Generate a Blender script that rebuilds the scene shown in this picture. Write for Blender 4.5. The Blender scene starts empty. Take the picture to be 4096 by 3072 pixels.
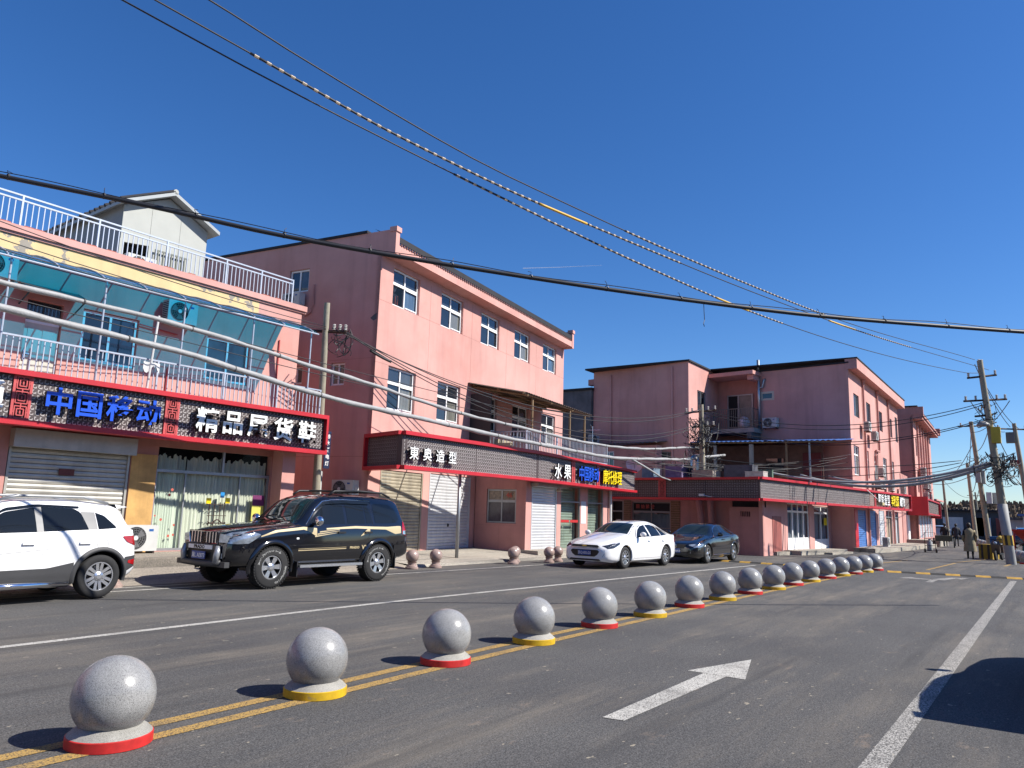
import bpy, bmesh, math, random
from mathutils import Vector, Matrix
random.seed(7)
SC = bpy.context.scene
COL = SC.collection
R = math.radians
# ---------------------------------------------------------------- camera
FPX = 757.0
PITCH = math.atan((512 - 384) / FPX); ROLL = R(1.75); YAW = R(35.0); CAMH = 1.6
def cam_axes():
    F = Vector((0, math.cos(PITCH), math.sin(PITCH))); X = Vector((1, 0, 0)); U = X.cross(F)
    c, s = math.cos(ROLL), math.sin(ROLL)
    X2 = c * X + s * U; U2 = -s * X + c * U
    Z = Matrix.Rotation(YAW - R(90), 3, 'Z')
    return Z @ X2, Z @ U2, Z @ F
cx, cu, cf = cam_axes()
cam = bpy.data.objects.new('camera', bpy.data.cameras.new('camera'))
cam.matrix_world = Matrix(((cx.x, cu.x, -cf.x, 0), (cx.y, cu.y, -cf.y, 0), (cx.z, cu.z, -cf.z, CAMH), (0, 0, 0, 1)))
cam.data.sensor_width = 36.0; cam.data.lens = FPX / 1024 * 36
cam.data.clip_start = 0.05; cam.data.clip_end = 6000
COL.objects.link(cam); SC.camera = cam
# ---------------------------------------------------------------- sky, sun, exposure
SUN_EL = R(42.5); SUN_AZ = math.atan2(0.415, -0.91)          # azimuth from +Y towards +X
W = bpy.data.worlds.new('World'); SC.world = W; W.use_nodes = True
nt = W.node_tree; nt.nodes.clear()
sky = nt.nodes.new('ShaderNodeTexSky'); sky.sky_type = 'NISHITA'; sky.sun_disc = False
sky.sun_elevation = SUN_EL; sky.sun_rotation = SUN_AZ
sky.altitude = 300; sky.air_density = 1.0; sky.dust_density = 0.25; sky.ozone_density = 7.0
bg = nt.nodes.new('ShaderNodeBackground'); bg.inputs[1].default_value = 0.092
wo = nt.nodes.new('ShaderNodeOutputWorld')
hs = nt.nodes.new('ShaderNodeHueSaturation'); hs.inputs['Saturation'].default_value = 1.18; hs.inputs['Hue'].default_value = 0.507; nt.links.new(sky.outputs[0], hs.inputs['Color']); nt.links.new(hs.outputs[0], bg.inputs[0]); nt.links.new(bg.outputs[0], wo.inputs[0])
sl = bpy.data.lights.new('sun', 'SUN'); sl.energy = 5.0; sl.angle = R(0.53); sl.color = (1.0, 0.95, 0.87)
sun = bpy.data.objects.new('sun', sl); COL.objects.link(sun)
SUNV = Vector((math.sin(SUN_AZ) * math.cos(SUN_EL), math.cos(SUN_AZ) * math.cos(SUN_EL), math.sin(SUN_EL)))
sun.rotation_euler = SUNV.to_track_quat('Z', 'Y').to_euler(); sun.location = (0, 0, 40)
SC.view_settings.view_transform = 'Standard'; SC.view_settings.look = 'None'
SC.view_settings.exposure = 0.68; SC.view_settings.gamma = 1.0; SC.view_settings.use_curve_mapping = False
SC.render.engine = 'CYCLES'
SC.cycles.max_bounces = 6; SC.cycles.diffuse_bounces = 3; SC.cycles.glossy_bounces = 3
SC.cycles.transparent_max_bounces = 12; SC.cycles.transmission_bounces = 4
SC.cycles.caustics_reflective = False; SC.cycles.caustics_refractive = False
# ---------------------------------------------------------------- materials
MATS = {}
ALB = 0.80
KEEP = {'white_car_paint', 'white_pvc', 'lamp_lens', 'blue_letter_face', 'yellow_letter_face', 'mannequin_white'}
def M(name, col, rough=0.7, metal=0.0, var=0.0, vscale=2.5, bump=0.0, bscale=40.0, spec=0.5, coat=0.0, emit=None, stretch=None, col2=None, thr=None, obj=False, streak=0.0):
    """procedural principled material: base colour with noise variation, optional second colour in patches, vertical dirt streaks, bump"""
    if name in MATS: return MATS[name]
    if metal < 0.5 and name not in KEEP: col = tuple(c * ALB for c in col); col2 = tuple(c * ALB for c in col2) if col2 else None
    m = bpy.data.materials.new(name); m.use_nodes = True
    t = m.node_tree; N = t.nodes; L = t.links; b = N['Principled BSDF']
    b.inputs['Roughness'].default_value = rough; b.inputs['Metallic'].default_value = metal
    b.inputs['Specular IOR Level'].default_value = spec; b.inputs['Coat Weight'].default_value = coat; b.inputs['Coat Roughness'].default_value = 0.04
    b.inputs['Base Color'].default_value = (*col, 1)
    if obj:
        tc = N.new('ShaderNodeTexCoord'); src = tc.outputs['Object']
    else:
        g = N.new('ShaderNodeNewGeometry'); src = g.outputs['Position']
    if stretch:
        mp = N.new('ShaderNodeMapping'); mp.inputs['Scale'].default_value = stretch; L.new(src, mp.inputs[0]); srcs = mp.outputs[0]
    else: srcs = src
    cur = None
    def rgb(c):
        n = N.new('ShaderNodeRGB'); n.outputs[0].default_value = (*c, 1); return n.outputs[0]
    cur = rgb(col)
    def mix(fac, a, bb, mode='MIX'):
        n = N.new('ShaderNodeMix'); n.data_type = 'RGBA'; n.blend_type = mode
        if isinstance(fac, float): n.inputs[0].default_value = fac
        else: L.new(fac, n.inputs[0])
        L.new(a, n.inputs[6]); L.new(bb, n.inputs[7]); return n.outputs[2]
    def noise(scale, s=None, detail=5):
        n = N.new('ShaderNodeTexNoise'); n.inputs['Scale'].default_value = scale; n.inputs['Detail'].default_value = detail
        n.inputs['Roughness'].default_value = 0.6; L.new(s or srcs, n.inputs['Vector']); return n.outputs['Fac']
    def ramp(f, a, bb):
        n = N.new('ShaderNodeMapRange'); n.inputs[1].default_value = a; n.inputs[2].default_value = bb; L.new(f, n.inputs[0]); return n.outputs[0]
    if col2 is not None:
        f = ramp(noise(vscale * 0.6), *(thr or (0.55, 0.6)))
        cur = mix(f, cur, rgb(col2))
    if var > 0:
        f = ramp(noise(vscale), 0.3, 0.7); d = rgb((1 - var, 1 - var, 1 - var)); l = rgb((1 + var * .5,) * 3)
        cur = mix(1.0, cur, mix(f, d, l), 'MULTIPLY')
    if streak > 0:
        mp = N.new('ShaderNodeMapping'); mp.inputs['Scale'].default_value = (2.6, 2.6, 0.22); L.new(src, mp.inputs[0])
        f = ramp(noise(1.0, mp.outputs[0], 6), 0.5, 0.8)
        cur = mix(1.0, cur, mix(f, rgb((1, 1, 1)), rgb((1 - streak, 1 - streak, 1 - streak * .9))), 'MULTIPLY')
    if var > 0 or streak > 0 or col2 is not None: L.new(cur, b.inputs['Base Color'])
    if bump > 0:
        n = N.new('ShaderNodeBump'); n.inputs['Strength'].default_value = bump; n.inputs['Distance'].default_value = 0.02
        L.new(noise(bscale, src, 3), n.inputs['Height']); L.new(n.outputs[0], b.inputs['Normal'])
    if emit: b.inputs['Emission Color'].default_value = (*emit[0], 1); b.inputs['Emission Strength'].default_value = emit[1]
    MATS[name] = m; return m
def glass(name, tint=(0.6, 0.75, 0.7), clear=0.7, rough=0.02):
    if name in MATS: return MATS[name]
    m = bpy.data.materials.new(name); m.use_nodes = True; t = m.node_tree; t.nodes.clear()
    o = t.nodes.new('ShaderNodeOutputMaterial'); mx = t.nodes.new('ShaderNodeMixShader'); tr = t.nodes.new('ShaderNodeBsdfTransparent')
    p = t.nodes.new('ShaderNodeBsdfPrincipled'); p.inputs['Base Color'].default_value = (0.02, 0.03, 0.035, 1); p.inputs['Roughness'].default_value = rough
    p.inputs['Specular IOR Level'].default_value = 0.9
    tr.inputs[0].default_value = (*tint, 1); mx.inputs[0].default_value = clear
    t.links.new(p.outputs[0], mx.inputs[1]); t.links.new(tr.outputs[0], mx.inputs[2]); t.links.new(mx.outputs[0], o.inputs[0])
    MATS[name] = m; return m
def awning_mat():
    m = bpy.data.materials.new('teal_plastic'); m.use_nodes = True; t = m.node_tree; t.nodes.clear()
    o = t.nodes.new('ShaderNodeOutputMaterial'); mx = t.nodes.new('ShaderNodeMixShader'); tr = t.nodes.new('ShaderNodeBsdfTransparent')
    p = t.nodes.new('ShaderNodeBsdfPrincipled'); p.inputs['Base Color'].default_value = (0.05, 0.16, 0.22, 1); p.inputs['Roughness'].default_value = 0.18
    tr.inputs[0].default_value = (0.004, 0.46, 0.78, 1); mx.inputs[0].default_value = 0.72
    t.links.new(p.outputs[0], mx.inputs[1]); t.links.new(tr.outputs[0], mx.inputs[2]); t.links.new(mx.outputs[0], o.inputs[0])
    return m
PINK = M('pink_render', (0.73, 0.385, 0.335), 0.85, var=0.15, vscale=0.5, bump=0.16, bscale=55, streak=0.17, col2=(0.69, 0.345, 0.295), thr=(0.5, 0.62))
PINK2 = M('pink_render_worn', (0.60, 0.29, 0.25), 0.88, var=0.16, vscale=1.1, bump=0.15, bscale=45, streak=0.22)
ORANGE = M('orange_paint', (0.72, 0.42, 0.14), 0.8, var=0.25, vscale=3, streak=0.35, bump=0.1)
YELLOWP = M('yellow_peeling_paint', (0.80, 0.60, 0.31), 0.85, col2=(0.36, 0.32, 0.27), thr=(0.555, 0.562), vscale=2.4, var=0.08, streak=0.15, bump=0.08)
CONC = M('concrete', (0.42, 0.40, 0.36), 0.9, var=0.22, vscale=2.0, bump=0.25, bscale=30, streak=0.12)
CONCD = M('dark_concrete', (0.16, 0.16, 0.165), 0.9, var=0.35, vscale=1.2, bump=0.2, bscale=20, streak=0.4)
POLEC = M('pole_concrete', (0.40, 0.36, 0.27), 0.9, var=0.2, vscale=4, bump=0.15, bscale=50, streak=0.2)
REDP = M('red_sign_paint', (0.60, 0.022, 0.035), 0.42, var=0.12, vscale=1.5, streak=0.18)
REDL = M('red_lattice_paint', (0.60, 0.09, 0.09), 0.5, var=0.15)
LATT = M('brown_lattice', (0.085, 0.062, 0.062), 0.6, var=0.2)
BACK = M('sign_backing', (0.50, 0.46, 0.45), 0.7, var=0.25, vscale=6)
WHITEP = M('white_pvc', (0.80, 0.80, 0.79), 0.4, var=0.06)
WHITEM = M('white_metal', (0.76, 0.76, 0.74), 0.45, var=0.1, vscale=4, streak=0.2)
GREYM = M('grey_metal', (0.33, 0.34, 0.35), 0.45, 0.6, var=0.15)
RAILM = M('pale_blue_rail_paint', (0.50, 0.56, 0.66), 0.4, 0.2, var=0.1)
SHUT = M('shutter_metal', (0.55, 0.53, 0.47), 0.45, 0.35, var=0.18, vscale=3, streak=0.3)
SHUTR = M('rusty_shutter_metal', (0.50, 0.44, 0.33), 0.55, 0.3, var=0.25, vscale=3, streak=0.5)
SHUTW = M('white_shutter_metal', (0.74, 0.75, 0.77), 0.45, 0.2, var=0.1, vscale=3, streak=0.2)
SHUTB = M('blue_shutter_metal', (0.10, 0.25, 0.62), 0.45, 0.2, var=0.15, vscale=4, streak=0.2)
GLASSD = M('window_glass', (0.035, 0.045, 0.065), 0.04, 0, var=0.3, vscale=0.6, spec=0.9)
GLASSE = M('window_glass_pale', (0.085, 0.095, 0.105), 0.05, 0, var=0.5, vscale=1.5, spec=0.9)
GLASSF = M('window_glass_deep', (0.018, 0.024, 0.034), 0.03, 0, var=0.4, vscale=2.0, spec=0.9)
GLASSG = M('blue_curtained_glass', (0.10, 0.16, 0.24), 0.1, 0, var=0.4, vscale=3, stretch=(3, 3, 0.3), spec=0.9)
GLASSC = M('curtained_glass', (0.20, 0.20, 0.18), 0.1, 0, var=0.35, vscale=3, stretch=(3, 3, 0.3), spec=0.9)
GLASST = glass('clear_shop_glass', (0.84, 0.96, 0.91), 0.90)
GLASSW = glass('clear_window_glass', (0.75, 0.8, 0.85), 0.72)
DARK = M('dark_interior', (0.02, 0.02, 0.022), 0.9, var=0.2)
BLACKP = M('black_plastic', (0.018, 0.018, 0.02), 0.5, var=0.2)
RUBBER = M('tyre_rubber', (0.022, 0.022, 0.023), 0.85, var=0.2, vscale=20, bump=0.2, bscale=80)
CHROME = M('chrome', (0.8, 0.8, 0.82), 0.08, 1.0)
ALLOY = M('alloy', (0.72, 0.73, 0.75), 0.25, 0.9)
CPBLACK = M('black_car_paint', (0.006, 0.006, 0.008), 0.12, 0.0, coat=1.0, spec=0.5)
CPWHITE = M('white_car_paint', (0.80, 0.80, 0.80), 0.25, 0.0, coat=1.0)
CARGLASS = M('tinted_car_glass', (0.010, 0.013, 0.016), 0.03, 0, spec=0.5)
WINDSHIELD = M('windshield_glass', (0.02, 0.03, 0.03), 0.03, 0, var=0.5, vscale=1.2, spec=0.5)
LAMPW = M('lamp_lens', (0.34, 0.38, 0.43), 0.08, 0.5, var=0.5, vscale=9, coat=1.0)
LAMPR = M('red_lamp_lens', (0.45, 0.008, 0.012), 0.12, 0.0, coat=1.0, var=0.3, vscale=12)
PLATE = M('blue_plate', (0.02, 0.08, 0.35), 0.4)
BLUEP = M('blue_letter_face', (0.012, 0.08, 0.58), 0.35)
YELP = M('yellow_letter_face', (0.85, 0.62, 0.0), 0.4)
GOLD = M('gold_decal', (0.72, 0.58, 0.34), 0.35, 0.2)
BLACKL = M('black_letter_side', (0.012, 0.012, 0.014), 0.5)
WIRE = M('black_cable', (0.022, 0.022, 0.026), 0.55)
WIREG = M('grey_cable_wrap', (0.38, 0.38, 0.38), 0.6, var=0.15, vscale=6, bump=0.4, bscale=25)
YSLEEVE = M('yellow_sleeve', (0.80, 0.50, 0.06), 0.5)
PORC = M('porcelain', (0.62, 0.60, 0.56), 0.2, var=0.1)
RUSTM = M('rusty_iron', (0.07, 0.04, 0.032), 0.7, 0.3, var=0.3, vscale=8)
BROWNT = M('brown_tile', (0.24, 0.14, 0.07), 0.5, var=0.35, vscale=9)
WOOD = M('weathered_wood', (0.30, 0.20, 0.11), 0.85, var=0.35, vscale=5, stretch=(4, 4, 0.6))
ROOFD = M('dark_roof_felt', (0.022, 0.022, 0.028), 0.8, var=0.3)
ROOFG = M('grey_tin_roof', (0.20, 0.19, 0.18), 0.6, 0.3, var=0.3, vscale=2)
ROOFB = M('blue_tin_roof', (0.05, 0.14, 0.42), 0.5, 0.2, var=0.2, vscale=2)
CURT = M('pale_green_curtain', (0.74, 0.80, 0.69), 0.85, var=0.15, vscale=2, stretch=(4, 4, 0.4))
CURTB = M('blue_grey_curtain', (0.22, 0.25, 0.33), 0.9, var=0.2, vscale=2)
CURTW = M('white_lace_curtain', (0.62, 0.64, 0.66), 0.9, var=0.2, vscale=3, stretch=(5, 5, 0.4))
TEAL = awning_mat()
# ---------------------------------------------------------------- mesh helpers
class MB:
    def __init__(s): s.v = []; s.f = []; s.m = []
    def add(s, vs, fs, mi=0):
        k = len(s.v); s.v.extend([tuple(p) for p in vs]); s.f.extend([tuple(k + i for i in f) for f in fs]); s.m.extend([mi] * len(fs)); return s
    def box(s, x0, x1, y0, y1, z0, z1, mi=0):
        return s.add([(x0, y0, z0), (x1, y0, z0), (x1, y1, z0), (x0, y1, z0), (x0, y0, z1), (x1, y0, z1), (x1, y1, z1), (x0, y1, z1)],
                     [(0, 3, 2, 1), (4, 5, 6, 7), (0, 1, 5, 4), (1, 2, 6, 5), (2, 3, 7, 6), (3, 0, 4, 7)], mi)
    def quad(s, a, b, c, d, mi=0): return s.add([a, b, c, d], [(0, 1, 2, 3)], mi)
    def prism(s, poly, z0, z1, mi=0):
        n = len(poly); vs = [(x, y, z0) for x, y in poly] + [(x, y, z1) for x, y in poly]
        return s.add(vs, [tuple(range(n - 1, -1, -1)), tuple(range(n, 2 * n))] + [(i, (i + 1) % n, n + (i + 1) % n, n + i) for i in range(n)], mi)
    def vprism(s, poly, y0, y1, mi=0):           # polygon in (x,z), extruded along y
        n = len(poly); vs = [(x, y0, z) for x, z in poly] + [(x, y1, z) for x, z in poly]
        return s.add(vs, [tuple(range(n)), tuple(range(2 * n - 1, n - 1, -1))] + [(i, n + i, n + (i + 1) % n, (i + 1) % n) for i in range(n)], mi)
    def tube(s, path, r, n=6, cap=True, mi=0):
        path = [Vector(p) for p in path]; rs = r if isinstance(r, (list, tuple)) else [r] * len(path); rings = []
        for i, p in enumerate(path):
            d = (path[min(i + 1, len(path) - 1)] - path[max(i - 1, 0)]).normalized()
            a = d.cross(Vector((0, 0, 1)) if abs(d.z) < 0.95 else Vector((1, 0, 0))).normalized(); b = a.cross(d)
            rings.append([p + (a * math.cos(2 * math.pi * k / n) + b * math.sin(2 * math.pi * k / n)) * rs[i] for k in range(n)])
        vs = [q for rg in rings for q in rg]
        fs = [(i * n + k, i * n + (k + 1) % n, (i + 1) * n + (k + 1) % n, (i + 1) * n + k) for i in range(len(path) - 1) for k in range(n)]
        if cap: fs += [tuple(range(n - 1, -1, -1)), tuple(range(len(vs) - n, len(vs)))]
        return s.add(vs, fs, mi)
    def lathe(s, prof, n=24, c=(0, 0, 0), axis='z', mi=0, cap=True):
        vs = []
        for r, h in prof:
            for k in range(n):
                a = 2 * math.pi * k / n; x, y, z = r * math.cos(a), r * math.sin(a), h
                if axis == 'y': x, y, z = x, z, y
                elif axis == 'x': x, y, z = z, x, y
                vs.append((c[0] + x, c[1] + y, c[2] + z))
        fs = [(i * n + k, i * n + (k + 1) % n, (i + 1) * n + (k + 1) % n, (i + 1) * n + k) for i in range(len(prof) - 1) for k in range(n)]
        if axis == 'y': fs = [f[::-1] for f in fs]
        if cap:
            fs += [tuple(range(n - 1, -1, -1)), tuple(range(len(vs) - n, len(vs)))] if axis != 'y' else [tuple(range(n)), tuple(range(len(vs) - 1, len(vs) - n - 1, -1))]
        return s.add(vs, fs, mi)
    def ball(s, c, r, n=12, mi=0, sc=(1, 1, 1)):
        pr = [(math.sin(math.pi * i / n) * 1.0, -math.cos(math.pi * i / n)) for i in range(n + 1)]
        k = len(s.v); s.lathe([(max(a, 1e-4) * r, h * r) for a, h in pr], n * 2, (0, 0, 0), mi=mi, cap=False)
        for i in range(k, len(s.v)): x, y, z = s.v[i]; s.v[i] = (c[0] + x * sc[0], c[1] + y * sc[1], c[2] + z * sc[2])
        return s
    def strip(s, A, B, mi=0):                     # quads between two polylines
        n = len(A); return s.add(list(A) + list(B), [(i, i + 1, n + i + 1, n + i) for i in range(n - 1)], mi)
    def grid(s, rows, mi=0):
        n = len(rows[0]); vs = [p for r_ in rows for p in r_]
        return s.add(vs, [(i * n + k, i * n + k + 1, (i + 1) * n + k + 1, (i + 1) * n + k) for i in range(len(rows) - 1) for k in range(n - 1)], mi)
    def mesh(s, name, mats, smooth=False, angle=None):
        me = bpy.data.meshes.new(name); me.from_pydata(s.v, [], s.f)
        for m in (mats if isinstance(mats, (list, tuple)) else [mats]): me.materials.append(m)
        if any(s.m): me.polygons.foreach_set('material_index', s.m)
        if smooth: me.polygons.foreach_set('use_smooth', [True] * len(me.polygons))
        me.update()
        if angle is not None: me.set_sharp_from_angle(angle=R(angle))
        return me
def link(name, data, parent=None, mat=None):
    o = bpy.data.objects.new(name, data); COL.objects.link(o)
    if mat is not None: o.matrix_local = mat
    if parent is not None: o.parent = parent
    return o
SPLIT = {'gable_parapet', 'wall_pipe', 'rain_visor', 'mud_flap', 'sill_cladding', 'rear_cladding', 'rear_bumper', 'red_flower_stickers', 'render_joint', 'render_line', 'joint', 'parapet_cap', 'parapet', 'red_end', 'gold_stripe', 'side_moulding', 'pillar_trim',
         'door_seam', 'window_trim', 'side_marker', 'side_reflector', 'side_strip', 'fuel_flap', 'side_wall_pair', 'roof_coping', 'pilaster', 'roof_bar', 'handle', 'handle_tag', 'door_sticker', 'leaning_pillar', 'vent_bars', 'junction_box', 'tile_column', 'rafter', 'door_frame', 'stripes', 'handles'}
def components(mb):
    par = list(range(len(mb.v)))
    def find(a):
        while par[a] != a: par[a] = par[par[a]]; a = par[a]
        return a
    for f in mb.f:
        for b in f[1:]: par[find(f[0])] = find(b)
    groups = {}
    for f, mi in zip(mb.f, mb.m): groups.setdefault(find(f[0]), []).append((f, mi))
    out = []
    for g in groups.values():
        ids = {}; n = MB()
        for f, mi in g:
            for i in f:
                if i not in ids: ids[i] = len(n.v); n.v.append(mb.v[i])
            n.f.append(tuple(ids[i] for i in f)); n.m.append(mi)
        out.append(n)
    return out
def part(name, mb, mats, parent, smooth=False, angle=None, mat=None):
    if name in SPLIT and parent is not None:
        for c in components(mb): o = link(name, c.mesh(name, mats, smooth, angle), parent, mat)
        return o
    return link(name, mb.mesh(name, mats, smooth, angle), parent, mat)
def tag(o, label=None, cat=None, group=None, kind=None):
    if label: o['label'] = label
    if cat: o['category'] = cat
    if group: o['group'] = group
    if kind: o['kind'] = kind
    return o
def thing(name, label, cat, loc=(0, 0, 0), rz=0.0, group=None):
    o = bpy.data.objects.new(name, None); COL.objects.link(o); o.location = loc; o.rotation_euler = (0, 0, rz); o.empty_display_size = 0.2
    return tag(o, label, cat, group)
def solo(name, mb, mats, label, cat, group=None, smooth=False, angle=None, loc=(0, 0, 0), rz=0.0):
    o = part(name, mb, mats, None, smooth, angle); o.location = loc; o.rotation_euler = (0, 0, rz); return tag(o, label, cat, group)
def dup(o, parent=None, loc=None, rz=None, label=None):
    c = o.copy(); COL.objects.link(c); c.parent = parent
    if loc is not None: c.location = loc
    if rz is not None: c.rotation_euler = (0, 0, rz)
    if label: c['label'] = label
    for ch in list(o.children): dup(ch, c)
    return c
def FR(p0, p1):                                   # frame: x along p0->p1, y inward, z up
    return Matrix.Translation((p0[0], p0[1], 0)) @ Matrix.Rotation(math.atan2(p1[1] - p0[1], p1[0] - p0[0]), 4, 'Z')
def rel(root, fr):                                # frame -> local matrix under a root empty
    return (Matrix.Translation(root.location) @ Matrix.Rotation(root.rotation_euler.z, 4, 'Z')).inverted() @ fr
def wall(root, fr, u0, u1, z0, z1, openings=(), mat=None, reveal=0.16, name='wall', v=0.0, ends=True, top=True):
    us = sorted({u0, u1, *[a for o in openings for a in o[:2]]}); zs = sorted({z0, z1, *[a for o in openings for a in o[2:4]]})
    us = [a for a in us if u0 <= a <= u1]; zs = [a for a in zs if z0 <= a <= z1]
    mb = MB()
    for a, b in zip(us, us[1:]):
        for c, d in zip(zs, zs[1:]):
            m, n = (a + b) / 2, (c + d) / 2
            if not any(o[0] < m < o[1] and o[2] < n < o[3] for o in openings): mb.quad((a, v, c), (b, v, c), (b, v, d), (a, v, d))
    t = v + reveal
    for a, b, c, d in [o[:4] for o in openings]:
        mb.quad((a, v, c), (a, v, d), (a, t, d), (a, t, c)); mb.quad((b, v, d), (b, v, c), (b, t, c), (b, t, d))
        mb.quad((a, v, d), (b, v, d), (b, t, d), (a, t, d)); mb.quad((b, v, c), (a, v, c), (a, t, c), (b, t, c))
    if ends:
        mb.quad((u0, v, z0), (u0, v, z1), (u0, t, z1), (u0, t, z0)); mb.quad((u1, v, z1), (u1, v, z0), (u1, t, z0), (u1, t, z1))
    if top: mb.quad((u0, v, z1), (u1, v, z1), (u1, t, z1), (u0, t, z1))
    return part(name, mb, mat or PINK, root, mat=rel(root, fr))
def window(root, fr, u0, u1, z0, z1, v=0.1, cols=2, transom=0.0, mat=None, pane=None, fw=0.055, name='window', panes=None, sash=False):
    """frame mesh with one pane object per light"""
    mb = MB(); f = fw; d = 0.06
    mb.box(u0, u0 + f, v, v + d, z0, z1); mb.box(u1 - f, u1, v, v + d, z0, z1)
    mb.box(u0 + f, u1 - f, v, v + d, z0, z0 + f); mb.box(u0 + f, u1 - f, v, v + d, z1 - f, z1)
    zt = z1 - transom if transom else z1
    if transom: mb.box(u0 + f, u1 - f, v - 0.01, v + d, zt - f * 1.1, zt + f * 0.6)
    w = (u1 - u0) / cols; lights = []
    for k in range(cols):
        a, b = u0 + k * w, u0 + (k + 1) * w
        if k:
            mb.box(a - f * .5, a + f * .5, v + 0.002, v + d, z0 + f, (zt - f * 1.1) if transom else z1 - f)
            if transom: mb.box(a - f * .5, a + f * .5, v + 0.002, v + d, zt + f * .6, z1 - f)
        lights.append((a, b, z0, zt - (f * .8 if transom else 0)))
        if transom: lights.append((a, b, zt, z1))
    if sash:
        a, b = u1 - w, u1 - f; zz = zt - f * 1.1; e = 0.035
        mb.box(a + f * .5, b, v - .03, v, z0 + f, z0 + f + e); mb.box(a + f * .5, b, v - .03, v, zz - e, zz); mb.box(b - e, b, v - .03, v, z0 + f + e, zz - e)
    o = part(name, mb, mat or WHITEP, root, mat=rel(root, fr))
    for k, (a, b, c, e) in enumerate(lights):
        pm = (panes[k % len(panes)] if panes else None) or pane or GLASSD; pm = random.choice((GLASSD, GLASSE, GLASSF, GLASSD)) if pm is GLASSD else (random.choice((GLASSC, GLASSC, GLASSG)) if pm is GLASSC else pm)
        part('pane', MB().quad((a, v + .03, c), (b, v + .03, c), (b, v + .03, e), (a, v + .03, e)), pm, o)
    return o
SLATS = {}
def shutter(root, fr, u0, u1, z0, z1, v=0.06, mat=None, pitch=0.105, box=None, name='roller_shutter'):
    mb = MB(); mb.box(u0, u0 + .05, v - .05, v + .06, z0, z1); mb.box(u1 - .05, u1, v - .05, v + .06, z0, z1)
    if box: mb.box(u0 - .02, u1 + .02, v - .3, v + .05, z1 - box, z1 + .02)
    o = part(name, mb, mat or SHUT, root, mat=rel(root, fr))
    w = u1 - u0 - .1; n = int((z1 - z0 - (box or 0)) / pitch); p = (z1 - z0 - (box or 0)) / n
    key = (round(w, 3), round(p, 4), (mat or SHUT).name)
    if key not in SLATS:
        s = MB(); pr = [(0.0, 0.0), (-.012, .010), (-.020, p * .5), (-.012, p - .012), (0.004, p - .004)]
        s.grid([[(0, y, z), (w, y, z)] for y, z in pr]); SLATS[key] = s.mesh('slat', mat or SHUT)
    for k in range(n):
        q = link('slat', SLATS[key], o, Matrix.Translation((u0 + .05, v + random.uniform(-.002, .002), z0 + k * p)))
    return o
def text_mesh(s, size, ext=0.01, off=0.0, mats=None, squash=1.0):
    c = bpy.data.curves.new('letter', 'FONT'); c.body = s; c.size = size; c.extrude = ext; c.offset = off; c.resolution_u = 2
    c.align_x = 'CENTER'
    t = bpy.data.objects.new('tmp', c); COL.objects.link(t); dg = bpy.context.evaluated_depsgraph_get()
    me = bpy.data.meshes.new_from_object(t.evaluated_get(dg)); bpy.data.objects.remove(t); bpy.data.curves.remove(c)
    me.name = 'letter'; zs = [v.co.y for v in me.vertices]; mid = (min(zs) + max(zs)) / 2 if zs else 0
    for v in me.vertices: x, y, z = v.co; v.co = (x * squash, -z, y - mid)
    me.materials.clear()
    for m in mats: me.materials.append(m)
    for p in me.polygons: p.material_index = 0 if (abs(p.normal.y) > 0.7 or len(mats) == 1) else 1
    return me
def letters(root, fr, s, us, z, size, v, ext, mats, off=0.012, squash=1.0, name='letter'):
    for ch, u in zip(s, us):
        link(name, text_mesh(ch, size, ext, off, mats, squash), root, rel(root, fr) @ Matrix.Translation((u, v, z)))
def pchip(pts):
    xs = [p[0] for p in pts]; ys = [p[1] for p in pts]; n = len(xs)
    h = [xs[i + 1] - xs[i] for i in range(n - 1)]; d = [(ys[i + 1] - ys[i]) / h[i] for i in range(n - 1)]
    m = [d[0]] + [0 if d[i - 1] * d[i] <= 0 else 3 * (h[i - 1] + h[i]) / ((2 * h[i] + h[i - 1]) / d[i - 1] + (h[i] + 2 * h[i - 1]) / d[i]) for i in range(1, n - 1)] + [d[-1]]
    def f(x):
        if x <= xs[0]: return ys[0]
        if x >= xs[-1]: return ys[-1]
        i = max(k for k in range(n - 1) if xs[k] <= x); t = (x - xs[i]) / h[i]
        return (2 * t**3 - 3 * t**2 + 1) * ys[i] + (t**3 - 2 * t**2 + t) * h[i] * m[i] + (-2 * t**3 + 3 * t**2) * ys[i + 1] + (t**3 - t**2) * h[i] * m[i + 1]
    return f
def sag(p, q, s, n=24):
    p, q = Vector(p), Vector(q)
    return [p.lerp(q, i / n) - Vector((0, 0, 4 * s * (i / n) * (1 - i / n))) for i in range(n + 1)]
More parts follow.
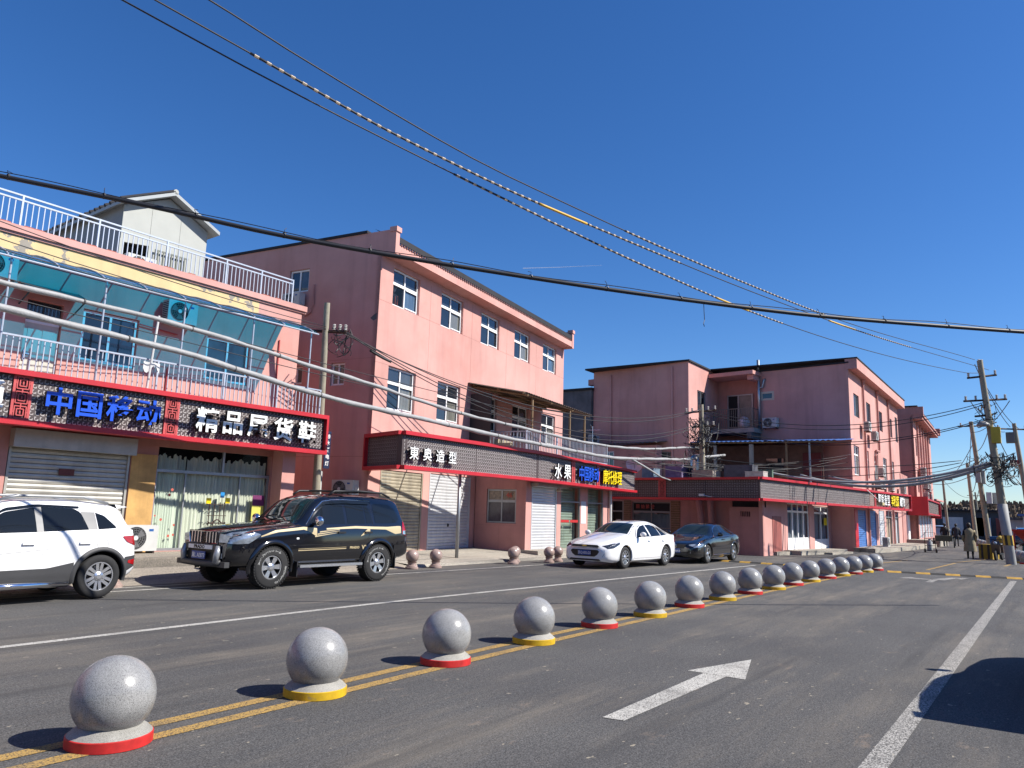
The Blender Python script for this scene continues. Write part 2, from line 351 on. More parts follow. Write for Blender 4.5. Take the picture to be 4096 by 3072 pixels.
# ---------------------------------------------------------------- ground, road, markings
def asphalt(name, base=(0.102, 0.100, 0.098), dust=(0.25, 0.215, 0.17), paint=None, wear=0.0):
    base = tuple(c * ALB for c in base); dust = tuple(c * ALB for c in dust); paint = tuple(c * .88 for c in paint) if paint else None
    m = bpy.data.materials.new(name); m.use_nodes = True; t = m.node_tree; N = t.nodes; L = t.links; b = N['Principled BSDF']
    g = N.new('ShaderNodeNewGeometry').outputs['Position']
    def noise(scale, vec=None, detail=4, rough=0.6):
        n = N.new('ShaderNodeTexNoise'); n.inputs['Scale'].default_value = scale; n.inputs['Detail'].default_value = detail; n.inputs['Roughness'].default_value = rough
        L.new(vec or g, n.inputs['Vector']); return n.outputs['Fac']
    def mapr(f, a, c, lo=0.0, hi=1.0):
        n = N.new('ShaderNodeMapRange'); n.inputs[1].default_value = a; n.inputs[2].default_value = c; n.inputs[3].default_value = lo; n.inputs[4].default_value = hi; L.new(f, n.inputs[0]); return n.outputs[0]
    def mp(s):
        n = N.new('ShaderNodeMapping'); n.inputs['Scale'].default_value = s; L.new(g, n.inputs[0]); return n.outputs[0]
    def mix(f, a, c, mode='MIX'):
        n = N.new('ShaderNodeMix'); n.data_type = 'RGBA'; n.blend_type = mode
        if isinstance(f, float): n.inputs[0].default_value = f
        else: L.new(f, n.inputs[0])
        for k, x in ((6, a), (7, c)):
            if isinstance(x, tuple): n.inputs[k].default_value = (*x, 1)
            else: L.new(x, n.inputs[k])
        return n.outputs[2]
    def mul(a, c):
        n = N.new('ShaderNodeMath'); n.operation = 'MULTIPLY'; L.new(a, n.inputs[0])
        if isinstance(c, float): n.inputs[1].default_value = c
        else: L.new(c, n.inputs[1])
        return n.outputs[0]
    grain = noise(75, detail=3, rough=0.75)
    c = mix(mapr(grain, 0.34, 0.66), tuple(x * 0.30 for x in base), tuple(x * 1.75 for x in base)); c = mix(1.0, c, mix(mapr(noise(26, detail=2), 0.3, 0.7), (0.72, 0.72, 0.72), (1.22, 1.21, 1.2)), 'MULTIPLY')
    c = mix(1.0, c, mix(mapr(noise(0.45), 0.3, 0.7), (0.78, 0.78, 0.8), (1.15, 1.14, 1.12)), 'MULTIPLY')
    tracks = mapr(noise(1.0, mp((0.09, 0.8, 1)), 5, 0.7), 0.46, 0.64)          # dust carried along the lane
    patch = mapr(noise(0.9, mp((0.3, 0.7, 1)), 6, 0.75), 0.38, 0.62)
    c = mix(mul(mul(tracks, mul(patch, mapr(grain, 0.25, 0.55, 0.5, 1.0))), 0.8), c, dust)
    c = mix(mapr(noise(2.6, mp((0.5, 1, 1)), 6, 0.8), 0.60, 0.70, 0, 0.55), c, (0.22, 0.17, 0.13))
    c = mix(mapr(noise(1.0, mp((0.12, 2.2, 1)), 5, 0.6), 0.55, 0.68, 0, 0.55), c, (0.045, 0.044, 0.044))
    spots = mapr(noise(9, mp((0.8, 1.3, 1)), 2), 0.70, 0.73, 0, 0.8)
    c = mix(spots, c, (0.33, 0.29, 0.22))
    if paint is not None:
        keep = mapr(grain, 0.30 + wear * 0.16, 0.48 + wear * 0.16)
        big = mapr(noise(2.2, detail=6), 0.28, 0.5, 0.45, 1.0)
        c = mix(mul(keep, big), c, paint)
    L.new(c, b.inputs['Base Color']); b.inputs['Roughness'].default_value = 0.88; b.inputs['Specular IOR Level'].default_value = 0.35
    bm = N.new('ShaderNodeBump'); bm.inputs['Strength'].default_value = 0.5; bm.inputs['Distance'].default_value = 0.012; L.new(grain, bm.inputs['Height']); L.new(bm.outputs[0], b.inputs['Normal'])
    return m
ASPH = asphalt('asphalt')
PWHITE = asphalt('white_road_paint', paint=(0.60, 0.58, 0.53), wear=0.4)
PWORN = asphalt('worn_white_paint', paint=(0.52, 0.50, 0.46), wear=0.75)
PYEL = asphalt('yellow_road_paint', paint=(0.50, 0.31, 0.085), wear=0.45)
PAVE = asphalt('dusty_concrete_paving', base=(0.36, 0.32, 0.265), dust=(0.42, 0.36, 0.28))
PAD = asphalt('pale_concrete_paving', base=(0.42, 0.39, 0.33), dust=(0.46, 0.40, 0.32))
DIRT = M('bare_earth', (0.20, 0.155, 0.105), 0.95, var=0.35, vscale=0.08, bump=0.2, bscale=3)
gm = MB().quad((-2500, -2500, -.03), (2500, -2500, -.03), (2500, 2500, -.03), (-2500, 2500, -.03))
tag(part('ground', gm, DIRT, None), kind='structure')
tag(part('road', MB().quad((-40, -14, 0), (140, -14, 0), (140, 14.6, 0), (-40, 14.6, 0)), ASPH, None), kind='structure')
def sheet(name, polys, mat, z=0.004):
    mb = MB()
    for p in polys: mb.add([(x, y, z) for x, y in p], [tuple(range(len(p)))])
    return tag(part(name, mb, mat, None), kind='structure')
def band(pts, w):
    A = []; B = []
    for i, p in enumerate(pts):
        a, b = pts[max(i - 1, 0)], pts[min(i + 1, len(pts) - 1)]; d = Vector((b[0] - a[0], b[1] - a[1])).normalized(); n = Vector((-d.y, d.x)) * w / 2
        A.append((p[0] - n.x, p[1] - n.y)); B.append((p[0] + n.x, p[1] + n.y))
    return [[A[i], A[i + 1], B[i + 1], B[i]] for i in range(len(pts) - 1)]
YL = pchip([(-30, 5.25), (2.9, 5.28), (9, 5.40), (15, 5.40), (22, 5.30), (27, 5.12), (31, 4.85), (60, 3.0)])
xs = [-12 + 1.5 * k for k in range(28)]
sheet('yellow_line', band([(x, YL(x) + .14) for x in xs], 0.13) + band([(x, YL(x) - .14) for x in xs], 0.13), PYEL)
WL = pchip([(-30, 9.1), (3.9, 9.32), (9, 9.42), (16, 9.15), (23, 8.79), (29.5, 8.4)])
sheet('edge_line', band([(-25 + 1.5 * k, WL(-25 + 1.5 * k)) for k in range(36)], 0.13), PWHITE)
sheet('lane_line', band([(x, 1.05 - .0067 * (x - 5.8)) for x in [-12 + 2 * k for k in range(21)]], 0.16), PWORN)
sheet('parking_line', band([(5.5, 13.75), (8.9, 13.5), (14, 13.34), (20.4, 13.02), (24, 12.8)], 0.11) + band([(6, 14.25), (9, 14.0), (12, 13.9)], 0.09), PWHITE)
sheet('lane_arrow', [[(5.72, 3.02), (5.74, 2.84), (7.98, 2.80), (7.98, 3.04)], [(7.98, 2.60), (9.13, 2.90), (8.00, 3.22)]], PWHITE)
sheet('fork_arrow', [[(24.8, 2.72), (24.8, 2.9), (26.1, 2.9), (26.1, 2.72)], [(26.1, 2.55), (27.5, 2.35), (27.0, 2.2), (27.9, 2.05), (27.7, 2.5), (26.3, 2.9)], [(26.1, 2.7), (26.2, 2.95), (26.35, 3.35), (26.7, 3.5), (25.9, 3.75), (25.9, 3.1)]], PWORN)
sheet('side_lane_line', band([(31.5, 3.6), (38.5, 3.3)], .11) + band([(31, 5.9), (39, 5.2)], .11) + band([(39, 3.4), (44.5, 2.5)], .11) + band([(38, 1.5), (43, 1.2)], .11), PYEL)
# pavements in front of the shops
pv = MB()
pv.grid([[(x, 14.35, .002), (x, 15.72, .20), (x, 15.76, .20), (x, 15.78, .40), (x, 19.6, .41)] for x in (-6, 0, 5, 10, 16.1)][::-1])
tag(part('pavement', pv, PAVE, None), kind='structure')
pv = MB(); pv.grid([[(x, 14.4, .0), (x, 14.46, .075), (x, 16.0, .17), (x, 17.3, .235), (x, 19.8, .25)] for x in (16.1, 18, 20, 23.3)][::-1])
pv.grid([[(x, 14.5, .004), (x, 14.95, .06), (x, 14.97, .25), (x, 15.9, .26)] for x in (23.3, 26, 30.3)][::-1]); pv.quad((30.3, 14.5, .0), (30.3, 15.9, .0), (30.3, 15.9, .26), (30.3, 14.97, .25)); pv.quad((23.3, 14.97, .06), (23.3, 14.97, .25), (23.3, 15.9, .26), (23.3, 15.9, .1))
tag(part('concrete_pad', pv, PAD, None), kind='structure')
tag(part('side_yard', MB().quad((30.3, 14.6, .003), (60, 14.6, .003), (60, 40, .003), (30.3, 40, .003)), PAVE, None), kind='structure')
def slab(name, poly, z0, z1, mat): return tag(part(name, MB().prism(poly, z0, z1), mat, None), kind='structure')
slab('step', [(36.2, 10.2), (37.6, 9.95), (37.6, 10.6), (36.2, 10.8)], -.02, .16, PAD)
slab('doorstep', [(37.6, 9.5), (43.6, 8.65), (43.7, 9.6), (37.65, 10.5)], -.02, .20, PAD)
slab('lower_step', [(40.4, 8.7), (43.2, 8.3), (43.25, 8.75), (40.45, 9.1)], -.02, .10, PAD)
slab('terrace_step', [(46.0, 7.7), (48, 7.25), (64, 6.6), (65, 8.9), (46.5, 8.9)], -.02, .22, PAD)
slab('ramp_step', [(66, 6.6), (70, 6.4), (70, 8.6), (66, 8.8)], -.02, .45, PAD)
# speed hump made of alternating rubber blocks
HY = M('yellow_rubber', (0.62, 0.36, 0.06), 0.8, var=0.3, vscale=6); HB = M('black_rubber_block', (0.05, 0.048, 0.045), 0.85, var=0.3, vscale=6)
def hump(label, p, q, n):
    d = Vector((q[0] - p[0], q[1] - p[1])); L_ = d.length / n; root = thing('speed_hump', label, 'speed hump', (p[0], p[1], 0), math.atan2(d.y, d.x), 'rubber speed hump rows')
    ms = []
    for m in (HY, HB):
        b = MB(); pr = [(-.17, 0), (-.10, .045), (.10, .045), (.17, 0)]
        b.add([(0.005, y, z) for y, z in pr] + [(L_ - .005, y, z) for y, z in pr], [(0, 4, 5, 1), (1, 5, 6, 2), (2, 6, 7, 3), (0, 1, 2, 3), (7, 6, 5, 4)])
        b.box(L_ * .4, L_ * .6, -.03, .03, .0455, .049); ms.append(b.mesh('block', m))
    for k in range(n): link('block', ms[k % 2], root, Matrix.Translation((k * L_, 0, .003)))
hump('yellow and black speed hump from the black sedan to the last granite ball', (28.75, 10.25), (28.65, 5.45), 12)
hump('yellow and black speed hump from the granite balls to the right lane', (28.55, 4.45), (29.9, -2.6), 17)
# ---------------------------------------------------------------- stone ball bollards
def granite(name, a, b, c, rough):
    m = bpy.data.materials.new(name); m.use_nodes = True; t = m.node_tree; N = t.nodes; L = t.links; p = N['Principled BSDF']
    g = N.new('ShaderNodeNewGeometry').outputs['Position']
    def nz(s, d=2):
        n = N.new('ShaderNodeTexNoise'); n.inputs['Scale'].default_value = s; n.inputs['Detail'].default_value = d; L.new(g, n.inputs['Vector']); return n.outputs['Fac']
    r = N.new('ShaderNodeValToRGB'); r.color_ramp.elements[0].position = .36; r.color_ramp.elements[0].color = (*a, 1); r.color_ramp.elements[1].position = .62; r.color_ramp.elements[1].color = (*c, 1)
    e = r.color_ramp.elements.new(.46); e.color = (*b, 1); L.new(nz(210), r.inputs[0])
    x = N.new('ShaderNodeMix'); x.data_type = 'RGBA'; x.blend_type = 'MULTIPLY'; x.inputs[0].default_value = 1; mr = N.new('ShaderNodeMapRange'); mr.inputs[1].default_value = .3; mr.inputs[2].default_value = .7; mr.inputs[3].default_value = .72; mr.inputs[4].default_value = 1.08; L.new(nz(4, 6), mr.inputs[0])
    cb = N.new('ShaderNodeCombineColor'); [L.new(mr.outputs[0], cb.inputs[k]) for k in range(3)]
    L.new(r.outputs[0], x.inputs[6]); L.new(cb.outputs[0], x.inputs[7]); L.new(x.outputs[2], p.inputs['Base Color']); p.inputs['Roughness'].default_value = rough; p.inputs['Specular IOR Level'].default_value = .5
    return m
GRAN = granite('polished_grey_granite', (0.13, 0.13, 0.13), (0.285, 0.285, 0.28), (0.36, 0.36, 0.355), 0.24)
GRANB = granite('rough_grey_granite', (0.19, 0.18, 0.165), (0.30, 0.29, 0.26), (0.37, 0.36, 0.33), 0.8)
GRANP = granite('polished_pink_granite', (0.17, 0.11, 0.095), (0.35, 0.25, 0.22), (0.44, 0.34, 0.30), 0.3)
BRED = M('red_base_paint', (0.66, 0.025, 0.022), 0.6, var=0.35, vscale=7, streak=.3, col2=(.40, .10, .08), thr=(.62, .68)); BYEL = M('yellow_base_paint', (0.74, 0.46, 0.01), 0.6, var=0.35, vscale=7, streak=.3, col2=(.40, .30, .14), thr=(.62, .68))
bs = MB().ball((0, 0, .292), .262, 20).mesh('ball', GRAN, True)
bf = MB().lathe([(.262, .066), (.256, .072), (.245, .078), (.235, .092), (.222, .096), (.205, .115), (.19, .12), (.16, .14)], 40, cap=False).mesh('foot', GRANB, True, 40)
br = {c: MB().lathe([(.268, .0), (.268, .062), (.262, .067), (.10, .0675)], 40).mesh('band', m, True, 40) for c, m in (('red', BRED), ('yellow', BYEL))}
BX = [2.92, 4.72, 6.54, 8.30, 10.14, 11.80, 13.58, 15.28, 17.02, 18.60, 20.25, 21.84, 23.52, 25.10, 26.40, 27.75, 29.15]
BYY = [5.24, 5.28, 5.33, 5.36, 5.42, 5.38, 5.42, 5.40, 5.40, 5.34, 5.35, 5.31, 5.26, 5.20, 5.08, 5.0, 4.92]
ORD = ['first', 'second', 'third', 'fourth', 'fifth', 'sixth', 'seventh', 'eighth', 'ninth', 'tenth', 'eleventh', 'twelfth', 'thirteenth', 'fourteenth', 'fifteenth', 'sixteenth', 'last']
for i, (x, y) in enumerate(zip(BX, BYY)):
    c = 'red' if i % 2 == 0 else 'yellow'
    lab = {0: 'nearest and largest granite ball bollard, on a red painted base', 16: 'farthest granite ball bollard of the centre row, red base beside the speed hump'}.get(i, f'{ORD[i]} granite ball bollard of the centre row counted from the nearest, {c} base')
    t = thing('ball_bollard', lab, 'bollard', (x, y, .004), random.uniform(0, 6), 'granite ball bollards along the centre line')
    link('ball', bs, t); link('foot', bf, t); link('band', br[c], t)
pb = MB().ball((0, 0, .335), .178, 16).mesh('ball', GRANP, True)
pf = MB().lathe([(.175, 0), (.175, .05), (.15, .06), (.145, .085), (.115, .10), (.11, .15), (.135, .185)], 28).mesh('foot', GRANP, True, 40)
for x, y, lab in ((15.75, 14.15, 'pink granite ball bollard closest behind the black off-road car'), (16.62, 14.05, 'pink granite ball bollard left of the steel post, second from the black off-road car'),
                  (19.95, 13.72, 'pink granite ball bollard right of the steel post, the nearer of a pair'), (20.75, 14.2, 'pink granite ball bollard partly hidden behind the nearer one of its pair'),
                  (21.55, 13.40, 'pink granite ball bollard left of the white sedan, left one of two'), (22.35, 13.55, 'pink granite ball bollard closest to the white sedan nose'), (7.7, 14.3, 'pink granite ball bollard behind the tail of the white crossover')):
    t = thing('pink_ball_bollard', lab, 'bollard', (x, y, 0.005), random.uniform(0, 6), 'pink granite ball bollards by the shops'); link('ball', pb, t); link('foot', pf, t)
# ---------------------------------------------------------------- shop signboards
def lattice(u0, u1, z0, z1, v, cell=0.105, style=0):
    mb = MB(); nu = max(1, round((u1 - u0) / cell)); nz = max(1, round((z1 - z0) / cell)); cu_, cz_ = (u1 - u0) / nu, (z1 - z0) / nz
    def hexa(a, c, w, h): mb.add([(a - w, v, c), (a - w * .55, v, c - h), (a + w * .55, v, c - h), (a + w, v, c), (a + w * .55, v, c + h), (a - w * .55, v, c + h)], [(0, 1, 2, 3, 4, 5)])
    for i in range(nu):
        for k in range(nz):
            a, c = u0 + (i + .5) * cu_, z0 + (k + .5) * cz_
            if style == 0:
                hexa(a, c - cz_ / 2 + .013, cu_ * .34, cz_ * .10); hexa(a - cu_ / 2 + .013, c, cu_ * .10, cz_ * .34)
                q = .2 * cu_; e = .3 * cu_
                mb.add([(a + q * .2, v, c - e), (a + e, v, c - e), (a + e, v, c - q * .2)], [(0, 1, 2)]); mb.add([(a - q * .2, v, c + e), (a - e, v, c + e), (a - e, v, c + q * .2)], [(0, 1, 2)])
            else:
                s_ = 1 if (i + k) % 2 else -1
                mb.quad((a - cu_ * .4, v, c - .012), (a + cu_ * .4, v, c - .012), (a + cu_ * .4, v, c + .012), (a - cu_ * .4, v, c + .012)) if s_ > 0 else mb.quad((a - .012, v, c - cz_ * .4), (a + .012, v, c - cz_ * .4), (a + .012, v, c + cz_ * .4), (a - .012, v, c + cz_ * .4))
    return mb
def redlattice(u0, u1, z0, z1, v):
    mb = MB(); f = .05; t = .03
    mb.box(u0, u0 + f, v - t, v, z0, z1); mb.box(u1 - f, u1, v - t, v, z0, z1)
    n = 3; h = (z1 - z0) / n; a, b = u0 + f, u1 - f; m = (a + b) / 2; w = (b - a)
    for k in range(n):
        c = z0 + (k + .5) * h
        for rx, rz in ((.42, .40), (.24, .22)):
            x, z = w * rx, h * rz; e = .011
            mb.box(m - x, m + x, v - t, v, c + z - e, c + z + e); mb.box(m - x, m + x, v - t, v, c - z - e, c - z + e)
            mb.box(m - x - e, m - x + e, v - t - .002, v, c - z, c + z); mb.box(m + x - e, m + x + e, v - t - .002, v, c - z, c + z)
        mb.box(a, m - w * .42, v - t - .001, v, c - e, c + e); mb.box(m + w * .42, b, v - t - .001, v, c - e, c + e); mb.box(m - e, m + e, v - t - .001, v, c + h * .22, c + h * .6); mb.box(m - w * .05, m + w * .05, v - t, v, c - .03, c + .03)
    mb.box(a, b, v - t, v, z0, z0 + .02); mb.box(a, b, v - t, v, z1 - .02, z1)
    return mb
def shear(mb, u0, u1, z0, z1, lo, hi):
    out = []
    for x, y, z in mb.v:
        t = (x - u0) / (u1 - u0); a = lo[0] + (lo[1] - lo[0]) * t; b = hi[0] + (hi[1] - hi[0]) * t
        out.append((x, y, a + (z - z0) / (z1 - z0) * (b - a)))
    mb.v = out; return mb
def sign(root, fr, u0, u1, z0, z1, reds=(), lo=None, hi=None, style=0, endl=True, endr=True, fw=.11, cell=.105, inlay=None, panels=(), depth=.22):
    lo = lo or (z0, z0); hi = hi or (z1, z1); S = lambda mb: shear(mb, u0, u1, z0, z1, lo, hi); mt = rel(root, fr)
    fb = MB(); fb.box(u0, u1, -.13, depth, z1 - fw, z1); fb.box(u0, u1, -.13, depth, z0, z0 + fw)
    if endl: fb.box(u0, u0 + .07, -.131, depth, z0 + fw, z1 - fw)
    if endr: fb.box(u1 - .07, u1, -.131, depth, z0 + fw, z1 - fw)
    part('sign_frame', S(fb), REDP, root, mat=mt)
    part('sign_panel', S(MB().box(u0 + .002, u1 - .002, 0, depth - .01, z0 + .02, z1 - .02)), LATT, root, mat=mt)
    cuts = [u0 + .08] + [x for r in reds for x in r] + [u1 - .08]
    for a, b in zip(cuts[::2], cuts[1::2]):
        if b - a > .2: tag(part('lattice', S(lattice(a, b, z0 + fw + .005, z1 - fw - .005, -.006, cell, style)), inlay or BACK, root, mat=mt), kind='stuff')
    for a, b in reds: part('red_lattice_panel', S(redlattice(a, b, z0 + fw + .001, z1 - fw - .001, -.008)), REDL, root, mat=mt)
    for p in panels: part('panel_joint', S(MB().box(p - .006, p + .006, -.012, 0, z0 + fw, z1 - fw)), LATT, root, mat=mt)
# ---------------------------------------------------------------- outdoor air-conditioner units
def ac_meshes():
    b = MB(); b.box(-.4, .4, -.15, .15, 0, .55); b.box(.395, .43, -.06, .12, .1, .36)
    g = MB(); n = 28
    for r in (.06, .11, .16, .205, .235): g.lathe([(r - .004, -.008), (r + .004, -.008), (r + .004, 0), (r - .004, 0)], n, (-.1, -.158, .28), 'y', cap=False)
    for k in range(10): a = math.pi * k / 10; c, s = math.cos(a) * .235, math.sin(a) * .235; g.tube([(-.1 - c, -.165, .28 - s), (-.1 + c, -.165, .28 + s)], .004, 4)
    w = MB().lathe([(.001, 0), (.235, 0), (.235, -.004), (.001, -.004)], 28, (-.1, -.1515, .28), 'y')
    f = MB()
    for k in range(3):
        a = 2 * math.pi * k / 3 + .3; P = lambda r, t: (-.1 + r * math.cos(a + t), -.158, .28 + r * math.sin(a + t))
        f.add([P(.04, -.3), P(.21, -.1), P(.21, .75), P(.04, .5)], [(0, 1, 2, 3)])
    h = MB().lathe([(.001, 0), (.05, 0), (.05, -.012), (.001, -.012)], 16, (-.1, -.166, .28), 'y')
    k = MB().box(-.36, -.32, -.14, .16, -.06, 0); k2 = MB().box(.32, .36, -.14, .16, -.06, 0)
    sv = MB()
    for i in range(9): sv.box(-.4015, -.40, -.13, .13, .06 + i * .05, .085 + i * .05)
    lg = MB().box(.19, .29, -.1525, -.1505, .42, .47)
    return [('casing', b.mesh('casing', M('ac_white', (.66, .66, .63), .5, var=.12, streak=.2))), ('fan_well', w.mesh('fan_well', DARK)), ('fan', f.mesh('fan', M('fan_grey', (.22, .22, .22), .5))),
            ('grille', g.mesh('grille', M('grille_grey', (.25, .25, .25), .5, .3))), ('hub', h.mesh('hub', WHITEM)), ('bracket', k.mesh('bracket', RUSTM)), ('bracket', k2.mesh('bracket', RUSTM)), ('side_vent', sv.mesh('side_vent', DARK)), ('badge', lg.mesh('badge', M('badge_blue', (.02, .12, .4), .4)))]
ACM = ac_meshes()
def ac(label, fr, u, v, z, turn=0.0, sc=1.0):
    m = fr @ Matrix.Translation((u, v, z)) @ Matrix.Rotation(turn, 4, 'Z')
    t = thing('air_conditioner', label, 'air conditioner', m.translation, m.to_euler().z, 'outdoor air conditioner units'); t.scale = (sc, sc, sc)
    for n, me in ACM: link(n, me, t)
    return t
# ---------------------------------------------------------------- railings
def railing(root, fr, u0, u1, v, z0, z1, mat, gap=.125, rails=(1.0, 0.0), posts=None, br=.010, name='railing', skew=0.0):
    mb = MB(); L_ = u1 - u0; H = z1 - z0
    for k in rails: mb.box(u0, u1, v - .018, v + .018, z0 + H * k - .018, z0 + H * k + .018)
    ps = posts if posts is not None else [u0, u1]
    for p in ps: mb.box(p - .02, p + .02, v - .021, v + .021, z0 - .1, z1 + .019)
    o = part(name, mb, mat, root, mat=rel(root, fr)); top = sorted(rails)[-2] if len(rails) > 2 else 1.0
    me = MB().box(-br, br, v - br, v + br, z0 + .018, z0 + H * top - .018).mesh('baluster', mat); n = int(L_ / gap)
    for k in range(1, n):
        u = u0 + k * L_ / n
        if all(abs(u - p) > .04 for p in ps): link('baluster', me, o, Matrix.Translation((u, 0, 0)))
    return o
# ================================================================ building A: two-storey shop house with the teal awning
FA = FR((0, 17.1), (1, 17.065)); A = thing('shop_house', 'two-storey pink shop house with peeling yellow parapet and balcony, at far left', 'building', (4, 18.6, .38), -.035)
GW = .86                                      # ground-floor shop front line
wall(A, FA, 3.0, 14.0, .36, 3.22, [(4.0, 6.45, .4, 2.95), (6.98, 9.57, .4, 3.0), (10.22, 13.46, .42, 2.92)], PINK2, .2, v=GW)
part('column_paint', MB().box(9.58, 10.20, GW - .02, GW + .02, .4, 2.7), ORANGE, A, mat=rel(A, FA))
part('pillar', MB().box(13.50, 13.92, GW - .45, GW + .1, .38, 3.2), PINK, A, mat=rel(A, FA))
part('balcony_slab', MB().box(3.0, 14.45, .02, 1.7, 3.2, 4.02), PINK2, A, mat=rel(A, FA))
part('back_wall', MB().box(3.0, 14.0, GW + .9, GW + 1.0, .36, 3.2), DARK, A, mat=rel(A, FA))
shutter(A, FA, 4.02, 6.43, .4, 2.95, GW + .06, SHUT); shutter(A, FA, 7.0, 9.55, .4, 3.0, GW + .06, SHUT, box=.36)
plq = part('notice_plate', MB().box(8.02, 8.34, GW + .0, GW + .012, 2.10, 2.24), M('dark_red_plate', (.16, .03, .02), .5, var=.3, vscale=30), A, mat=rel(A, FA))
# glazed shop front with curtains
g = part('shop_window', MB().box(10.22, 13.46, GW + .05, GW + .11, 2.31, 2.38).box(12.0, 12.06, GW + .051, GW + .109, 2.38, 2.92).box(10.22, 10.27, GW + .05, GW + .11, .42, 2.31).box(13.41, 13.46, GW + .05, GW + .11, .42, 2.31).box(10.27, 13.41, GW + .05, GW + .11, .42, .48).box(11.0, 11.03, GW + .052, GW + .108, .48, 2.31).box(12.55, 12.58, GW + .052, GW + .108, .48, 2.31), GREYM, A, mat=rel(A, FA))
for a, b, c, d in ((10.27, 11.0, .48, 2.31), (11.03, 12.55, .48, 2.31), (12.58, 13.41, .48, 2.31), (10.27, 12.0, 2.38, 2.92), (12.06, 13.41, 2.38, 2.92)):
    part('pane', MB().quad((a, GW + .08, c), (b, GW + .08, c), (b, GW + .08, d), (a, GW + .08, d)), glass('shop_pane', (.95, .98, .95), .94), g)
def curtain(u0, u1, v, z0, z1, n=40, amp=.035, drop=0.0):
    rows = []
    for k in range(n + 1):
        u = u0 + (u1 - u0) * k / n; vv = v + amp * math.sin(k * 1.9 + 1.3 * math.sin(k * .37)); dz = drop * (math.sin(k * .8) * .5 + .5 * math.sin(k * .31 + 1))
        rows.append([(u, vv, z0), (u, vv, z1 - dz)])
    return MB().grid(rows)
for i, (a, b) in enumerate(((10.26, 11.05), (11.1, 12.3), (12.32, 13.4))):
    part('curtain', curtain(a, b, GW + .2, .46, 2.72, 46, .03, .08), [CURT, M('pale_lime_curtain', (.76, .78, .66), .9, var=.22, vscale=1.6, stretch=(5, 5, .25)), M('grey_lime_curtain', (.74, .75, .63), .9, var=.2, vscale=1.3, stretch=(5, 5, .3))][i], A, True, mat=rel(A, FA))
fl = MB()
for k in range(9):
    u, z = 10.32 + random.random() * .6, .7 + random.random() * 1.2; fl.lathe([(.001, 0), (.022 + random.random() * .02, 0)], 7, (u, GW + .077, z), 'y', cap=False)
part('red_flower_stickers', fl, M('red_sticker', (.55, .12, .08), .6), A, mat=rel(A, FA))
lk = MB()
for x in (11.72, 11.86, 12.02, 12.14): lk.tube([(x, GW + .02, 1.02), (x, GW + .02, 1.62)], .012, 6)
for z in (1.08, 1.28, 1.56): lk.tube([(11.66, GW + .0, z), (12.2, GW + .0, z)], .010, 6)
lk.tube([(11.68 + .05 * k, GW - .03 + .015 * (k % 2), 1.13 - .05 * math.sin(k * .9)) for k in range(11)], .018, 6)
h = part('door_handle', lk, RUSTM, A, mat=rel(A, FA)); part('handle_tag', MB().box(11.60, 11.73, GW - .02, GW, 1.58, 1.72).box(12.14, 12.27, GW - .02, GW, 1.60, 1.74), YELP, h); part('blue_tag', MB().box(11.99, 12.10, GW - .01, GW + .006, 1.74, 1.88), M('blue_tag', (.03, .3, .7), .4), h)
ps = solo('shop_poster', MB().box(12.98, 13.34, GW + .035, GW + .04, .98, 1.84), [M('poster_yellow', (.72, .68, .12), .6, var=.15, vscale=30)], 'purple and yellow notice poster on the glass shop front behind the black off-road car', 'poster'); ps.matrix_local = FA
part('poster_header', MB().box(12.98, 13.34, GW + .028, GW + .035, 1.56, 1.84), M('poster_purple', (.18, .02, .12), .6, var=.3, vscale=40), ps)
# upper floor
UW = 1.6
wall(A, FA, 3.0, 14.6, 4.0, 7.12, [(7.22, 7.98, 4.06, 6.02), (8.42, 9.76, 4.82, 6.07), (11.63, 12.97, 4.88, 6.08)], PINK, .14, v=UW)
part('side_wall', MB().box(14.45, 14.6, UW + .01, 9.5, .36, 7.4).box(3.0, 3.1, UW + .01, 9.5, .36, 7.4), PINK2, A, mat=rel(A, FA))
d = part('door', MB().box(7.24, 7.96, UW + .08, UW + .13, 4.06, 5.5), M('cream_door', (.66, .64, .55), .5, var=.08), A, mat=rel(A, FA))
for a, b in ((7.32, 7.57), (7.63, 7.88)):
    for c, e in ((4.2, 4.75), (4.83, 5.38)): part('door_panel', MB().box(a, b, UW + .07, UW + .082, c, e), M('cream_door', (.66, .64, .55), .5), d)
part('door_handle', MB().box(7.28, 7.33, UW + .055, UW + .08, 4.62, 4.86).box(7.28, 7.40, UW + .04, UW + .055, 4.76, 4.79), ALLOY, d)
part('fanlight', MB().quad((7.24, UW + .1, 5.56), (7.96, UW + .1, 5.56), (7.96, UW + .1, 6.0), (7.24, UW + .1, 6.0)), GLASSD, d); part('fanlight_bar', MB().box(7.24, 7.96, UW + .07, UW + .12, 5.5, 5.56), WHITEP, d)
gb = MB()
for k in range(9): gb.box(7.26 + k * .08, 7.272 + k * .08, UW + .06, UW + .07, 5.56, 6.0)
part('fanlight_grille', gb, RUSTM, d)
window(A, FA, 8.44, 9.74, 4.84, 6.05, UW + .06, 2); window(A, FA, 11.65, 12.95, 4.90, 6.06, UW + .06, 2)
part('parapet_band', MB().box(3.0, 13.1, UW - .05, UW + .1, 7.0, 7.42), YELLOWP, A, mat=rel(A, FA)); part('parapet', MB().box(13.1, 14.6, UW - .048, UW + .1, 7.0, 7.42), PINK, A, mat=rel(A, FA))
part('parapet_ledge', MB().box(2.9, 14.72, UW - .14, UW + .45, 7.42, 7.58).box(2.9, 14.72, UW - .09, UW + .3, 7.36, 7.42), PINK, A, mat=rel(A, FA))
part('roof', MB().box(3.0, 14.6, UW + .2, 9.5, 7.3, 7.55), CONC, A, mat=rel(A, FA))
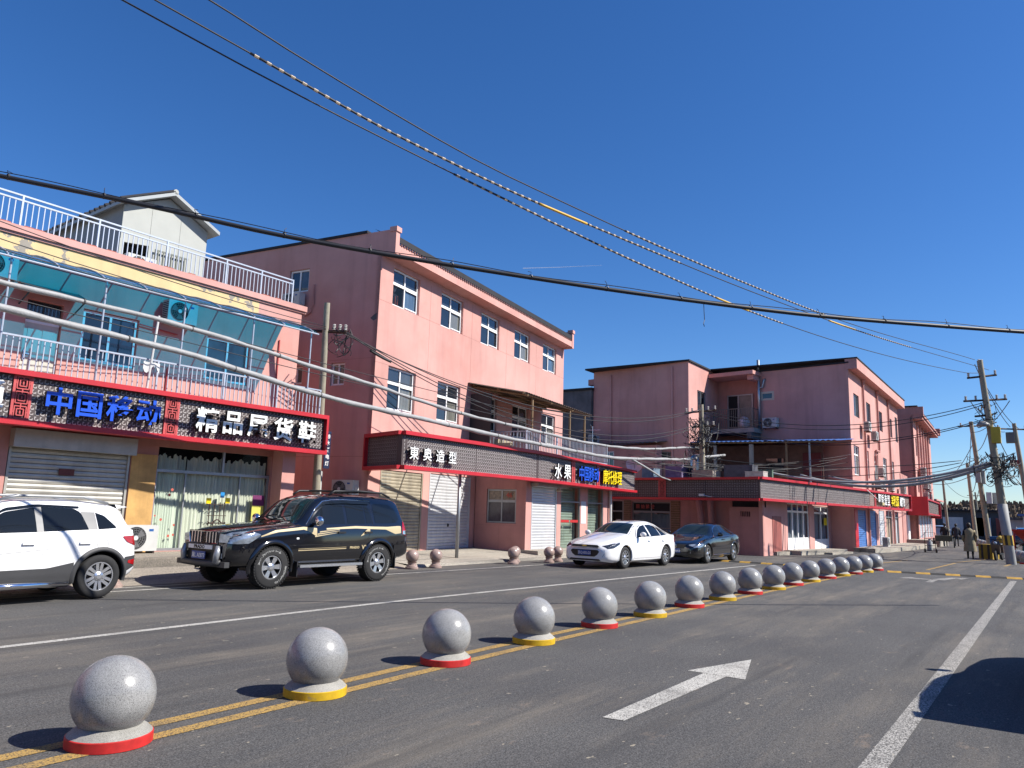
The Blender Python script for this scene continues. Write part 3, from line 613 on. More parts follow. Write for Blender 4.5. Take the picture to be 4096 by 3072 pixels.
bkm = [MB().box(0, w, 0, .10, 0, .05).mesh('brick', M('red_brick', (.42, .13, .09), .9, var=.3, vscale=7)) for w in (.20, .22, .235)]; u = 4.0
while u < 14.3:
    z = 7.582; j = random.randrange(3)
    for k in range(random.choice((1, 1, 2, 2, 2))): link('brick', bkm[j], A, rel(A, FA) @ Matrix.Translation((u + random.uniform(-.012, .012), UW + .12, z)) @ Matrix.Rotation(random.uniform(-.03, .03), 4, 'Z')); z += .052
    u += (.20, .22, .235)[j] + random.choice((.01, .02, .02, .18))
part('wall_pipe', MB().tube([(10.6, UW - .03, 4.02), (10.6, UW - .03, 5.0)], .02).tube([(9.7, UW - .05, 5.97), (10.75, UW - .05, 5.9)], .018).tube([(13.9, UW - .03, 4.0), (13.9, UW - .03, 6.4)], .02), REDL, A, mat=rel(A, FA))
railing(A, FA, 3.2, 14.40, .16, 4.10, 4.86, RAILM, .118, (1.0, 0.0), [3.2, 5.1, 9.6, 11.35, 12.95, 14.40])
railing(A, FA, 3.2, 14.36, 1.78, 7.66, 8.38, RAILM, .122, (1.0, .84, 0.0), [3.2, 4.95, 6.9, 8.6, 10.35, 12.1, 13.25, 14.36])
# teal awning on posts
aw = thing('awning', 'translucent teal plastic awning on thin posts along the left house balcony', 'awning', (4, 17.0, 4.05))
prof = [(1.56, 6.98), (1.2, 6.90), (.8, 6.78), (.45, 6.66), (.15, 6.53), (.02, 6.45), (-.03, 6.40)]
sb = MB(); sb.grid([[(u, v, z) for v, z in prof] for u in [3.2 + k * .5425 for k in range(21)]]); part('sheet', sb, TEAL, aw, True, mat=rel(aw, FA))
ab = MB()
for u in [3.3 + k * .96 for k in range(12)]: ab.tube([(u, v, z + .015) for v, z in prof], .018, 6)
ab.tube([(3.2, -.02, 6.41), (14.05, -.02, 6.41)], .022); ab.tube([(3.2, .45, 6.63), (14.05, .45, 6.63)], .015); ab.tube([(3.2, 1.5, 6.94), (14.05, 1.5, 6.94)], .02); part('awning_frame', ab, RAILM, aw, mat=rel(aw, FA))
for u in (4.4, 6.29, 8.2, 10.09, 12.02, 13.89): part('post', MB().tube([(u, .10, 4.0), (u, .10, 6.5)], .022, 8), RAILM, aw, mat=rel(aw, FA))
part('fallen_pipe', MB().tube([(9.35, .08, 4.1), (9.42, .02, 5.9)], .03, 8), WHITEM, aw, mat=rel(aw, FA))
ac('air conditioner hung under the teal awning above the left house balcony, between its windows', FA, 10.68, UW - .2, 6.17); ac('air conditioner under the teal awning at the left picture edge', FA, 6.42, UW - .2, 6.25)
ac('pink-stained air conditioner on the pavement between the white crossover and the black off-road car', FA, 9.72, GW - .35, .46, 0, 1.06)
cl = solo('washing', MB().grid([[(9.2 + .05 * k, .05 + .02 * math.sin(k), 4.78 - (.16 + .1 * math.sin(k * .9)) * j / 3) for j in range(4)] for k in range(9)]), M('white_cloth', (.7, .7, .68), .9), 'white cloth hanging over the left house balcony rail', 'cloth', smooth=True); cl.matrix_local = FA
# door hood and rooftop shed
hd = MB(); hd.box(7.0, 8.25, UW - .62, UW - .6, 6.07, 6.1); hd.tube([(7.0, UW - .6, 6.1), (7.0, UW, 6.35)], .02); hd.tube([(8.25, UW - .6, 6.1), (8.25, UW, 6.35)], .02); hd.tube([(8.2, UW - .55, 6.08), (8.2, UW, 5.85)], .018); hd.tube([(7.05, UW - .55, 6.08), (7.05, UW, 5.85)], .018); hd.quad((7.0, UW - .62, 6.1), (8.25, UW - .62, 6.1), (8.25, UW, 6.36), (7.0, UW, 6.36))
part('door_hood', hd, M('dark_green_sheet', (.03, .09, .1), .4), A, mat=rel(A, FA))
SHW = M('grey_white_panel', (.46, .475, .44), .6, var=.06); SHG = M('grey_panel_shaded', (.30, .31, .32), .7, var=.1)  # side panels darker, their shade is put into the colour
sh = thing('rooftop_shed', 'grey panel shed with gable roof standing on the left house rooftop', 'shed', (10.5, 20.3, 7.55)); ms = rel(sh, FA); V0 = 3.6
for a, b, z in ((9.95, 10.75, 9.68), (10.75, 11.62, 9.68), (11.62, 12.48, 9.68)):
    za = 9.68 + (1 - abs(a - 11.22) / 1.27) * .62; zb = 9.68 + (1 - abs(b - 11.22) / 1.27) * .62; op = a < 10
    pts = [(a + .004, 8.62 if op else 7.55), (b - .004, 8.72 if op else 7.55), (b - .004, zb)] + ([(11.22, 10.3)] if a < 11.22 < b else []) + [(a + .004, za)]
    part('wall_panel', MB().vprism(pts, V0, V0 + .05), SHW, sh, mat=ms)
part('side_wall', MB().box(9.95, 10.0, V0 + .06, V0 + 9, 7.55, 9.7), SHG, sh, mat=ms); part('right_wall', MB().box(12.43, 12.48, V0 + .06, V0 + 9, 7.55, 9.7), SHG, sh, mat=ms); part('corner_post', MB().box(9.94, 10.06, V0 - .012, V0 + .05, 7.55, 8.7), SHW, sh, mat=ms)
rf = MB()
for a, b, za, zb in ((9.74, 11.22, 9.60, 10.34), (11.22, 12.70, 10.34, 9.60)): rf.add([(a, V0 - .3, za), (b, V0 - .3, zb), (b, V0 + 9.3, zb), (a, V0 + 9.3, za), (a, V0 - .3, za + .1), (b, V0 - .3, zb + .1), (b, V0 + 9.3, zb + .1), (a, V0 + 9.3, za + .1)], [(0, 3, 2, 1), (4, 5, 6, 7), (0, 1, 5, 4), (1, 2, 6, 5), (2, 3, 7, 6), (3, 0, 4, 7)])
ro = part('roof', rf, M('shed_roof_grey', (.40, .43, .44), .5, var=.1), sh, mat=ms); rbm = MB().tube([(9.72, V0 - .25, 9.72), (11.2, V0 - .25, 10.46)], .06, 5).mesh('roof_rib', ROOFD)
for k in range(32): link('roof_rib', rbm, ro, Matrix.Translation((0, k * .3, 0)))
part('ridge_cap', MB().tube([(11.22, V0 - .3, 10.45), (11.22, V0 + 9.2, 10.45)], .08, 8), SHW, ro)
gt = MB(); gt.box(10.9, 11.9, V0 - .10, V0 - .07, 8.62, 8.66)
for k in range(13): gt.box(10.9 + k * .08, 10.93 + k * .08, V0 - .1, V0 - .07, 7.6, 8.62)
part('gate', gt, M('dark_gate', (.16, .17, .15), .5, .4), sh, mat=ms); part('dark_opening', MB().box(10.02, 10.74, V0 + .3, V0 + .32, 7.55, 8.7), DARK, sh, mat=ms)
ac('air conditioner behind the rooftop railing inside the shed opening', FA, 10.5, V0 - .1, 7.75)
# signboard of building A
sg = thing('shop_signboard', 'long red-framed lattice signboard with blue and white Chinese characters on the left house', 'signboard', (4, 16.95, 3.05)); mt = rel(sg, FA)
sign(sg, FA, 3.2, 14.55, 3.03, 4.14, [(6.59, 6.95), (9.79, 10.14)], panels=(8.4, 11.6, 12.6))
letters(sg, FA, '中国移动', (7.42, 8.03, 8.68, 9.33), 3.585, .60, -.14, .05, [BLUEP, BLACKL], .013)
letters(sg, FA, '精品尾货鞋', (10.80, 11.49, 12.22, 13.0, 13.78), 3.585, .62, -.14, .05, [WHITEP, BLACKL], .013)
letters(sg, FA, '通', (6.12,), 3.585, .6, -.14, .05, [WHITEP, BLACKL], .013)
# ================================================================ building B: three-storey pink block
B0 = (16.6, 16.87); BA = math.atan(.14); BL = 15.0
FB = FR(B0, (B0[0] + 1, B0[1] + .14)); BB = thing('three_storey_block', 'tall three-storey pink building with dark tiled eave and red signboard in the middle left', 'building', (B0[0], B0[1], .24), BA)
mB = rel(BB, FB)
w3 = [(.70 + 2.955 * k, 2.25 + 2.955 * k, 8.15, 9.42) for k in range(5)]
w2 = [(.70 + 2.955 * k, 2.27 + 2.955 * k, 4.72, 6.13) for k in range(5)]
gs = [(.60, 3.02, .24, 2.80), (3.42, 6.30, .24, 2.84)]
wall(BB, FB, 0, BL, .2, 9.6, w3 + w2 + gs, PINK, .17)
def groove(mb, u0, u1, z, w=.008): mb.box(u0, u1, -.003, .0, z - w / 2, z + w / 2)
gr = MB(); [groove(gr, a, b, 8.15) for a, b in ((0, .7), *[(2.25 + 2.955 * k, 3.655 + 2.955 * k) for k in range(4)], (14.07, 15))]
[groove(gr, a, b, 6.13) for a, b in ((0, .7), (2.27, 3.65), (5.23, 6.6), (8.2, 9.5), (11.1, 12.4))]
for k in range(4): gr.box(2.95 + 2.955 * k - .004, 2.95 + 2.955 * k + .004, -.003, 0, 6.4 if k % 2 else 6.13, 9.42)
part('render_joint', gr, M('dark_joint_pink', (.42, .20, .17), .9), BB, mat=mB)  # joints drawn as thin strips of darker pink
for k, (a, b, c, d) in enumerate(w3):
    pn = [[GLASSW, GLASSD, GLASSC, GLASSD], [GLASSD, GLASSD, GLASSC, GLASSD], [GLASSD, GLASSD, GLASSD, GLASSD], [GLASSD, GLASSD, GLASSC, GLASSD], [GLASSD, GLASSD, GLASSC, GLASSC]][k]
    window(BB, FB, a + .01, b - .01, c + .01, d - .01, .09, 2, .48, panes=pn, sash=True)
for k, (a, b, c, d) in enumerate(w2):
    window(BB, FB, a + .01, b - .01, c + .01, d - .01, .09, 2, .50, panes=[GLASSD, GLASSD, [GLASSC, GLASSC, GLASSD, GLASSC, GLASSC][k], GLASSD], sash=True)
# room box behind the first window for the mannequin
part('room', MB().quad((.6, .9, 8.0), (2.4, .9, 8.0), (2.4, .9, 9.6), (.6, .9, 9.6)).quad((.6, .2, 8.0), (.6, .9, 8.0), (.6, .9, 9.6), (.6, .2, 9.6)).quad((.6, .2, 8.1), (2.4, .2, 8.1), (2.4, .9, 8.1), (.6, .9, 8.1)), M('dim_room', (.10, .11, .14), .9, var=.2), BB, mat=mB)
# eave, gable parapets, roof
part('eave', MB().add([(u, v, z) for u in (.20, BL - .20) for v, z in ((0, 9.60), (-.5, 9.66), (-.5, 9.93), (-.42, 9.94), (-.42, 10.02), (0, 10.02))], [(0, 1, 7, 6), (1, 2, 8, 7), (2, 3, 9, 8), (3, 4, 10, 9), (4, 5, 11, 10)]), PINK, BB, mat=mB)
rt = MB(); rt.add([(.20, -.44, 10.2), (BL - .20, -.44, 10.2), (BL - .20, .5, 10.62), (.20, .5, 10.62)], [(0, 1, 2, 3)]); rt.box(.20, BL - .20, -.49, -.44, 10.03, 10.22)
ro = part('roof_edge', rt, ROOFD, BB, mat=mB); tem = MB().lathe([(.045, -.02), (.045, .02)], 8, (.34, -.50, 9.96), 'y').mesh('eave_tile', M('brown_eave_tile', (.16, .07, .06), .8, var=.3))
for k in range(96): link('eave_tile', tem, ro, Matrix.Translation((k * .15, 0, 0)))
gp = MB(); gp.box(0, .20, -.52, 10, 9.6, 10.42).box(BL - .20, BL, -.52, 10, 9.6, 10.42); part('gable_parapet', gp, PINK, BB, mat=mB)
part('parapet_cap', MB().box(-.03, .24, -.56, -.28, 10.34, 10.50).box(BL - .24, BL + .03, -.56, -.28, 10.34, 10.50), PINK, BB, mat=mB)
part('roof_coping', MB().box(-.06, .3, .6, 10, 10.42, 10.50).box(BL - .3, BL + .06, .6, 10, 10.42, 10.50).box(.26, BL - .26, .5, 10, 10.4, 10.46), ROOFD, BB, mat=mB)
# left gable wall (faces the camera), with small windows
FG = FB @ Matrix.Rotation(R(-90), 4, 'Z') @ Matrix.Translation((-10, 0, 0))     # x runs from back to front corner
wall(BB, FG, 0, 9.998, .2, 9.6, [(10 - 3.85, 10 - 2.98, 8.72, 9.52), (10 - 1.76, 10 - 1.19, 5.43, 6.17), (10 - 3.28, 10 - 2.95, 5.55, 6.16)], PINK, .15, name='gable_wall', ends=False, top=False)
window(BB, FG, 10 - 3.84, 10 - 2.99, 8.73, 9.51, .06, 2); window(BB, FG, 10 - 1.75, 10 - 1.20, 5.44, 6.16, .06, 2, panes=[GLASSC]); window(BB, FG, 10 - 3.27, 10 - 2.96, 5.56, 6.15, .06, 1, panes=[GLASSC])
part('right_wall', MB().quad((BL, 0, .2), (BL, 10, .2), (BL, 10, 9.6), (BL, 0, 9.6)), PINK2, BB, mat=mB); part('render_line', MB().box(0, 10, -.003, 0, 3.15, 3.16).box(0, 10, -.003, 0, 6.25, 6.258), M('dark_joint_pink', (.42, .20, .17)), BB, mat=rel(BB, FG))
part('patch', MB().add([(10 - .18, -.003, 7.45), (10 - .05, -.003, 7.5), (10 - .06, -.003, 7.7), (10 - .15, -.003, 7.66), (10 - .3, -.003, 7.55)], [(0, 1, 2, 3, 4)]), CONCD, BB, mat=rel(BB, FG))
part('wall_pipe', MB().tube([(7.3, -.05, 8.9), (7.34, -.05, 8.2), (7.25, -.06, 7.95), (7.0, -.06, 7.85)], .025), PINK2, BB, mat=rel(BB, FG))
ac('air conditioner high on the shaded gable of the three-storey block beside the roof railing', FG, 10 - 3.35, -.25, 8.1, 0, .9)
ac('air conditioner low on the shaded gable behind the black off-road car roof', FG, 10 - .62, -.3, 1.86)
# ground floor shutters
shutter(BB, FB, .62, 3.0, .24, 2.80, .05, SHUTR); shutter(BB, FB, 3.44, 6.28, .24, 2.84, .05, SHUTW)
part('lock', MB().box(4.75, 4.83, -.0, .03, 1.02, 1.12), BLACKP, BB, mat=mB)
# mannequin in the top left window
mn = thing('mannequin', 'white-faced mannequin in dark clothes behind the top left window', 'mannequin', tuple((FB @ Vector((1.17, .33, 8.1)))), BA)
body = MB().lathe([(.16, 0), (.18, .2), (.22, .42), (.2, .52), (.08, .58), (.055, .62)], 20); body.v = [(x, y * .6, z) for x, y, z in body.v]; part('torso', body, M('dark_cloth', (.015, .016, .03), .9, var=.3), mn, True)
hd = MB().ball((0, 0, 0), .1, 14); hd.v = [((x * .82), (y * .95 - (.035 if y < -.06 and -.02 < z < .03 and abs(x) < .02 else 0)), z * 1.3 + .74) for x, y, z in hd.v]; part('head', hd, M('mannequin_white', (.7, .68, .64), .5), mn, True)
part('scarf', MB().grid([[(.07 + .02 * math.sin(k), -.125 - .012 * (k % 2), .5 - k * .06), (.12, -.115, .5 - k * .06)] for k in range(7)]).grid([[(-.06, -.13, .45 - k * .06), (-.03, -.132, .45 - k * .06)] for k in range(6)]), M('red_scarf', (.5, .09, .05), .9), mn)
# ---------------- single-storey shop extension in front, with terrace
EX = thing('shop_extension', 'single-storey shop annex with glass doors under the red signboard of the three-storey block', 'building', (23.4, 15.6, .24))
FE = FR((23.4, 15.6), (30.1, 15.6)); mE = rel(EX, FE); FW = FR((23.15, 17.75), (23.4, 15.6)); LW = math.hypot(.25, 2.15)
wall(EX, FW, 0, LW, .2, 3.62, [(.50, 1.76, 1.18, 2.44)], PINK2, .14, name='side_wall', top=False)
window(EX, FW, .51, 1.75, 1.19, 2.43, .05, 2, .42, GREYM, panes=[M('dusty_pane', (.10, .08, .09), .15, var=.4, vscale=5), M('papered_pane', (.34, .27, .19), .3, var=.6, vscale=9)])
part('joint', MB().box(0, LW, -.003, 0, 1.10, 1.108).box(1.05, 1.056, -.003, 0, .2, 1.1).box(1.05, 1.056, -.003, 0, 2.5, 3.0), M('dark_joint_pink', (.42, .20, .17)), EX, mat=rel(EX, FW))
letters(EX, FW, ['46'], (1.44,), 2.22, .26, .04, .002, [M('red_sticker', (.55, .12, .08), .6)], .006, name='number_sticker')
wall(EX, FE, 0, 6.67, .2, 3.6, [(.37, 2.18, .25, 2.66), (2.48, 4.02, .25, 2.68), (4.64, 6.02, .25, 2.68)], PINK, .16)
part('terrace_roof', MB().box(-.3, 6.67, -.05, 2.2, 3.45, 3.62), CONC, EX, mat=mE); part('end_wall', MB().quad((6.67, 0, .2), (6.67, 2.5, .2), (6.67, 2.5, 3.6), (6.67, 0, 3.6)), PINK2, EX, mat=mE)
shutter(EX, FE, .39, 2.16, .25, 2.66, .05, SHUTW, box=.1); part('shutter_hood', MB().box(.3, 2.5, -.32, .0, 2.58, 2.70), CONC, EX, mat=mE)
for a, b in ((2.48, 4.02), (4.64, 6.02)):
    f = MB(); m = (a + b) / 2; f.box(a, a + .04, .02, .07, .25, 2.68); f.box(b - .04, b, .02, .07, .25, 2.68); f.box(a + .04, b - .04, .02, .07, 2.05, 2.10); f.box(a + .04, b - .04, .02, .07, 2.64, 2.68)
    d = part('glass_door', f, GREYM, EX, mat=mE)
    for x0, x1, z0, z1 in ((a + .04, m - .005, .27, 2.05), (m + .005, b - .04, .27, 2.05), (a + .04, m, 2.10, 2.64), (m, b - .04, 2.10, 2.64)): part('pane', MB().quad((x0, .045, z0), (x1, .045, z0), (x1, .045, z1), (x0, .045, z1)), GLASST, d)
    part('handle', MB().tube([(m - .07, -.03, .85), (m - .07, -.03, 1.25)], .014).tube([(m + .07, -.03, .85), (m + .07, -.03, 1.25)], .014), BLACKP, d)
    shutter(EX, FE, a, b, .25, 2.66, .30, SHUT)
part('door_sticker', MB().box(2.55, 3.18, .030, .036, 1.26, 1.36).box(3.28, 3.9, .030, .036, 1.26, 1.36), M('red_strip', (.55, .03, .03), .5), EX, mat=mE)
part('white_notice', MB().box(4.08, 4.48, -.012, .0, 1.22, 2.12), M('notice_white', (.75, .76, .78), .7), EX, mat=mE)
part('drain_pipe', MB().tube([(6.5, -.1, .25), (6.5, -.1, 2.75)], .06, 10), WHITEM, EX, mat=mE)
railing(EX, FE, -.1, 6.3, .0, 3.80, 4.60, RAILM, .112, (1, 0), [-.1, 2.1, 4.3, 6.3]); railing(EX, FW, .1, LW - .05, .06, 3.80, 4.60, RAILM, .14, (1, 0))
pdl = solo('pendant_lamp', MB().lathe([(.13, 0), (.12, .03), (.04, .06), (.02, .14)], 18).tube([(0, 0, .14), (0, .06, .2)], .01), M('cream_enamel', (.7, .6, .35), .4), 'small cream pendant lamp under the red signboard above the white shutter', 'lamp', smooth=True); pdl.location = FE @ Vector((1.75, -.36, 2.44))
# tin canopy on the terrace
cp = thing('tin_canopy', 'rusty corrugated tin canopy on posts over the upstairs terrace of the middle building', 'canopy', (24.0, 16.6, 3.62)); mc = rel(cp, FB)
c = MB(); n = 64; rows = []
for k in range(n + 1): u = 5.75 + 6.9 * k / n; dz = .02 * (1 if k % 2 else -1); rows.append([(u, .02, 6.42 + dz), (u + .12, -1.15, 6.2 + dz), (u + .25, -2.35, 5.98 + dz)])
c.grid(rows); part('roof_sheet', c, [M('rusty_tin', (.16, .12, .10), .8, .2, var=.4, vscale=3)], cp, mat=mc)
bm = MB(); [bm.tube([(5.95, -y, 6.36 - .18 * y), (12.7, -y, 6.36 - .18 * y)], .045) for y in (.15, 1.2, 2.25)]; [bm.tube([(x, 0, 6.3), (x + .2, -2.3, 5.9)], .04) for x in (6.1, 8.3, 10.5, 12.4)]; part('rafter', bm, WOOD, cp, mat=mc)
for u, v in ((7.0, -2.15), (10.6, -2.2), (12.3, -2.2)): part('post', MB().tube([(u, v, 3.6), (u, v, 5.95)], .05, 8), WOOD, cp, mat=mc)
part('screen', MB().box(6.0, 6.06, -.9, -.02, 3.65, 6.0), M('dark_screen', (.05, .045, .045), .9), cp, mat=mc); part('tarp', MB().box(7.1, 8.0, -1.9, -1.85, 3.7, 4.5), BLACKP, cp, mat=mc)
sf = solo('sofa', MB().box(6.4, 7.6, -1.6, -.9, 3.64, 4.0).box(6.4, 7.6, -1.05, -.88, 4.0, 4.3).box(6.35, 6.5, -1.6, -.9, 3.64, 4.15), M('beige_sofa', (.45, .38, .27), .9, var=.2), 'old beige seat on the terrace under the tin canopy', 'sofa'); sf.matrix_local = FB
an = solo('television_antenna', MB().tube([(30.2, 16.6, 3.5), (30.2, 16.6, 5.55)], .02).tube([(29.3, 16.2, 5.5), (30.9, 17.0, 5.55)], .014).tube([(29.4, 16.9, 5.3), (30.0, 16.1, 5.35)], .01), ALLOY, 'thin metal antenna mast above the end of the white terrace railing', 'antenna')
# signboard B: front in two runs plus the shaded left return
sb_ = thing('red_lattice_signboard', 'red-framed dark lattice signboard with white, blue and yellow characters on the middle building', 'signboard', (16.0, 15.0, 2.7))
F1 = FR((16.02, 15.0), (23.2, 15.0)); F2 = FR((23.2, 15.0), (31.3, 15.0)); F3 = FR((16.55, 16.95), (16.02, 15.0))
sign(sb_, F1, 0, 7.18, 2.72, 3.82, endl=False, endr=False, panels=(1.9, 3.5, 5.2), depth=.2); sign(sb_, F2, 0, 8.05, 2.72, 3.82, [(2.42, 2.66), (4.44, 4.68)], lo=(2.72, 2.62), hi=(3.82, 3.60), endl=False, endr=False, depth=.5)
sign(sb_, F3, .0, 2.0, 2.72, 3.82, endl=True, endr=False, depth=.2, inlay=M('shaded_inlay', (.30, .28, .28), .8, var=.2))  # inlay colour darkened to paint in the shade of this return
for u in (.8, 2.9, 5.0, 6.9): part('sign_bracket', MB().tube([(u, .2, 3.6), (u + .05, 1.95 + .14 * u, 3.6)], .03, 4), RUSTM, sb_, mat=rel(sb_, F1))
part('red_frame_cap', MB().box(7.18, 7.2, -.135, .3, 3.70, 3.825), REDP, sb_, mat=rel(sb_, F1))
letters(sb_, F1, '東奥造型', (.36, .95, 1.53, 2.12), 3.20, .40, -.12, .04, [WHITEP, BLACKL], .004)
letters(sb_, F2, '水果', (1.2, 1.88), 3.17, .60, -.12, .04, [WHITEP, BLACKL], .006, .9)
letters(sb_, F2, '中国移动', (2.96, 3.37, 3.78, 4.2), 3.18, .62, -.12, .05, [BLUEP, BLACKL], .007, .72)
letters(sb_, F2, '摩托修理', (4.96, 5.38, 5.80, 6.24), 3.16, .62, -.12, .05, [YELP, BLACKL], .007, .72)
st = solo('steel_post', MB().tube([(0, 0, 0), (0, 0, 2.72)], .055, 10), GREYM, 'bare steel post holding up the red signboard before the white shutter', 'post', loc=(19.1, 15.3, .12), smooth=True)
# ================================================================ building C/D: corner blocks beyond the alley
c0 = (46.6, 8.8); CS = Vector((.12, .993, 0)); FC = FR(c0, (c0[0] + 1, c0[1]))
cb = (c0[0] + CS.x * 8.4, c0[1] + CS.y * 8.4); FCS = FR(cb, c0)                     # side wall, x from back to corner (8.4)
CB = thing('corner_block', 'pink block with drain pipes, rows of narrow windows and blue shutters right of centre', 'building', (c0[0], c0[1], 0)); mC = rel(CB, FC); mCS = rel(CB, FCS); U = lambda u: 8.4 - u
up = [(1.25, 2.85, 7.82, 9.19), (5.2, 6.6, 7.82, 9.19), (9.2, 11.0, 7.82, 9.19), (13.7, 15.1, 7.82, 9.19), (16.6, 17.7, 7.7, 9.6)]
lw = [(.68, 2.25, 4.33, 6.05), (4.1, 5.3, 4.33, 6.05), (7.25, 8.6, 4.33, 6.05), (10.45, 11.95, 4.33, 6.05), (13.9, 15.1, 4.33, 6.05)]
gf = [(.88, 3.38, .14, 2.34), (4.15, 6.7, .14, 2.36), (7.75, 9.85, .14, 2.42), (10.5, 12.9, .14, 2.45), (13.3, 15.9, .14, 2.45)]
wall(CB, FC, 0, 18.0, -.05, 10.4, up + lw + gf, PINK, .16)
for a, b, c, d in up: window(CB, FC, a + .01, b - .01, c + .01, d - .01, .07, 2, mat=GREYM, panes=[M('sky_glass', (.10, .16, .24), .03, spec=1.0), GLASSD])
for a, b, c, d in lw: window(CB, FC, a + .01, b - .01, c + .01, d - .01, .07, 2, .5, panes=[GLASSC, GLASSD])
shutter(CB, FC, .9, 3.36, .14, 2.34, .05, SHUTB); shutter(CB, FC, 4.17, 6.68, .14, 2.36, .05, SHUTB); shutter(CB, FC, 7.77, 9.83, .14, 2.42, .05, SHUTW)
for a, b, m in ((10.5, 12.9, M('beige_curtain', (.46, .36, .27), .9, var=.25, vscale=3, stretch=(5, 5, .3))), (13.3, 15.9, CURTW)):
    d = part('shop_door', MB().box(a, a + .06, .02, .08, .14, 2.45).box(b - .06, b, .02, .08, .14, 2.45).box((a + b) / 2 - .04, (a + b) / 2 + .04, .02, .08, .14, 2.45).box(a + .06, b - .06, .021, .079, 2.0, 2.06), GREYM, CB, mat=mC)
    part('curtain', curtain(a + .05, b - .05, .14, .16, 2.05, 30, .03), m, d, True); part('transom_pane', MB().quad((a, .05, 2.06), (b, .05, 2.06), (b, .05, 2.45), (a, .05, 2.45)), GLASSD, d)
part('red_pillar', MB().box(.02, .86, -.03, .0, .0, 2.36), REDP, CB, mat=mC)
part('eave', MB().box(-.02, 18.3, -.5, .15, 10.40, 11.0), PINK, CB, mat=mC); part('roof', MB().box(-.06, 18.34, -.54, 9, 11.0, 11.07), ROOFD, CB, mat=mC)
for u in (3.9, 8.75, 13.2): part('drain_pipe', MB().tube([(u, -.09, .2 if u != 8.75 else 6.3), (u, -.09, 10.3)], .065, 8).lathe([(.07, 0), (.15, .1), (.15, .22)], 10, (u, -.1, 10.2)), PINK2, CB, mat=mC)
part('pipe_elbow', MB().tube([(8.75, -.09, 6.3), (7.4, -.1, 6.25), (7.2, -.1, 5.9), (7.2, -.1, 5.3)], .07, 8), PINK2, CB, mat=mC)
# shaded side wall with small window, flue, balcony recess
wall(CB, FCS, 2.9, 8.4, -.05, 10.75, [(U(5.28), U(4.44), 8.92, 9.47)], PINK, .15, name='side_wall', ends=False, top=False)
window(CB, FCS, U(5.28), U(4.44), 8.92, 9.47, -.02, 1, fw=.12, mat=M('cream_frame', (.62, .58, .48), .5))
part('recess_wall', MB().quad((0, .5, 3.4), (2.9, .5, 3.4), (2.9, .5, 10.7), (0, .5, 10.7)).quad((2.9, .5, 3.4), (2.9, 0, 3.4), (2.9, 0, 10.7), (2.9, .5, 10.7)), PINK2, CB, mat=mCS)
dr = part('balcony_door', MB().box(.66, 2.4, .42, .49, 7.2, 7.28).box(.66, .74, .42, .49, 7.28, 9.5).box(2.32, 2.4, .42, .49, 7.28, 9.5).box(1.38, 1.46, .42, .49, 7.28, 9.5).box(.74, 2.32, .421, .489, 9.42, 9.5), GREYM, CB, mat=mCS)
part('pane', MB().quad((.74, .46, 7.28), (1.4, .46, 7.28), (1.4, .46, 9.42), (.74, .46, 9.42)), DARK, dr); part('pane', MB().quad((1.46, .46, 7.28), (2.32, .46, 7.28), (2.32, .46, 9.42), (1.46, .46, 9.42)), M('dull_pane', (.25, .22, .2), .3, var=.3), dr)
part('balcony_slab', MB().box(0.3, 3.15, -1.2, .48, 6.85, 7.12), CONC, CB, mat=mCS); part('bracket', MB().box(2.75, 3.05, -1.35, .0, 6.45, 6.85), CONCD, CB, mat=mCS)
RB = M('dark_rail', (.20, .21, .19), .5, .3); railing(CB, FCS, .45, 3.0, -1.1, 7.2, 8.36, RB, .13); railing(CB, FCS @ Matrix.Translation((3.0, -1.1, 0)) @ Matrix.Rotation(R(90), 4, 'Z'), 0, 1.1, 0, 7.2, 8.36, RB, .13)
part('recess_roof', MB().box(-.1, 3.2, -1.3, .5, 10.45, 10.68).box(2.7, 3.1, -1.0, 0, 10.15, 10.45), PINK, CB, mat=mCS); part('side_coping', MB().box(-.1, 8.45, -.06, .3, 10.75, 10.84), ROOFD, CB, mat=mCS)
cv = solo('covered_bundle', MB().ball((0, 0, .3), .55, 10, sc=(.8, .6, .75)), M('white_sheet', (.62, .58, .62), .7, var=.2), 'white plastic-covered bundle on the small balcony between the pink blocks', 'bundle', smooth=True); cv.location = FCS @ Vector((2.3, -.7, 7.2))
fp = solo('flue_pipe', MB().tube([(3.05, -.14, 6.9), (3.05, -.14, 11.5)], .09, 10).tube([(3.05, -.14, 9.7), (3.28, -.12, 9.75), (3.36, -.1, 10.2), (3.42, .0, 10.25)], .07, 8), M('galvanised', (.42, .45, .48), .35, .8, var=.2), 'tall shiny metal flue pipe rising past the roof between the pink blocks', 'pipe', smooth=True); fp.matrix_local = FCS
ac('air conditioner on the big shaded side wall right of the tall flue pipe', FCS, U(4.6), -.25, 7.16, 0, 1.12)
for u, z, l in ((3.3, 7.1, 'upper air conditioner left of the pair between the narrow top windows of the corner block'), (5.6, 6.75, 'upper air conditioner right of the pair on the front of the corner block'), (7.5, 4.6, 'air conditioner below the pipe elbow on the lit front of the corner block'),
                (6.3, 3.78, 'air conditioner just above the far red signboard, left one'), (7.4, 3.8, 'air conditioner just above the far red signboard, next to the left one'), (11.0, 3.8, 'air conditioner just above the far red signboard, third from left'), (16.4, 3.8, 'air conditioner at the right end of the corner block above the signboard'),
                (5.3, .22, 'air conditioner standing on the step before the blue shutters')): ac(l, FC, u, -.35 if z > 1 else -.75, z)
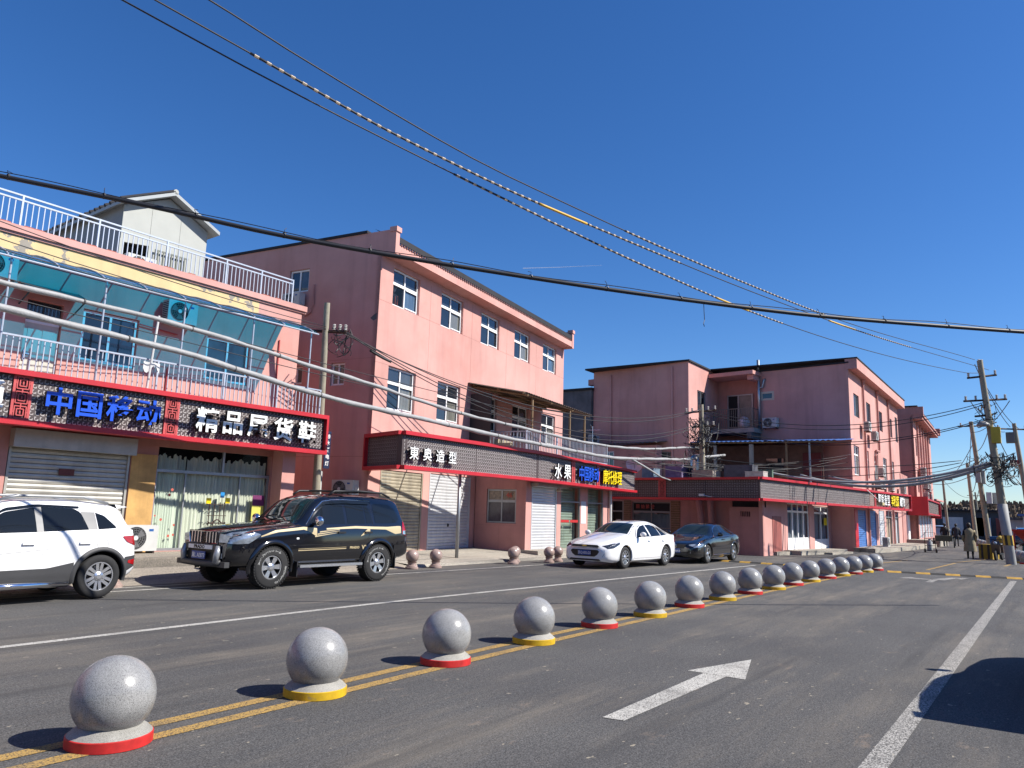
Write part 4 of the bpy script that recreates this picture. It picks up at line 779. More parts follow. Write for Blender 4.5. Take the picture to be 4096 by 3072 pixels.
# block D
d0 = (43.0, 17.1); D = thing('back_block', 'large pink block with a big blank shaded wall behind the second utility pole', 'building', (d0[0], d0[1], 0))
FDS = FR((d0[0] + CS.x * 7.0, d0[1] + CS.y * 7.0), d0); FDF = FR(d0, (d0[0] + 1, d0[1])); mDS = rel(D, FDS); mDF = rel(D, FDF)
wall(D, FDS, 0, 7.0, -.05, 10.95, [(7 - 1.95, 7 - 1.08, 4.94, 5.5)], PINK, .15, ends=False, top=False, name='side_wall'); window(D, FDS, 7 - 1.94, 7 - 1.09, 4.95, 5.49, .05, 2, mat=GREYM, panes=[GLASSC])
wall(D, FDF, 0, 5.6, -.05, 10.95, [(1.42, 2.87, 8.1, 9.4)], PINK, .15, ends=False); window(D, FDF, 1.43, 2.86, 8.11, 9.39, .05, 2, mat=GREYM)
part('roof', MB().box(-.1, 4.7, -.1, 7.1, 10.95, 11.05), ROOFD, D, mat=mDF); part('wall_pipe', MB().tube([(7 - 1.1, -.06, 3), (7 - 1.1, -.06, 10.7)], .07, 8).tube([(7 - 5.6, -.06, 5.5), (7 - 5.6, -.06, 10.6)], .07, 8), PINK, D, mat=mDS)
part('stub', MB().box(-.45, 0, .0, .4, 10.1, 10.5), PINK2, D, mat=mDS)
gb_ = solo('grey_block', MB().box(43.6, 49, 24.1, 27.2, 0, 9.75).box(43.5, 49.1, 24.0, 27.3, 9.75, 9.9, 1), [CONCD, ROOFD], 'unpainted dark grey block behind the pink buildings, left of the blank wall', 'building')
an_ = thing('low_annex', 'low pink annex with corrugated roof before the big blank shaded wall', 'building', (42, 20, 0)); FAN = FR((42.2 + .6, 17.1 + 7.5), (42.35, 17.1 + 1.88)); ma = rel(an_, FAN)
wall(an_, FAN, 0, 5.63, -.05, 5.85, [(2.0, 2.75, 4.3, 5.55)], PINK2, .12, top=False); window(an_, FAN, 2.01, 2.74, 4.31, 5.54, .04, 2, panes=[GLASSD]); part('end_wall', MB().box(5.633, 5.75, .0, .62, 0, 5.85), PINK, an_, mat=ma)
rr = MB(); rr.grid([[(u, -.25, 6.0 + (.03 if k % 2 else -.03)), (u, .9, 6.12 + (.03 if k % 2 else -.03))] for k, u in enumerate([-.2 + .16 * j for j in range(40)])]); part('roof', rr, ROOFG, an_, mat=ma)
ac('air conditioner on top of the low annex roof before the blank wall', FAN, 1.0, .35, 6.1, R(90), 1.0)
# ---------------- single-storey shops wrapped by the corner signboard
SH = thing('corner_shops', 'single-storey pink shops with white glazed doors under the long far signboard', 'building', (36, 10.4, 0))
FS = FR((34.75, 10.38), (46.76, 10.08)); LS = 12.014; mS = rel(SH, FS)
wall(SH, FS, 0, LS, -.03, 3.3, [(3.68, 7.52, .16, 2.45), (8.45, 11.55, .05, 2.42)], PINK, .18)
for a, b, z0, z1, n in ((3.68, 7.52, .16, 2.45, 4), (8.45, 11.55, .05, 2.42, 2)):
    w = (b - a) / n; f = MB(); f.box(a, b, .05, .12, 2.0, 2.1); f.box(a, b, .05, .12, z1 - .06, z1); f.box(a, b, .051, .119, z0 + .0, z0 + .06)
    for k in range(n + 1): x = a + k * w; f.box(max(a, x - .07), min(b, x + .07), .048, .121, z0, z1)
    d = part('shop_door', f, WHITEP, SH, mat=mS)
    for k in range(n):
        x = a + k * w + .07; y = a + (k + 1) * w - .07
        part('pane', MB().quad((x, .09, z0 + .6), (y, .09, z0 + .6), (y, .09, 2.0), (x, .09, 2.0)), GLASSW, d); part('door_panel', MB().box(x, y, .07, .11, z0 + .06, z0 + .6), WHITEP, d)
        part('transom', MB().quad((x, .09, 2.1), (y, .09, 2.1), (y, .09, z1), (x, .09, z1)), GLASSD, d); part('curtain', curtain(x, y, .2, z0 + .5, 2.0, 14, .03), CURTW, d, True)
part('yellow_notice', MB().box(10.6, 11.2, .04, .05, 1.4, 1.8), YELP, SH, mat=mS)
part('side_door', MB().box(1.3, 2.62, -.02, .02, .13, 1.78), M('red_brown_door', (.36, .10, .08), .6, var=.2, streak=.2), SH, mat=mS)
FD = FR((35.02, 12.0), (34.75, 10.38)); wall(SH, FD, 0, 1.64, -.03, 2.15, [(.55, 1.05, 1.72, 1.95)], PINK2, .12, name='side_wall')
vb = MB(); [vb.box(.57 + k * .09, .60 + k * .09, .02, .06, 1.72, 1.95) for k in range(6)]; part('vent_bars', vb, PINK2, SH, mat=rel(SH, FD)); part('vent_dark', MB().box(.55, 1.05, .1, .11, 1.72, 1.95), DARK, SH, mat=rel(SH, FD))
part('dark_gap', MB().box(0, 1.64, .3, .35, 2.15, 3.2), DARK, SH, mat=rel(SH, FD))
# shop front facing the alley (in shade)
FX = FR((36.45, 19.2), (35.6, 11.6)); LX = math.hypot(.85, 7.6); X = lambda y: LX - y; mX = rel(SH, FX)      # y = distance from the right end
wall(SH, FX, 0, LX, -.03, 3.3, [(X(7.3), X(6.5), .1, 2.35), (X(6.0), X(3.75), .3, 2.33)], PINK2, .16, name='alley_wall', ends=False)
for a, b in ((6.48, 6.03), (3.72, 3.2)):
    nb = MB().box(X(a) + .01, X(b) - .01, -.035, .0, .1, .2).mesh('tile', BROWNT); [link('tile', nb, SH, mX @ Matrix.Translation((0, random.uniform(-.004, .004), k * .115))) for k in range(20)]
window(SH, FX, X(5.99), X(3.76), 1.0, 2.32, .05, 2, .48, M('dull_frame', (.30, .30, .29), .6), panes=[GLASST, DARK])
part('curtain', curtain(X(5.98), X(3.78), .2, .4, 1.76, 30, .02, .06), CURTB, SH, True, mat=mX); part('door_frame', MB().box(X(7.28), X(7.2), .03, .1, .1, 2.34).box(X(6.6), X(6.52), .03, .1, .1, 2.34).box(X(7.2), X(6.6), .03, .1, 1.78, 1.86), M('dull_frame', (.30, .30, .29)), SH, mat=mX); part('door_dark', MB().box(X(7.28), X(6.52), .14, .15, .1, 2.34), DARK, SH, mat=mX); part('door_notice', MB().box(X(7.05), X(6.75), .12, .135, 1.2, 1.4), CURTW, SH, mat=mX)
letters(SH, FX, '固始鹅块', [X(q - .12) for q in (5.78, 5.48, 5.2, 4.9)], 2.09, .22, .03, .003, [M('red_window_letter', (.55, .08, .06), .5)], .004)  # letters in one plain red
part('leaning_pillar', MB().tube([(X(2.1), -.35, 3.2), (X(1.75), -.3, .0)], .16, 10).tube([(X(1.45), -.35, 3.2), (X(1.3), -.3, 0)], .16, 10), PINK2, SH, True, mat=mX)
part('roof', MB().prism([(34.4, 10.3), (46.8, 10.0), (47.5, 19), (36.2, 19)], 3.28, 3.42), CONC, SH, mat=rel(SH, Matrix.Identity(4)))
# wrap-around signboard
sc_ = thing('corner_signboard', 'long red-framed lattice signboard wrapping the corner shops right of centre', 'signboard', (33.5, 10.1, 2.4))
FSF = FR((33.5, 10.1), (54.9, 7.0)); FSD = FR((34.55, 18.6), (33.5, 10.1)); LD = math.hypot(1.05, 8.5)
sign(sc_, FSF, 0, 14.0, 2.42, 3.46, endl=False, endr=False, panels=(3.1, 6.5, 10), style=0, cell=.12, depth=.5); sign(sc_, FSD, 0, LD, 2.40, 3.44, [(LD - 5.05, LD - 4.65)], endr=False, style=1, cell=.115, panels=(LD - 6.2, LD - 2.6), depth=.5, inlay=M('shaded_inlay', (.30, .28, .28)))  # alley-side inlay carries its shade in the colour
BRS = M('brown_plank', (.26, .19, .17), .7, var=.2, vscale=6); fb = MB(); fb.box(14.0, 21.45, -.13, .5, 3.33, 3.44).box(14.0, 21.45, -.13, .5, 2.42, 2.55).box(21.38, 21.45, -.131, .5, 2.55, 3.33); part('sign_frame', fb, REDP, sc_, mat=rel(sc_, FSF))
for k in range(7): part('plank', MB().box(13.95, 21.38, .0, .03, 2.55 + k * .112, 2.652 + k * .112), BRS, sc_, mat=rel(sc_, FSF))
for u in (14.85, 17.4, 19.0, 20.1): part('red_lattice_panel', redlattice(u - .12, u + .12, 2.56, 3.32, -.005), REDL, sc_, mat=rel(sc_, FSF))
letters(sc_, FSF, '阿斌造型', (15.35, 15.85, 16.4, 16.95), 2.97, .66, -.08, .04, [WHITEP, BLACKL], .012, .72); letters(sc_, FSF, '羊汤烩面', (17.65, 18.0, 18.35, 18.7), 2.95, .66, -.08, .04, [YELP, BLACKL], .02, .6); letters(sc_, FSF, '果蔬超市', (19.22, 19.45, 19.68, 19.92), 2.93, .6, -.08, .04, [WHITEP, BLACKL], .02, .45)
fl_ = thing('flood_lamp', 'cream flood lamp on a bent arm before the lettered end of the far signboard', 'lamp', tuple(FSF @ Vector((13.9, -.5, 2.62)))); part('arm', MB().tube([(-.7, .45, .8), (-.35, 0, .3), (-.1, -.05, .12)], .02), GREYM, fl_); part('housing', MB().box(-.3, .35, -.25, .05, -.02, .14), M('cream_lamp', (.6, .5, .25), .5), fl_)
cm = thing('security_camera', 'small white security camera on the shaded lattice signboard', 'camera', tuple(FSD @ Vector((LD - 2.55, -.35, 2.62))), math.atan2(-8.5, -1.05)); part('arm', MB().tube([(0, 0, 0), (.3, .06, -.06), (.38, .2, -.06)], .015), ALLOY, cm); part('body', MB().box(-.18, .06, -.05, .05, -.04, .06), WHITEM, cm)
# terrace canopy with blue roof and clutter
tc = thing('terrace_canopy', 'blue-edged corrugated canopy on posts over the cluttered roof terrace', 'canopy', (43, 12, 3.4)); n = 60; rows = []
for k in range(n + 1): t = k / n; dz = .025 * (1 if k % 2 else -1); y = 8.65 + 8.6 * t; rows.append([(42.2 + .12 * (y - 8.8), y, 5.84 + .2 * t + dz), (46.9 + .1 * (y - 8.8), y, 6.35 + .2 * t + dz)])
IT = rel(tc, Matrix.Identity(4)); part('roof_sheet', MB().grid(rows), ROOFB, tc, mat=IT); bm = MB(); bm.tube([(42.3, 8.8, 5.78), (43.3, 17.1, 5.98)], .04); part('beam', bm, WOOD, tc, mat=IT)
for y, m, r in ((10.15, GREYM, .05), (11.4, WOOD, .06), (13.4, CONC, .13), (15.6, CONC, .1)): part('post', MB().tube([(42.45 + .12 * (y - 8.8), y, 3.4), (42.45 + .12 * (y - 8.8), y, 5.8)], r, 8), m, tc, mat=IT)
part('back_wall', MB().box(45.9, 46.0, 10.2, 17.2, 3.4, 6.0), M('dim_wall', (.22, .13, .11), .9, var=.3), tc, mat=IT); part('terrace_door', MB().box(45.82, 45.9, 10.3, 11.3, 3.4, 5.5), M('maroon_door', (.16, .02, .03), .6), tc, mat=IT); part('terrace_window', MB().box(45.82, 45.9, 12.4, 13.4, 4.4, 5.2), GLASSD, tc, mat=IT)
cols = [(.4, .35, .3), (.1, .1, .12), (.25, .2, .35), (.5, .48, .44), (.12, .2, .14), (.3, .12, .08), (.2, .3, .4)]
def crate(i, x, y, z, sx, sy, sz, name, lab, cat, mt=None):
    b = MB().box(-sx / 2, sx / 2, -sy / 2, sy / 2, 0, sz); b.box(-sx / 2 - .01, sx / 2 + .01, -sy / 2 - .01, sy / 2 + .01, sz - .04, sz); b.box(-sx / 2 - .008, sx / 2 + .008, -sy / 2 - .008, sy / 2 + .008, sz * .4, sz * .46)
    return solo(name, b, mt or M('clutter_%d' % (i % 7), cols[i % 7], .8, var=.3, vscale=6), lab, cat, 'things stored on the roof terrace', loc=(x, y, z), rz=random.uniform(-.3, .3))
for i, (x, y, sx, sy, sz, nm, lab, ct) in enumerate(((36.4, 13.6, .7, 1.2, .5, 'storage_box', 'grey box left of the post on the cluttered roof terrace', 'box'), (36.8, 12.0, .8, 1.4, .75, 'cabinet', 'dark cabinet lying on the cluttered roof terrace above the sign corner', 'cabinet'), (36.6, 15.2, .8, .9, .8, 'purple_bin', 'purple-grey bin on the roof terrace by the utility pole', 'bin'),
    (36.3, 11.1, .5, .9, .42, 'metal_box', 'pale metal box on the roof terrace edge above the far signboard corner', 'box'), (37.2, 10.9, .4, .6, .55, 'green_crate', 'green crate on the roof terrace edge', 'crate'), (38.5, 10.8, .5, 1.0, .4, 'timber_pile', 'reddish timber pile on the roof terrace edge', 'timber'), (36.5, 16.6, .6, .7, .6, 'blue_drum', 'blue drum on the roof terrace far left behind the cables', 'drum'))): crate(i, x, y, 3.43, sx, sy, sz, nm, lab, ct)
wt = solo('water_tank', MB().lathe([(.02, 0), (.36, .02), (.4, .1), (.4, 1.15), (.3, 1.3), (.1, 1.35)], 20), M('steel_tank', (.45, .45, .45), .25, .9, var=.2), 'shiny steel water tank on the roof terrace beside the second utility pole', 'water tank', loc=(37.0, 14.25, 3.43), smooth=True)
ds = thing('satellite_dish', 'white satellite dish above the dark lattice signboard', 'satellite dish', (35.2, 16.9, 3.43), R(200)); q = MB(); q.lathe([(.02, 0), (.2, .03), (.36, .1), (.42, .16)], 20, axis='x', cap=False); part('reflector', MB().add([(z_, y_, .75 + x_) for x_, y_, z_ in [(a[1], a[2], a[0]) for a in q.v]], q.f), WHITEM, ds, True); part('mast', MB().tube([(.02, 0, 0), (.02, 0, .75)], .025), GREYM, ds)
bt = solo('blue_tarpaulin_roof', MB().grid([[(34.8 + .9 * i / 3, 17.2 + .35 * j, 3.5 + .12 * i / 3 + .03 * math.sin(j * 1.7 + i)) for i in range(4)] for j in range(12)]), ROOFB, 'blue tin lean-to roof above the shaded lattice signboard, left end', 'roof', smooth=True)
# ================================================================ building E further down the road
e0 = (69.2, 8.31); FEF = FR(e0, (e0[0] + 1, e0[1] + .03)); E_ = thing('far_block', 'farthest pink block on the left side of the road, with pilasters and air conditioners', 'building', (*e0, 0)); mEf = rel(E_, FEF)
ew = [(1.2 + 2.4 * k, 2.2 + 2.4 * k, z, z + 1.5) for k in range(6) for z in (4.2, 7.2)]
wall(E_, FEF, 0, 16, -.05, 10.1, ew + [(.9 + 2.5 * k, 3.0 + 2.5 * k, .5, 2.5) for k in range(5)], PINK, .2); [window(E_, FEF, a + .01, b - .01, c + .01, d - .01, .1, 1, .5) for a, b, c, d in ew]
[shutter(E_, FEF, .92 + 2.5 * k, 2.98 + 2.5 * k, .5, 2.5, .06, SHUTW, .2) for k in range(5)]
part('pilaster', MB().box(2.45, 2.7, -.15, 0, 3.5, 10.1).box(4.85, 5.1, -.15, 0, 3.5, 10.1).box(7.25, 7.5, -.15, 0, 3.5, 10.1).box(9.65, 9.9, -.15, 0, 3.5, 10.1).box(12.05, 12.3, -.15, 0, 3.5, 10.1), PINK, E_, mat=mEf)
part('eave', MB().box(.0, 16.2, -.7, .2, 10.1, 10.3).box(.0, 16.3, -.8, .1, 10.3, 10.45), PINK2, E_, mat=mEf); part('parapet', MB().box(-.02, .3, -.8, 9, 10.45, 11.1).box(15.9, 16.3, -.9, 9, 10.3, 11.0), PINK2, E_, mat=mEf); part('roof', MB().box(-.1, 16.1, -.4, 9, 11.1, 11.2), ROOFD, E_, mat=mEf)
part('side_wall', MB().quad((0, 9, -.05), (0, 0, -.05), (0, 0, 10.5), (0, 9, 10.5)), PINK2, E_, mat=mEf); part('end_wall', MB().quad((16, 0, -.05), (16, 9, -.05), (16, 9, 10.5), (16, 0, 10.5)), PINK2, E_, mat=mEf)
part('link_wing', MB().box(-5.0, -.01, .6, 6, -.05, 5.4), PINK2, E_, mat=mEf); part('side_doorway', MB().box(-2.6, -1.2, .5, .6, .2, 2.3), WHITEP, E_, mat=mEf)
for u, z, l in ((2.0, 5.6, 'highest air conditioner on the farthest pink block'), (3.6, 4.6, 'second air conditioner on the farthest pink block'), (5.5, 4.4, 'third air conditioner on the farthest pink block'), (3.2, 3.6, 'lowest air conditioner left on the farthest pink block'), (6.5, 3.6, 'lowest air conditioner right on the farthest pink block')): ac(l, FEF, u, -.4, z, 0, 1.2)
se = thing('far_signboard', 'short red-ended signboard on the farthest pink block', 'signboard', (67.5, 7.6, 2.4)); FSE = FR((67.5, 7.55), (82, 8.1)); sign(se, FSE, 0, 14, 2.4, 3.65, style=0, cell=.16, depth=.9, inlay=M('tan_inlay', (.4, .33, .28), .8)); part('red_end', MB().box(-.35, 0, -.2, 1.2, 2.3, 3.75).box(14, 14.5, -.2, 1.2, 2.2, 3.5), REDP, se, mat=rel(se, FSE))
# ---------------------------------------------------------------- utility poles and wires
CAMR = Vector((math.sin(YAW), -math.cos(YAW), 0))
def insul(mb, p, s=1.0):
    for k in range(4): mb.lathe([(.03 * s, 0), (.06 * s, .015), (.035 * s, .04)], 10, (p[0], p[1], p[2] + k * .045 * s), cap=False)
def tangle(center, r, n, seed, down=1.0):
    rnd = random.Random(seed); mb = MB(); c = Vector(center)
    for k in range(n):
        a = c + Vector((rnd.uniform(-r, r), rnd.uniform(-r, r), rnd.uniform(-r, r))); b = c + Vector((rnd.uniform(-r, r), rnd.uniform(-r, r), rnd.uniform(-r * 1.6, r) * down)); m = (a + b) / 2 + Vector((rnd.uniform(-.4, .4), rnd.uniform(-.4, .4), -rnd.uniform(.1, .8) * r))
        mb.tube([a * (1 - t) ** 2 + m * 2 * t * (1 - t) + b * t * t for t in [i / 9 for i in range(10)]], rnd.uniform(.008, .02), 4, False)
    return mb
def pole(name, label, base, top, r0, r1_, arms=(), mat=None):
    t = thing(name, label, 'utility pole', base); b = Vector(base); q = Vector(top) - b
    part('shaft', MB().tube([(0, 0, 0), tuple(q)], [r0, r1_], 14), mat or POLEC, t, True, 40)
    for z, l0, l1, tilt, ins in arms:
        c = q * (z - b.z) / q.z; d = (CAMR + Vector((0, 0, tilt))).normalized(); a, e = c + d * l0, c + d * l1
        ar = part('crossarm', MB().tube([a, e], .045, 4), RUSTM, t)
        for k in ins: im = MB(); insul(im, c + d * k + Vector((0, 0, .05)), 1.0); part('insulator', im, PORC, ar)
    return t
pA = pole('utility_pole', 'concrete utility pole with white insulators in the gap right of the left house', (15.05, 17.35, .2), (14.4, 16.75, 7.45), .12, .085, [(6.62, -.45, .62, -.02, (.0, .25, .42, .58))])
pt = tangle((.0, -.5, 6.35), .35, 14, 3); part('cable_tangle', pt, WIRE, pA); pA.children[-1]['kind'] = 'stuff'
part('pole_sign', MB().box(.12, .34, -.06, -.04, 2.5, 3.6), M('dark_blue_sign', (.02, .03, .08), .4), pA); sm = text_mesh('修水暖电', .14, .001, .002, [WHITEP])
for k, ch in enumerate('修水暖电灯'): link('letter', text_mesh(ch, .15, .001, .002, [WHITEP]), pA, Matrix.Translation((.24, -.062, 3.45 - k * .2)))
part('pole_wrap', MB().lathe([(.135, .4), (.13, 2.4), (.10, 2.41)], 16, (-.05, -.04, 0), cap=False), M('grey_wrap', (.38, .38, .37), .7, var=.15), pA, True)
pD = pole('alley_utility_pole', 'utility pole tangled in wires before the big blank pink wall', (36.95, 13.95, 0), (36.2, 13.75, 7.2), .16, .12, [(6.85, -.85, .75, .12, (-.75, -.45, .35, .7)), (6.1, -.5, .7, .1, (-.3, .3, .6))])
part('cable_tangle', tangle((-.5, -.1, 5.9), .75, 90, 5), WIRE, pD); pD.children[-1]['kind'] = 'stuff'; part('cable_tangle', tangle((.2, .4, 4.0), 1.1, 70, 6), WIRE, pD); pD.children[-1]['kind'] = 'stuff'; part('junction_box', MB().box(-.35, -.05, -.3, -.1, 5.7, 6.3).box(.0, .22, -.28, -.08, 5.8, 6.2), CONCD, pD)
pR = pole('street_utility_pole', 'tall leaning utility pole with yellow warning box and striped foot at the right', (40.4, 1.33, 0), (39.3, 1.9, 8.95), .185, .115, [(8.23, -.68, .66, .14, (-.62, .6)), (7.17, -1.0, .95, .08, (-.9, -.45, .5, .88)), (6.5, -.6, .2, .12, ())])
im = MB(); insul(im, (-1.1, .6, 8.8), 1.2); insul(im, (-1.0, .5, 8.8), 1.2); part('insulator', im, PORC, pR); part('cable_tangle', tangle((-.75, .5, 6.65), .45, 26, 8), WIRE, pR); pR.children[-1]['kind'] = 'stuff'
yb = part('warning_box', MB().box(-1.0, -.5, .0, .35, 5.25, 5.95), M('yellow_box', (.62, .45, .03), .5, var=.2), pR); part('warning_sign', MB().add([(-.92, -.004, 5.5), (-.62, -.004, 5.5), (-.77, -.004, 5.8)], [(0, 1, 2)]), M('dark_yellow', (.2, .15, .01), .6), yb); part('lamp_bowl', MB().lathe([(.28, 0), (.25, .1), (.15, .2), (.05, .24)], 18, (-.95, .62, 6.0)), M('bowl_grey', (.3, .28, .26), .4), pR, True)
part('foot_wrap', MB().lathe([(.20, 0), (.20, .75), (.195, 2.6), (.12, 2.62)], 20, cap=False), M('grey_wrap', (.38, .38, .37)), pR, True); sw = MB(); sy = MB()
for k in range(12):
    (sw if k % 2 else sy).grid([[(.212 * math.cos(a), .212 * math.sin(a), z) for z in (.82, 1.25)] for a in [2 * math.pi * (k + j / 3) / 12 for j in range(4)]])
part('yellow_stripes', sy, YSLEEVE, pR); part('black_stripes', sw, BLACKP, pR)
for o_ in pR.children:
    if o_.name.split('.')[0] in ('foot_wrap', 'yellow_stripes', 'black_stripes'): o_.data.transform(Matrix(((1, 0, -1.1 / 8.95, 0), (0, 1, .57 / 8.95, 0), (0, 0, 1, 0), (0, 0, 0, 1))))
part('cable_tangle', tangle((-.3, .1, 4.3), .6, 110, 9), WIRE, pR); pR.children[-1]['kind'] = 'stuff'; part('cable_coil', MB().lathe([(.28, -.02), (.31, 0), (.28, .02), (.25, 0), (.28, -.02)], 20, (-.55, 1.1, 4.1), 'y', cap=False), WIRE, pR)
pT = pole('transformer_pole', 'concrete pole carrying a grey transformer at the right picture edge', (54.4, .55, 0), (53.7, 1.1, 7.7), .16, .11, [(7.35, -1.1, 1.5, .0, (-1.0, .6, 1.2))]); part('transformer', MB().box(-1.0, -.3, .55, 1.0, 6.55, 7.15), M('transformer_grey', (.16, .18, .17), .5), pT); part('red_switch', MB().box(-1.1, -.3, .5, .9, 5.2, 5.5), M('switch_red', (.25, .03, .03), .5), pT); fm = MB(); [fm.lathe([(.06, 0), (.03, .1), (.06, .12), (.02, .42)], 8, (-.95 + .28 * k, .7, 5.5)) for k in range(3)]; part('bushing', fm, BLACKP, pT)
pX = pole('box_pole', 'pole hung with grey junction boxes behind the striped pole', (57.8, 2.95, 0), (57.1, 3.5, 8.3), .17, .12, [(8.0, -.9, .9, .05, (-.7, .7))])
for b, l in (((-1.1, -.5, .2, .5, 4.35, 5.0), 0), ((-.55, .25, .0, .3, 4.3, 5.15), 0), ((-.75, -.2, -.3, .0, 3.05, 3.75), 1), ((-.1, 1.0, -.6, -.3, 3.05, 3.75), 0)): part('junction_box', MB().box(*b), WHITEM if l else M('box_grey', (.42, .41, .38), .6, var=.15), pX)
part('cable_tangle', tangle((-.4, .4, 5.6), .6, 40, 11), WIRE, pX); pX.children[-1]['kind'] = 'stuff'
pole('far_utility_pole', 'far pole with a short crossarm left of the junction-box pole', (83.0, 5.3, 0), (82.7, 5.6, 7.4), .19, .13, [(6.6, -.9, .9, .05, (-.8, .8))]); pole('thin_far_pole', 'thin far pole with a double crossarm right of the farthest pink block', (87.4, 7.9, 0), (87.2, 8.1, 6.2), .14, .10, [(6.1, -1.0, 1.0, .0, (-.8, -.3, .4, .9))])
pole('distant_pole', 'small distant pole with twin arms above the grey gate wall', (128, 7.6, 0), (127.5, 7.9, 6.4), .16, .11, [(5.9, -1.2, 1.2, .0, ()), (4.6, -1.3, 1.3, 0, ())]); pole('edge_pole', 'slim concrete pole at the right picture edge beyond the transformer', (60.5, -.05, 0), (60.0, .25, 8.6), .16, .11, [])
def wire(name, label, pts, r=.012, mat=None, group='overhead wires', n=5): return solo(name, MB().tube(pts, r, n), mat or WIRE, label, 'cable', group, smooth=True)
def through(p0, d, uz, m=40):
    """smooth curve through (distance, height) points measured along a plan line"""
    f = pchip(uz); a, b = uz[0][0], uz[-1][0]
    return [Vector((p0[0] + d[0] * u, p0[1] + d[1] * u, f(u))) for u in [a + (b - a) * k / m for k in range(m + 1)]]
# ---------------------------------------------------------------- cars
class Car:
    """lofted body: x from nose (0) to tail (L); local object space has the nose at +x"""
    def __init__(s, root, L, ax1, ax2, r, zt, zb, zs, hw, hr, ed, paint):
        s.root = root; s.L = L; s.ax = (ax1, ax2); s.r = r; s.paint = paint
        s.zt, s.zb, s.zs, s.hw, s.hr, s.ed = [pchip(a) for a in (zt, zb, zs, hw, hr, ed)]; s.x0 = (ax1 + ax2) / 2
    def sec(s, x):
        zt, zb, zs, hw, hr, ed = s.zt(x), s.zb(x), s.zs(x), s.hw(x), s.hr(x), s.ed(x); zs = min(zs, zt - ed * 1.15); h = zs - zb; ze = zt - ed
        pts = [(0, zb), (hw * .5, zb), (hw * .88, zb + .01), (hw * .965, zb + .07), (hw * .99, zb + h * .22), (hw, zb + h * .45), (hw * .995, zb + h * .7), (hw * .98, zb + h * .9), (hw * .955, zs),
               (hw * .955 + (hr - hw * .955) * .33, zs + (ze - zs) * .36), (hw * .955 + (hr - hw * .955) * .70, zs + (ze - zs) * .72), (hr, ze), (hr * .93, ze + ed * .45), (hr * .78, ze + ed * .72), (hr * .5, ze + ed * .92), (0, zt)]
        return pts
    def side_y(s, x, z):
        p = s.sec(x)[2:12]
        if z <= p[0][1]: return p[0][0]
        for (a, b), (c, d) in zip(p, p[1:]):
            if b <= z <= d: return a + (c - a) * (z - b) / max(d - b, 1e-6)
        return p[-1][0]
    def X(s, x): return s.x0 - x
    def body(s, n=90):
        xs = sorted({round(s.L * (k / n), 4) for k in range(n + 1)} | {.02, .05, .09, s.L - .02, s.L - .05, s.L - .09}); mb = MB(); rings = []
        for x in xs:
            p = s.sec(x); rings.append([(s.X(x), y, z) for y, z in p] + [(s.X(x), -y, z) for y, z in p[-2:0:-1]])
        m = len(rings[0]); vs = [q for r_ in rings for q in r_]; fs = [(i * m + k, i * m + (k + 1) % m, (i + 1) * m + (k + 1) % m, (i + 1) * m + k) for i in range(len(rings) - 1) for k in range(m)]
        fs += [tuple(range(m - 1, -1, -1)), tuple(range(len(vs) - m, len(vs)))]; mb.add(vs, fs)
        me = mb.mesh('body', [s.paint, BLACKP], True); bm = bmesh.new(); bm.from_mesh(me); bmesh.ops.recalc_face_normals(bm, faces=bm.faces); bm.to_mesh(me); bm.free()
        o = link('body', me, s.root); cut = MB()
        for a in s.ax:
            for sg in (1, -1): y0, y1 = sorted((sg * .42, sg * 1.2)); cut.lathe([(s.r + .065, y0), (s.r + .065, y1)], 40, (s.X(a), 0, s.r + .01), 'y', mi=1)
        cm_ = cut.mesh('cutter', [BLACKP, BLACKP]); bm = bmesh.new(); bm.from_mesh(cm_); bmesh.ops.recalc_face_normals(bm, faces=bm.faces); bm.to_mesh(cm_); bm.free(); co = bpy.data.objects.new('cutter', cm_); COL.objects.link(co); co.parent = s.root
        md = o.modifiers.new('arch', 'BOOLEAN'); md.operation = 'DIFFERENCE'; md.object = co; md.solver = 'EXACT'; bpy.context.view_layer.update()
        nm = bpy.data.meshes.new_from_object(o.evaluated_get(bpy.context.evaluated_depsgraph_get())); o.modifiers.clear(); o.data = nm; bpy.data.objects.remove(co)
        nm.polygons.foreach_set('use_smooth', [True] * len(nm.polygons)); nm.set_sharp_from_angle(angle=R(38)); return o
    def overlay(s, lo, hi, off=.005, n=24, sides=(1, -1)):
        """patch on the body side between two (x,z) polylines"""
        a, b = max(lo[0][0], hi[0][0]), min(lo[-1][0], hi[-1][0]); f, g = pl_(lo), pl_(hi); mb = MB()
        for sg in sides:
            rows = []
            for k in range(n + 1):
                x = a + (b - a) * k / n; z0, z1 = f(x), g(x); rows.append([(s.X(x), sg * (s.side_y(x, z0 + (z1 - z0) * j / 6) + off), z0 + (z1 - z0) * j / 6) for j in range(7)])
            mb.grid(rows if sg < 0 else [r_[::-1] for r_ in rows])
        return mb
    def glassp(s, name, lo, hi, mat=None, off=.004, n=20):
        for sg in (1, -1): part(name, s.overlay(lo, hi, off, n, (sg,)), mat or CARGLASS, s.root, True)
    def screen(s, name, xa, xb, fa=.93, off=.005, mat=None, n=14, inset=(0, 0)):
        """glass across the car between stations xa and xb, following the top of the section"""
        rows = []
        for k in range(n + 1):
            x = xa + (xb - xa) * k / n; p = s.sec(x)[11:]; row = []
            for j in range(13):
                t = -1 + 2 * j / 12; y = t * p[0][0] * fa; ay = abs(y); z = p[-1][1]
                for (y0, z0), (y1, z1) in zip(p, p[1:]):
                    if y1 <= ay <= y0: z = z0 + (z1 - z0) * (y0 - ay) / max(y0 - y1, 1e-6)
                row.append((s.X(x) + off * .7, y, z + off))
            rows.append(row)
        return part(name, MB().grid(rows), mat or WINDSHIELD, s.root, True)
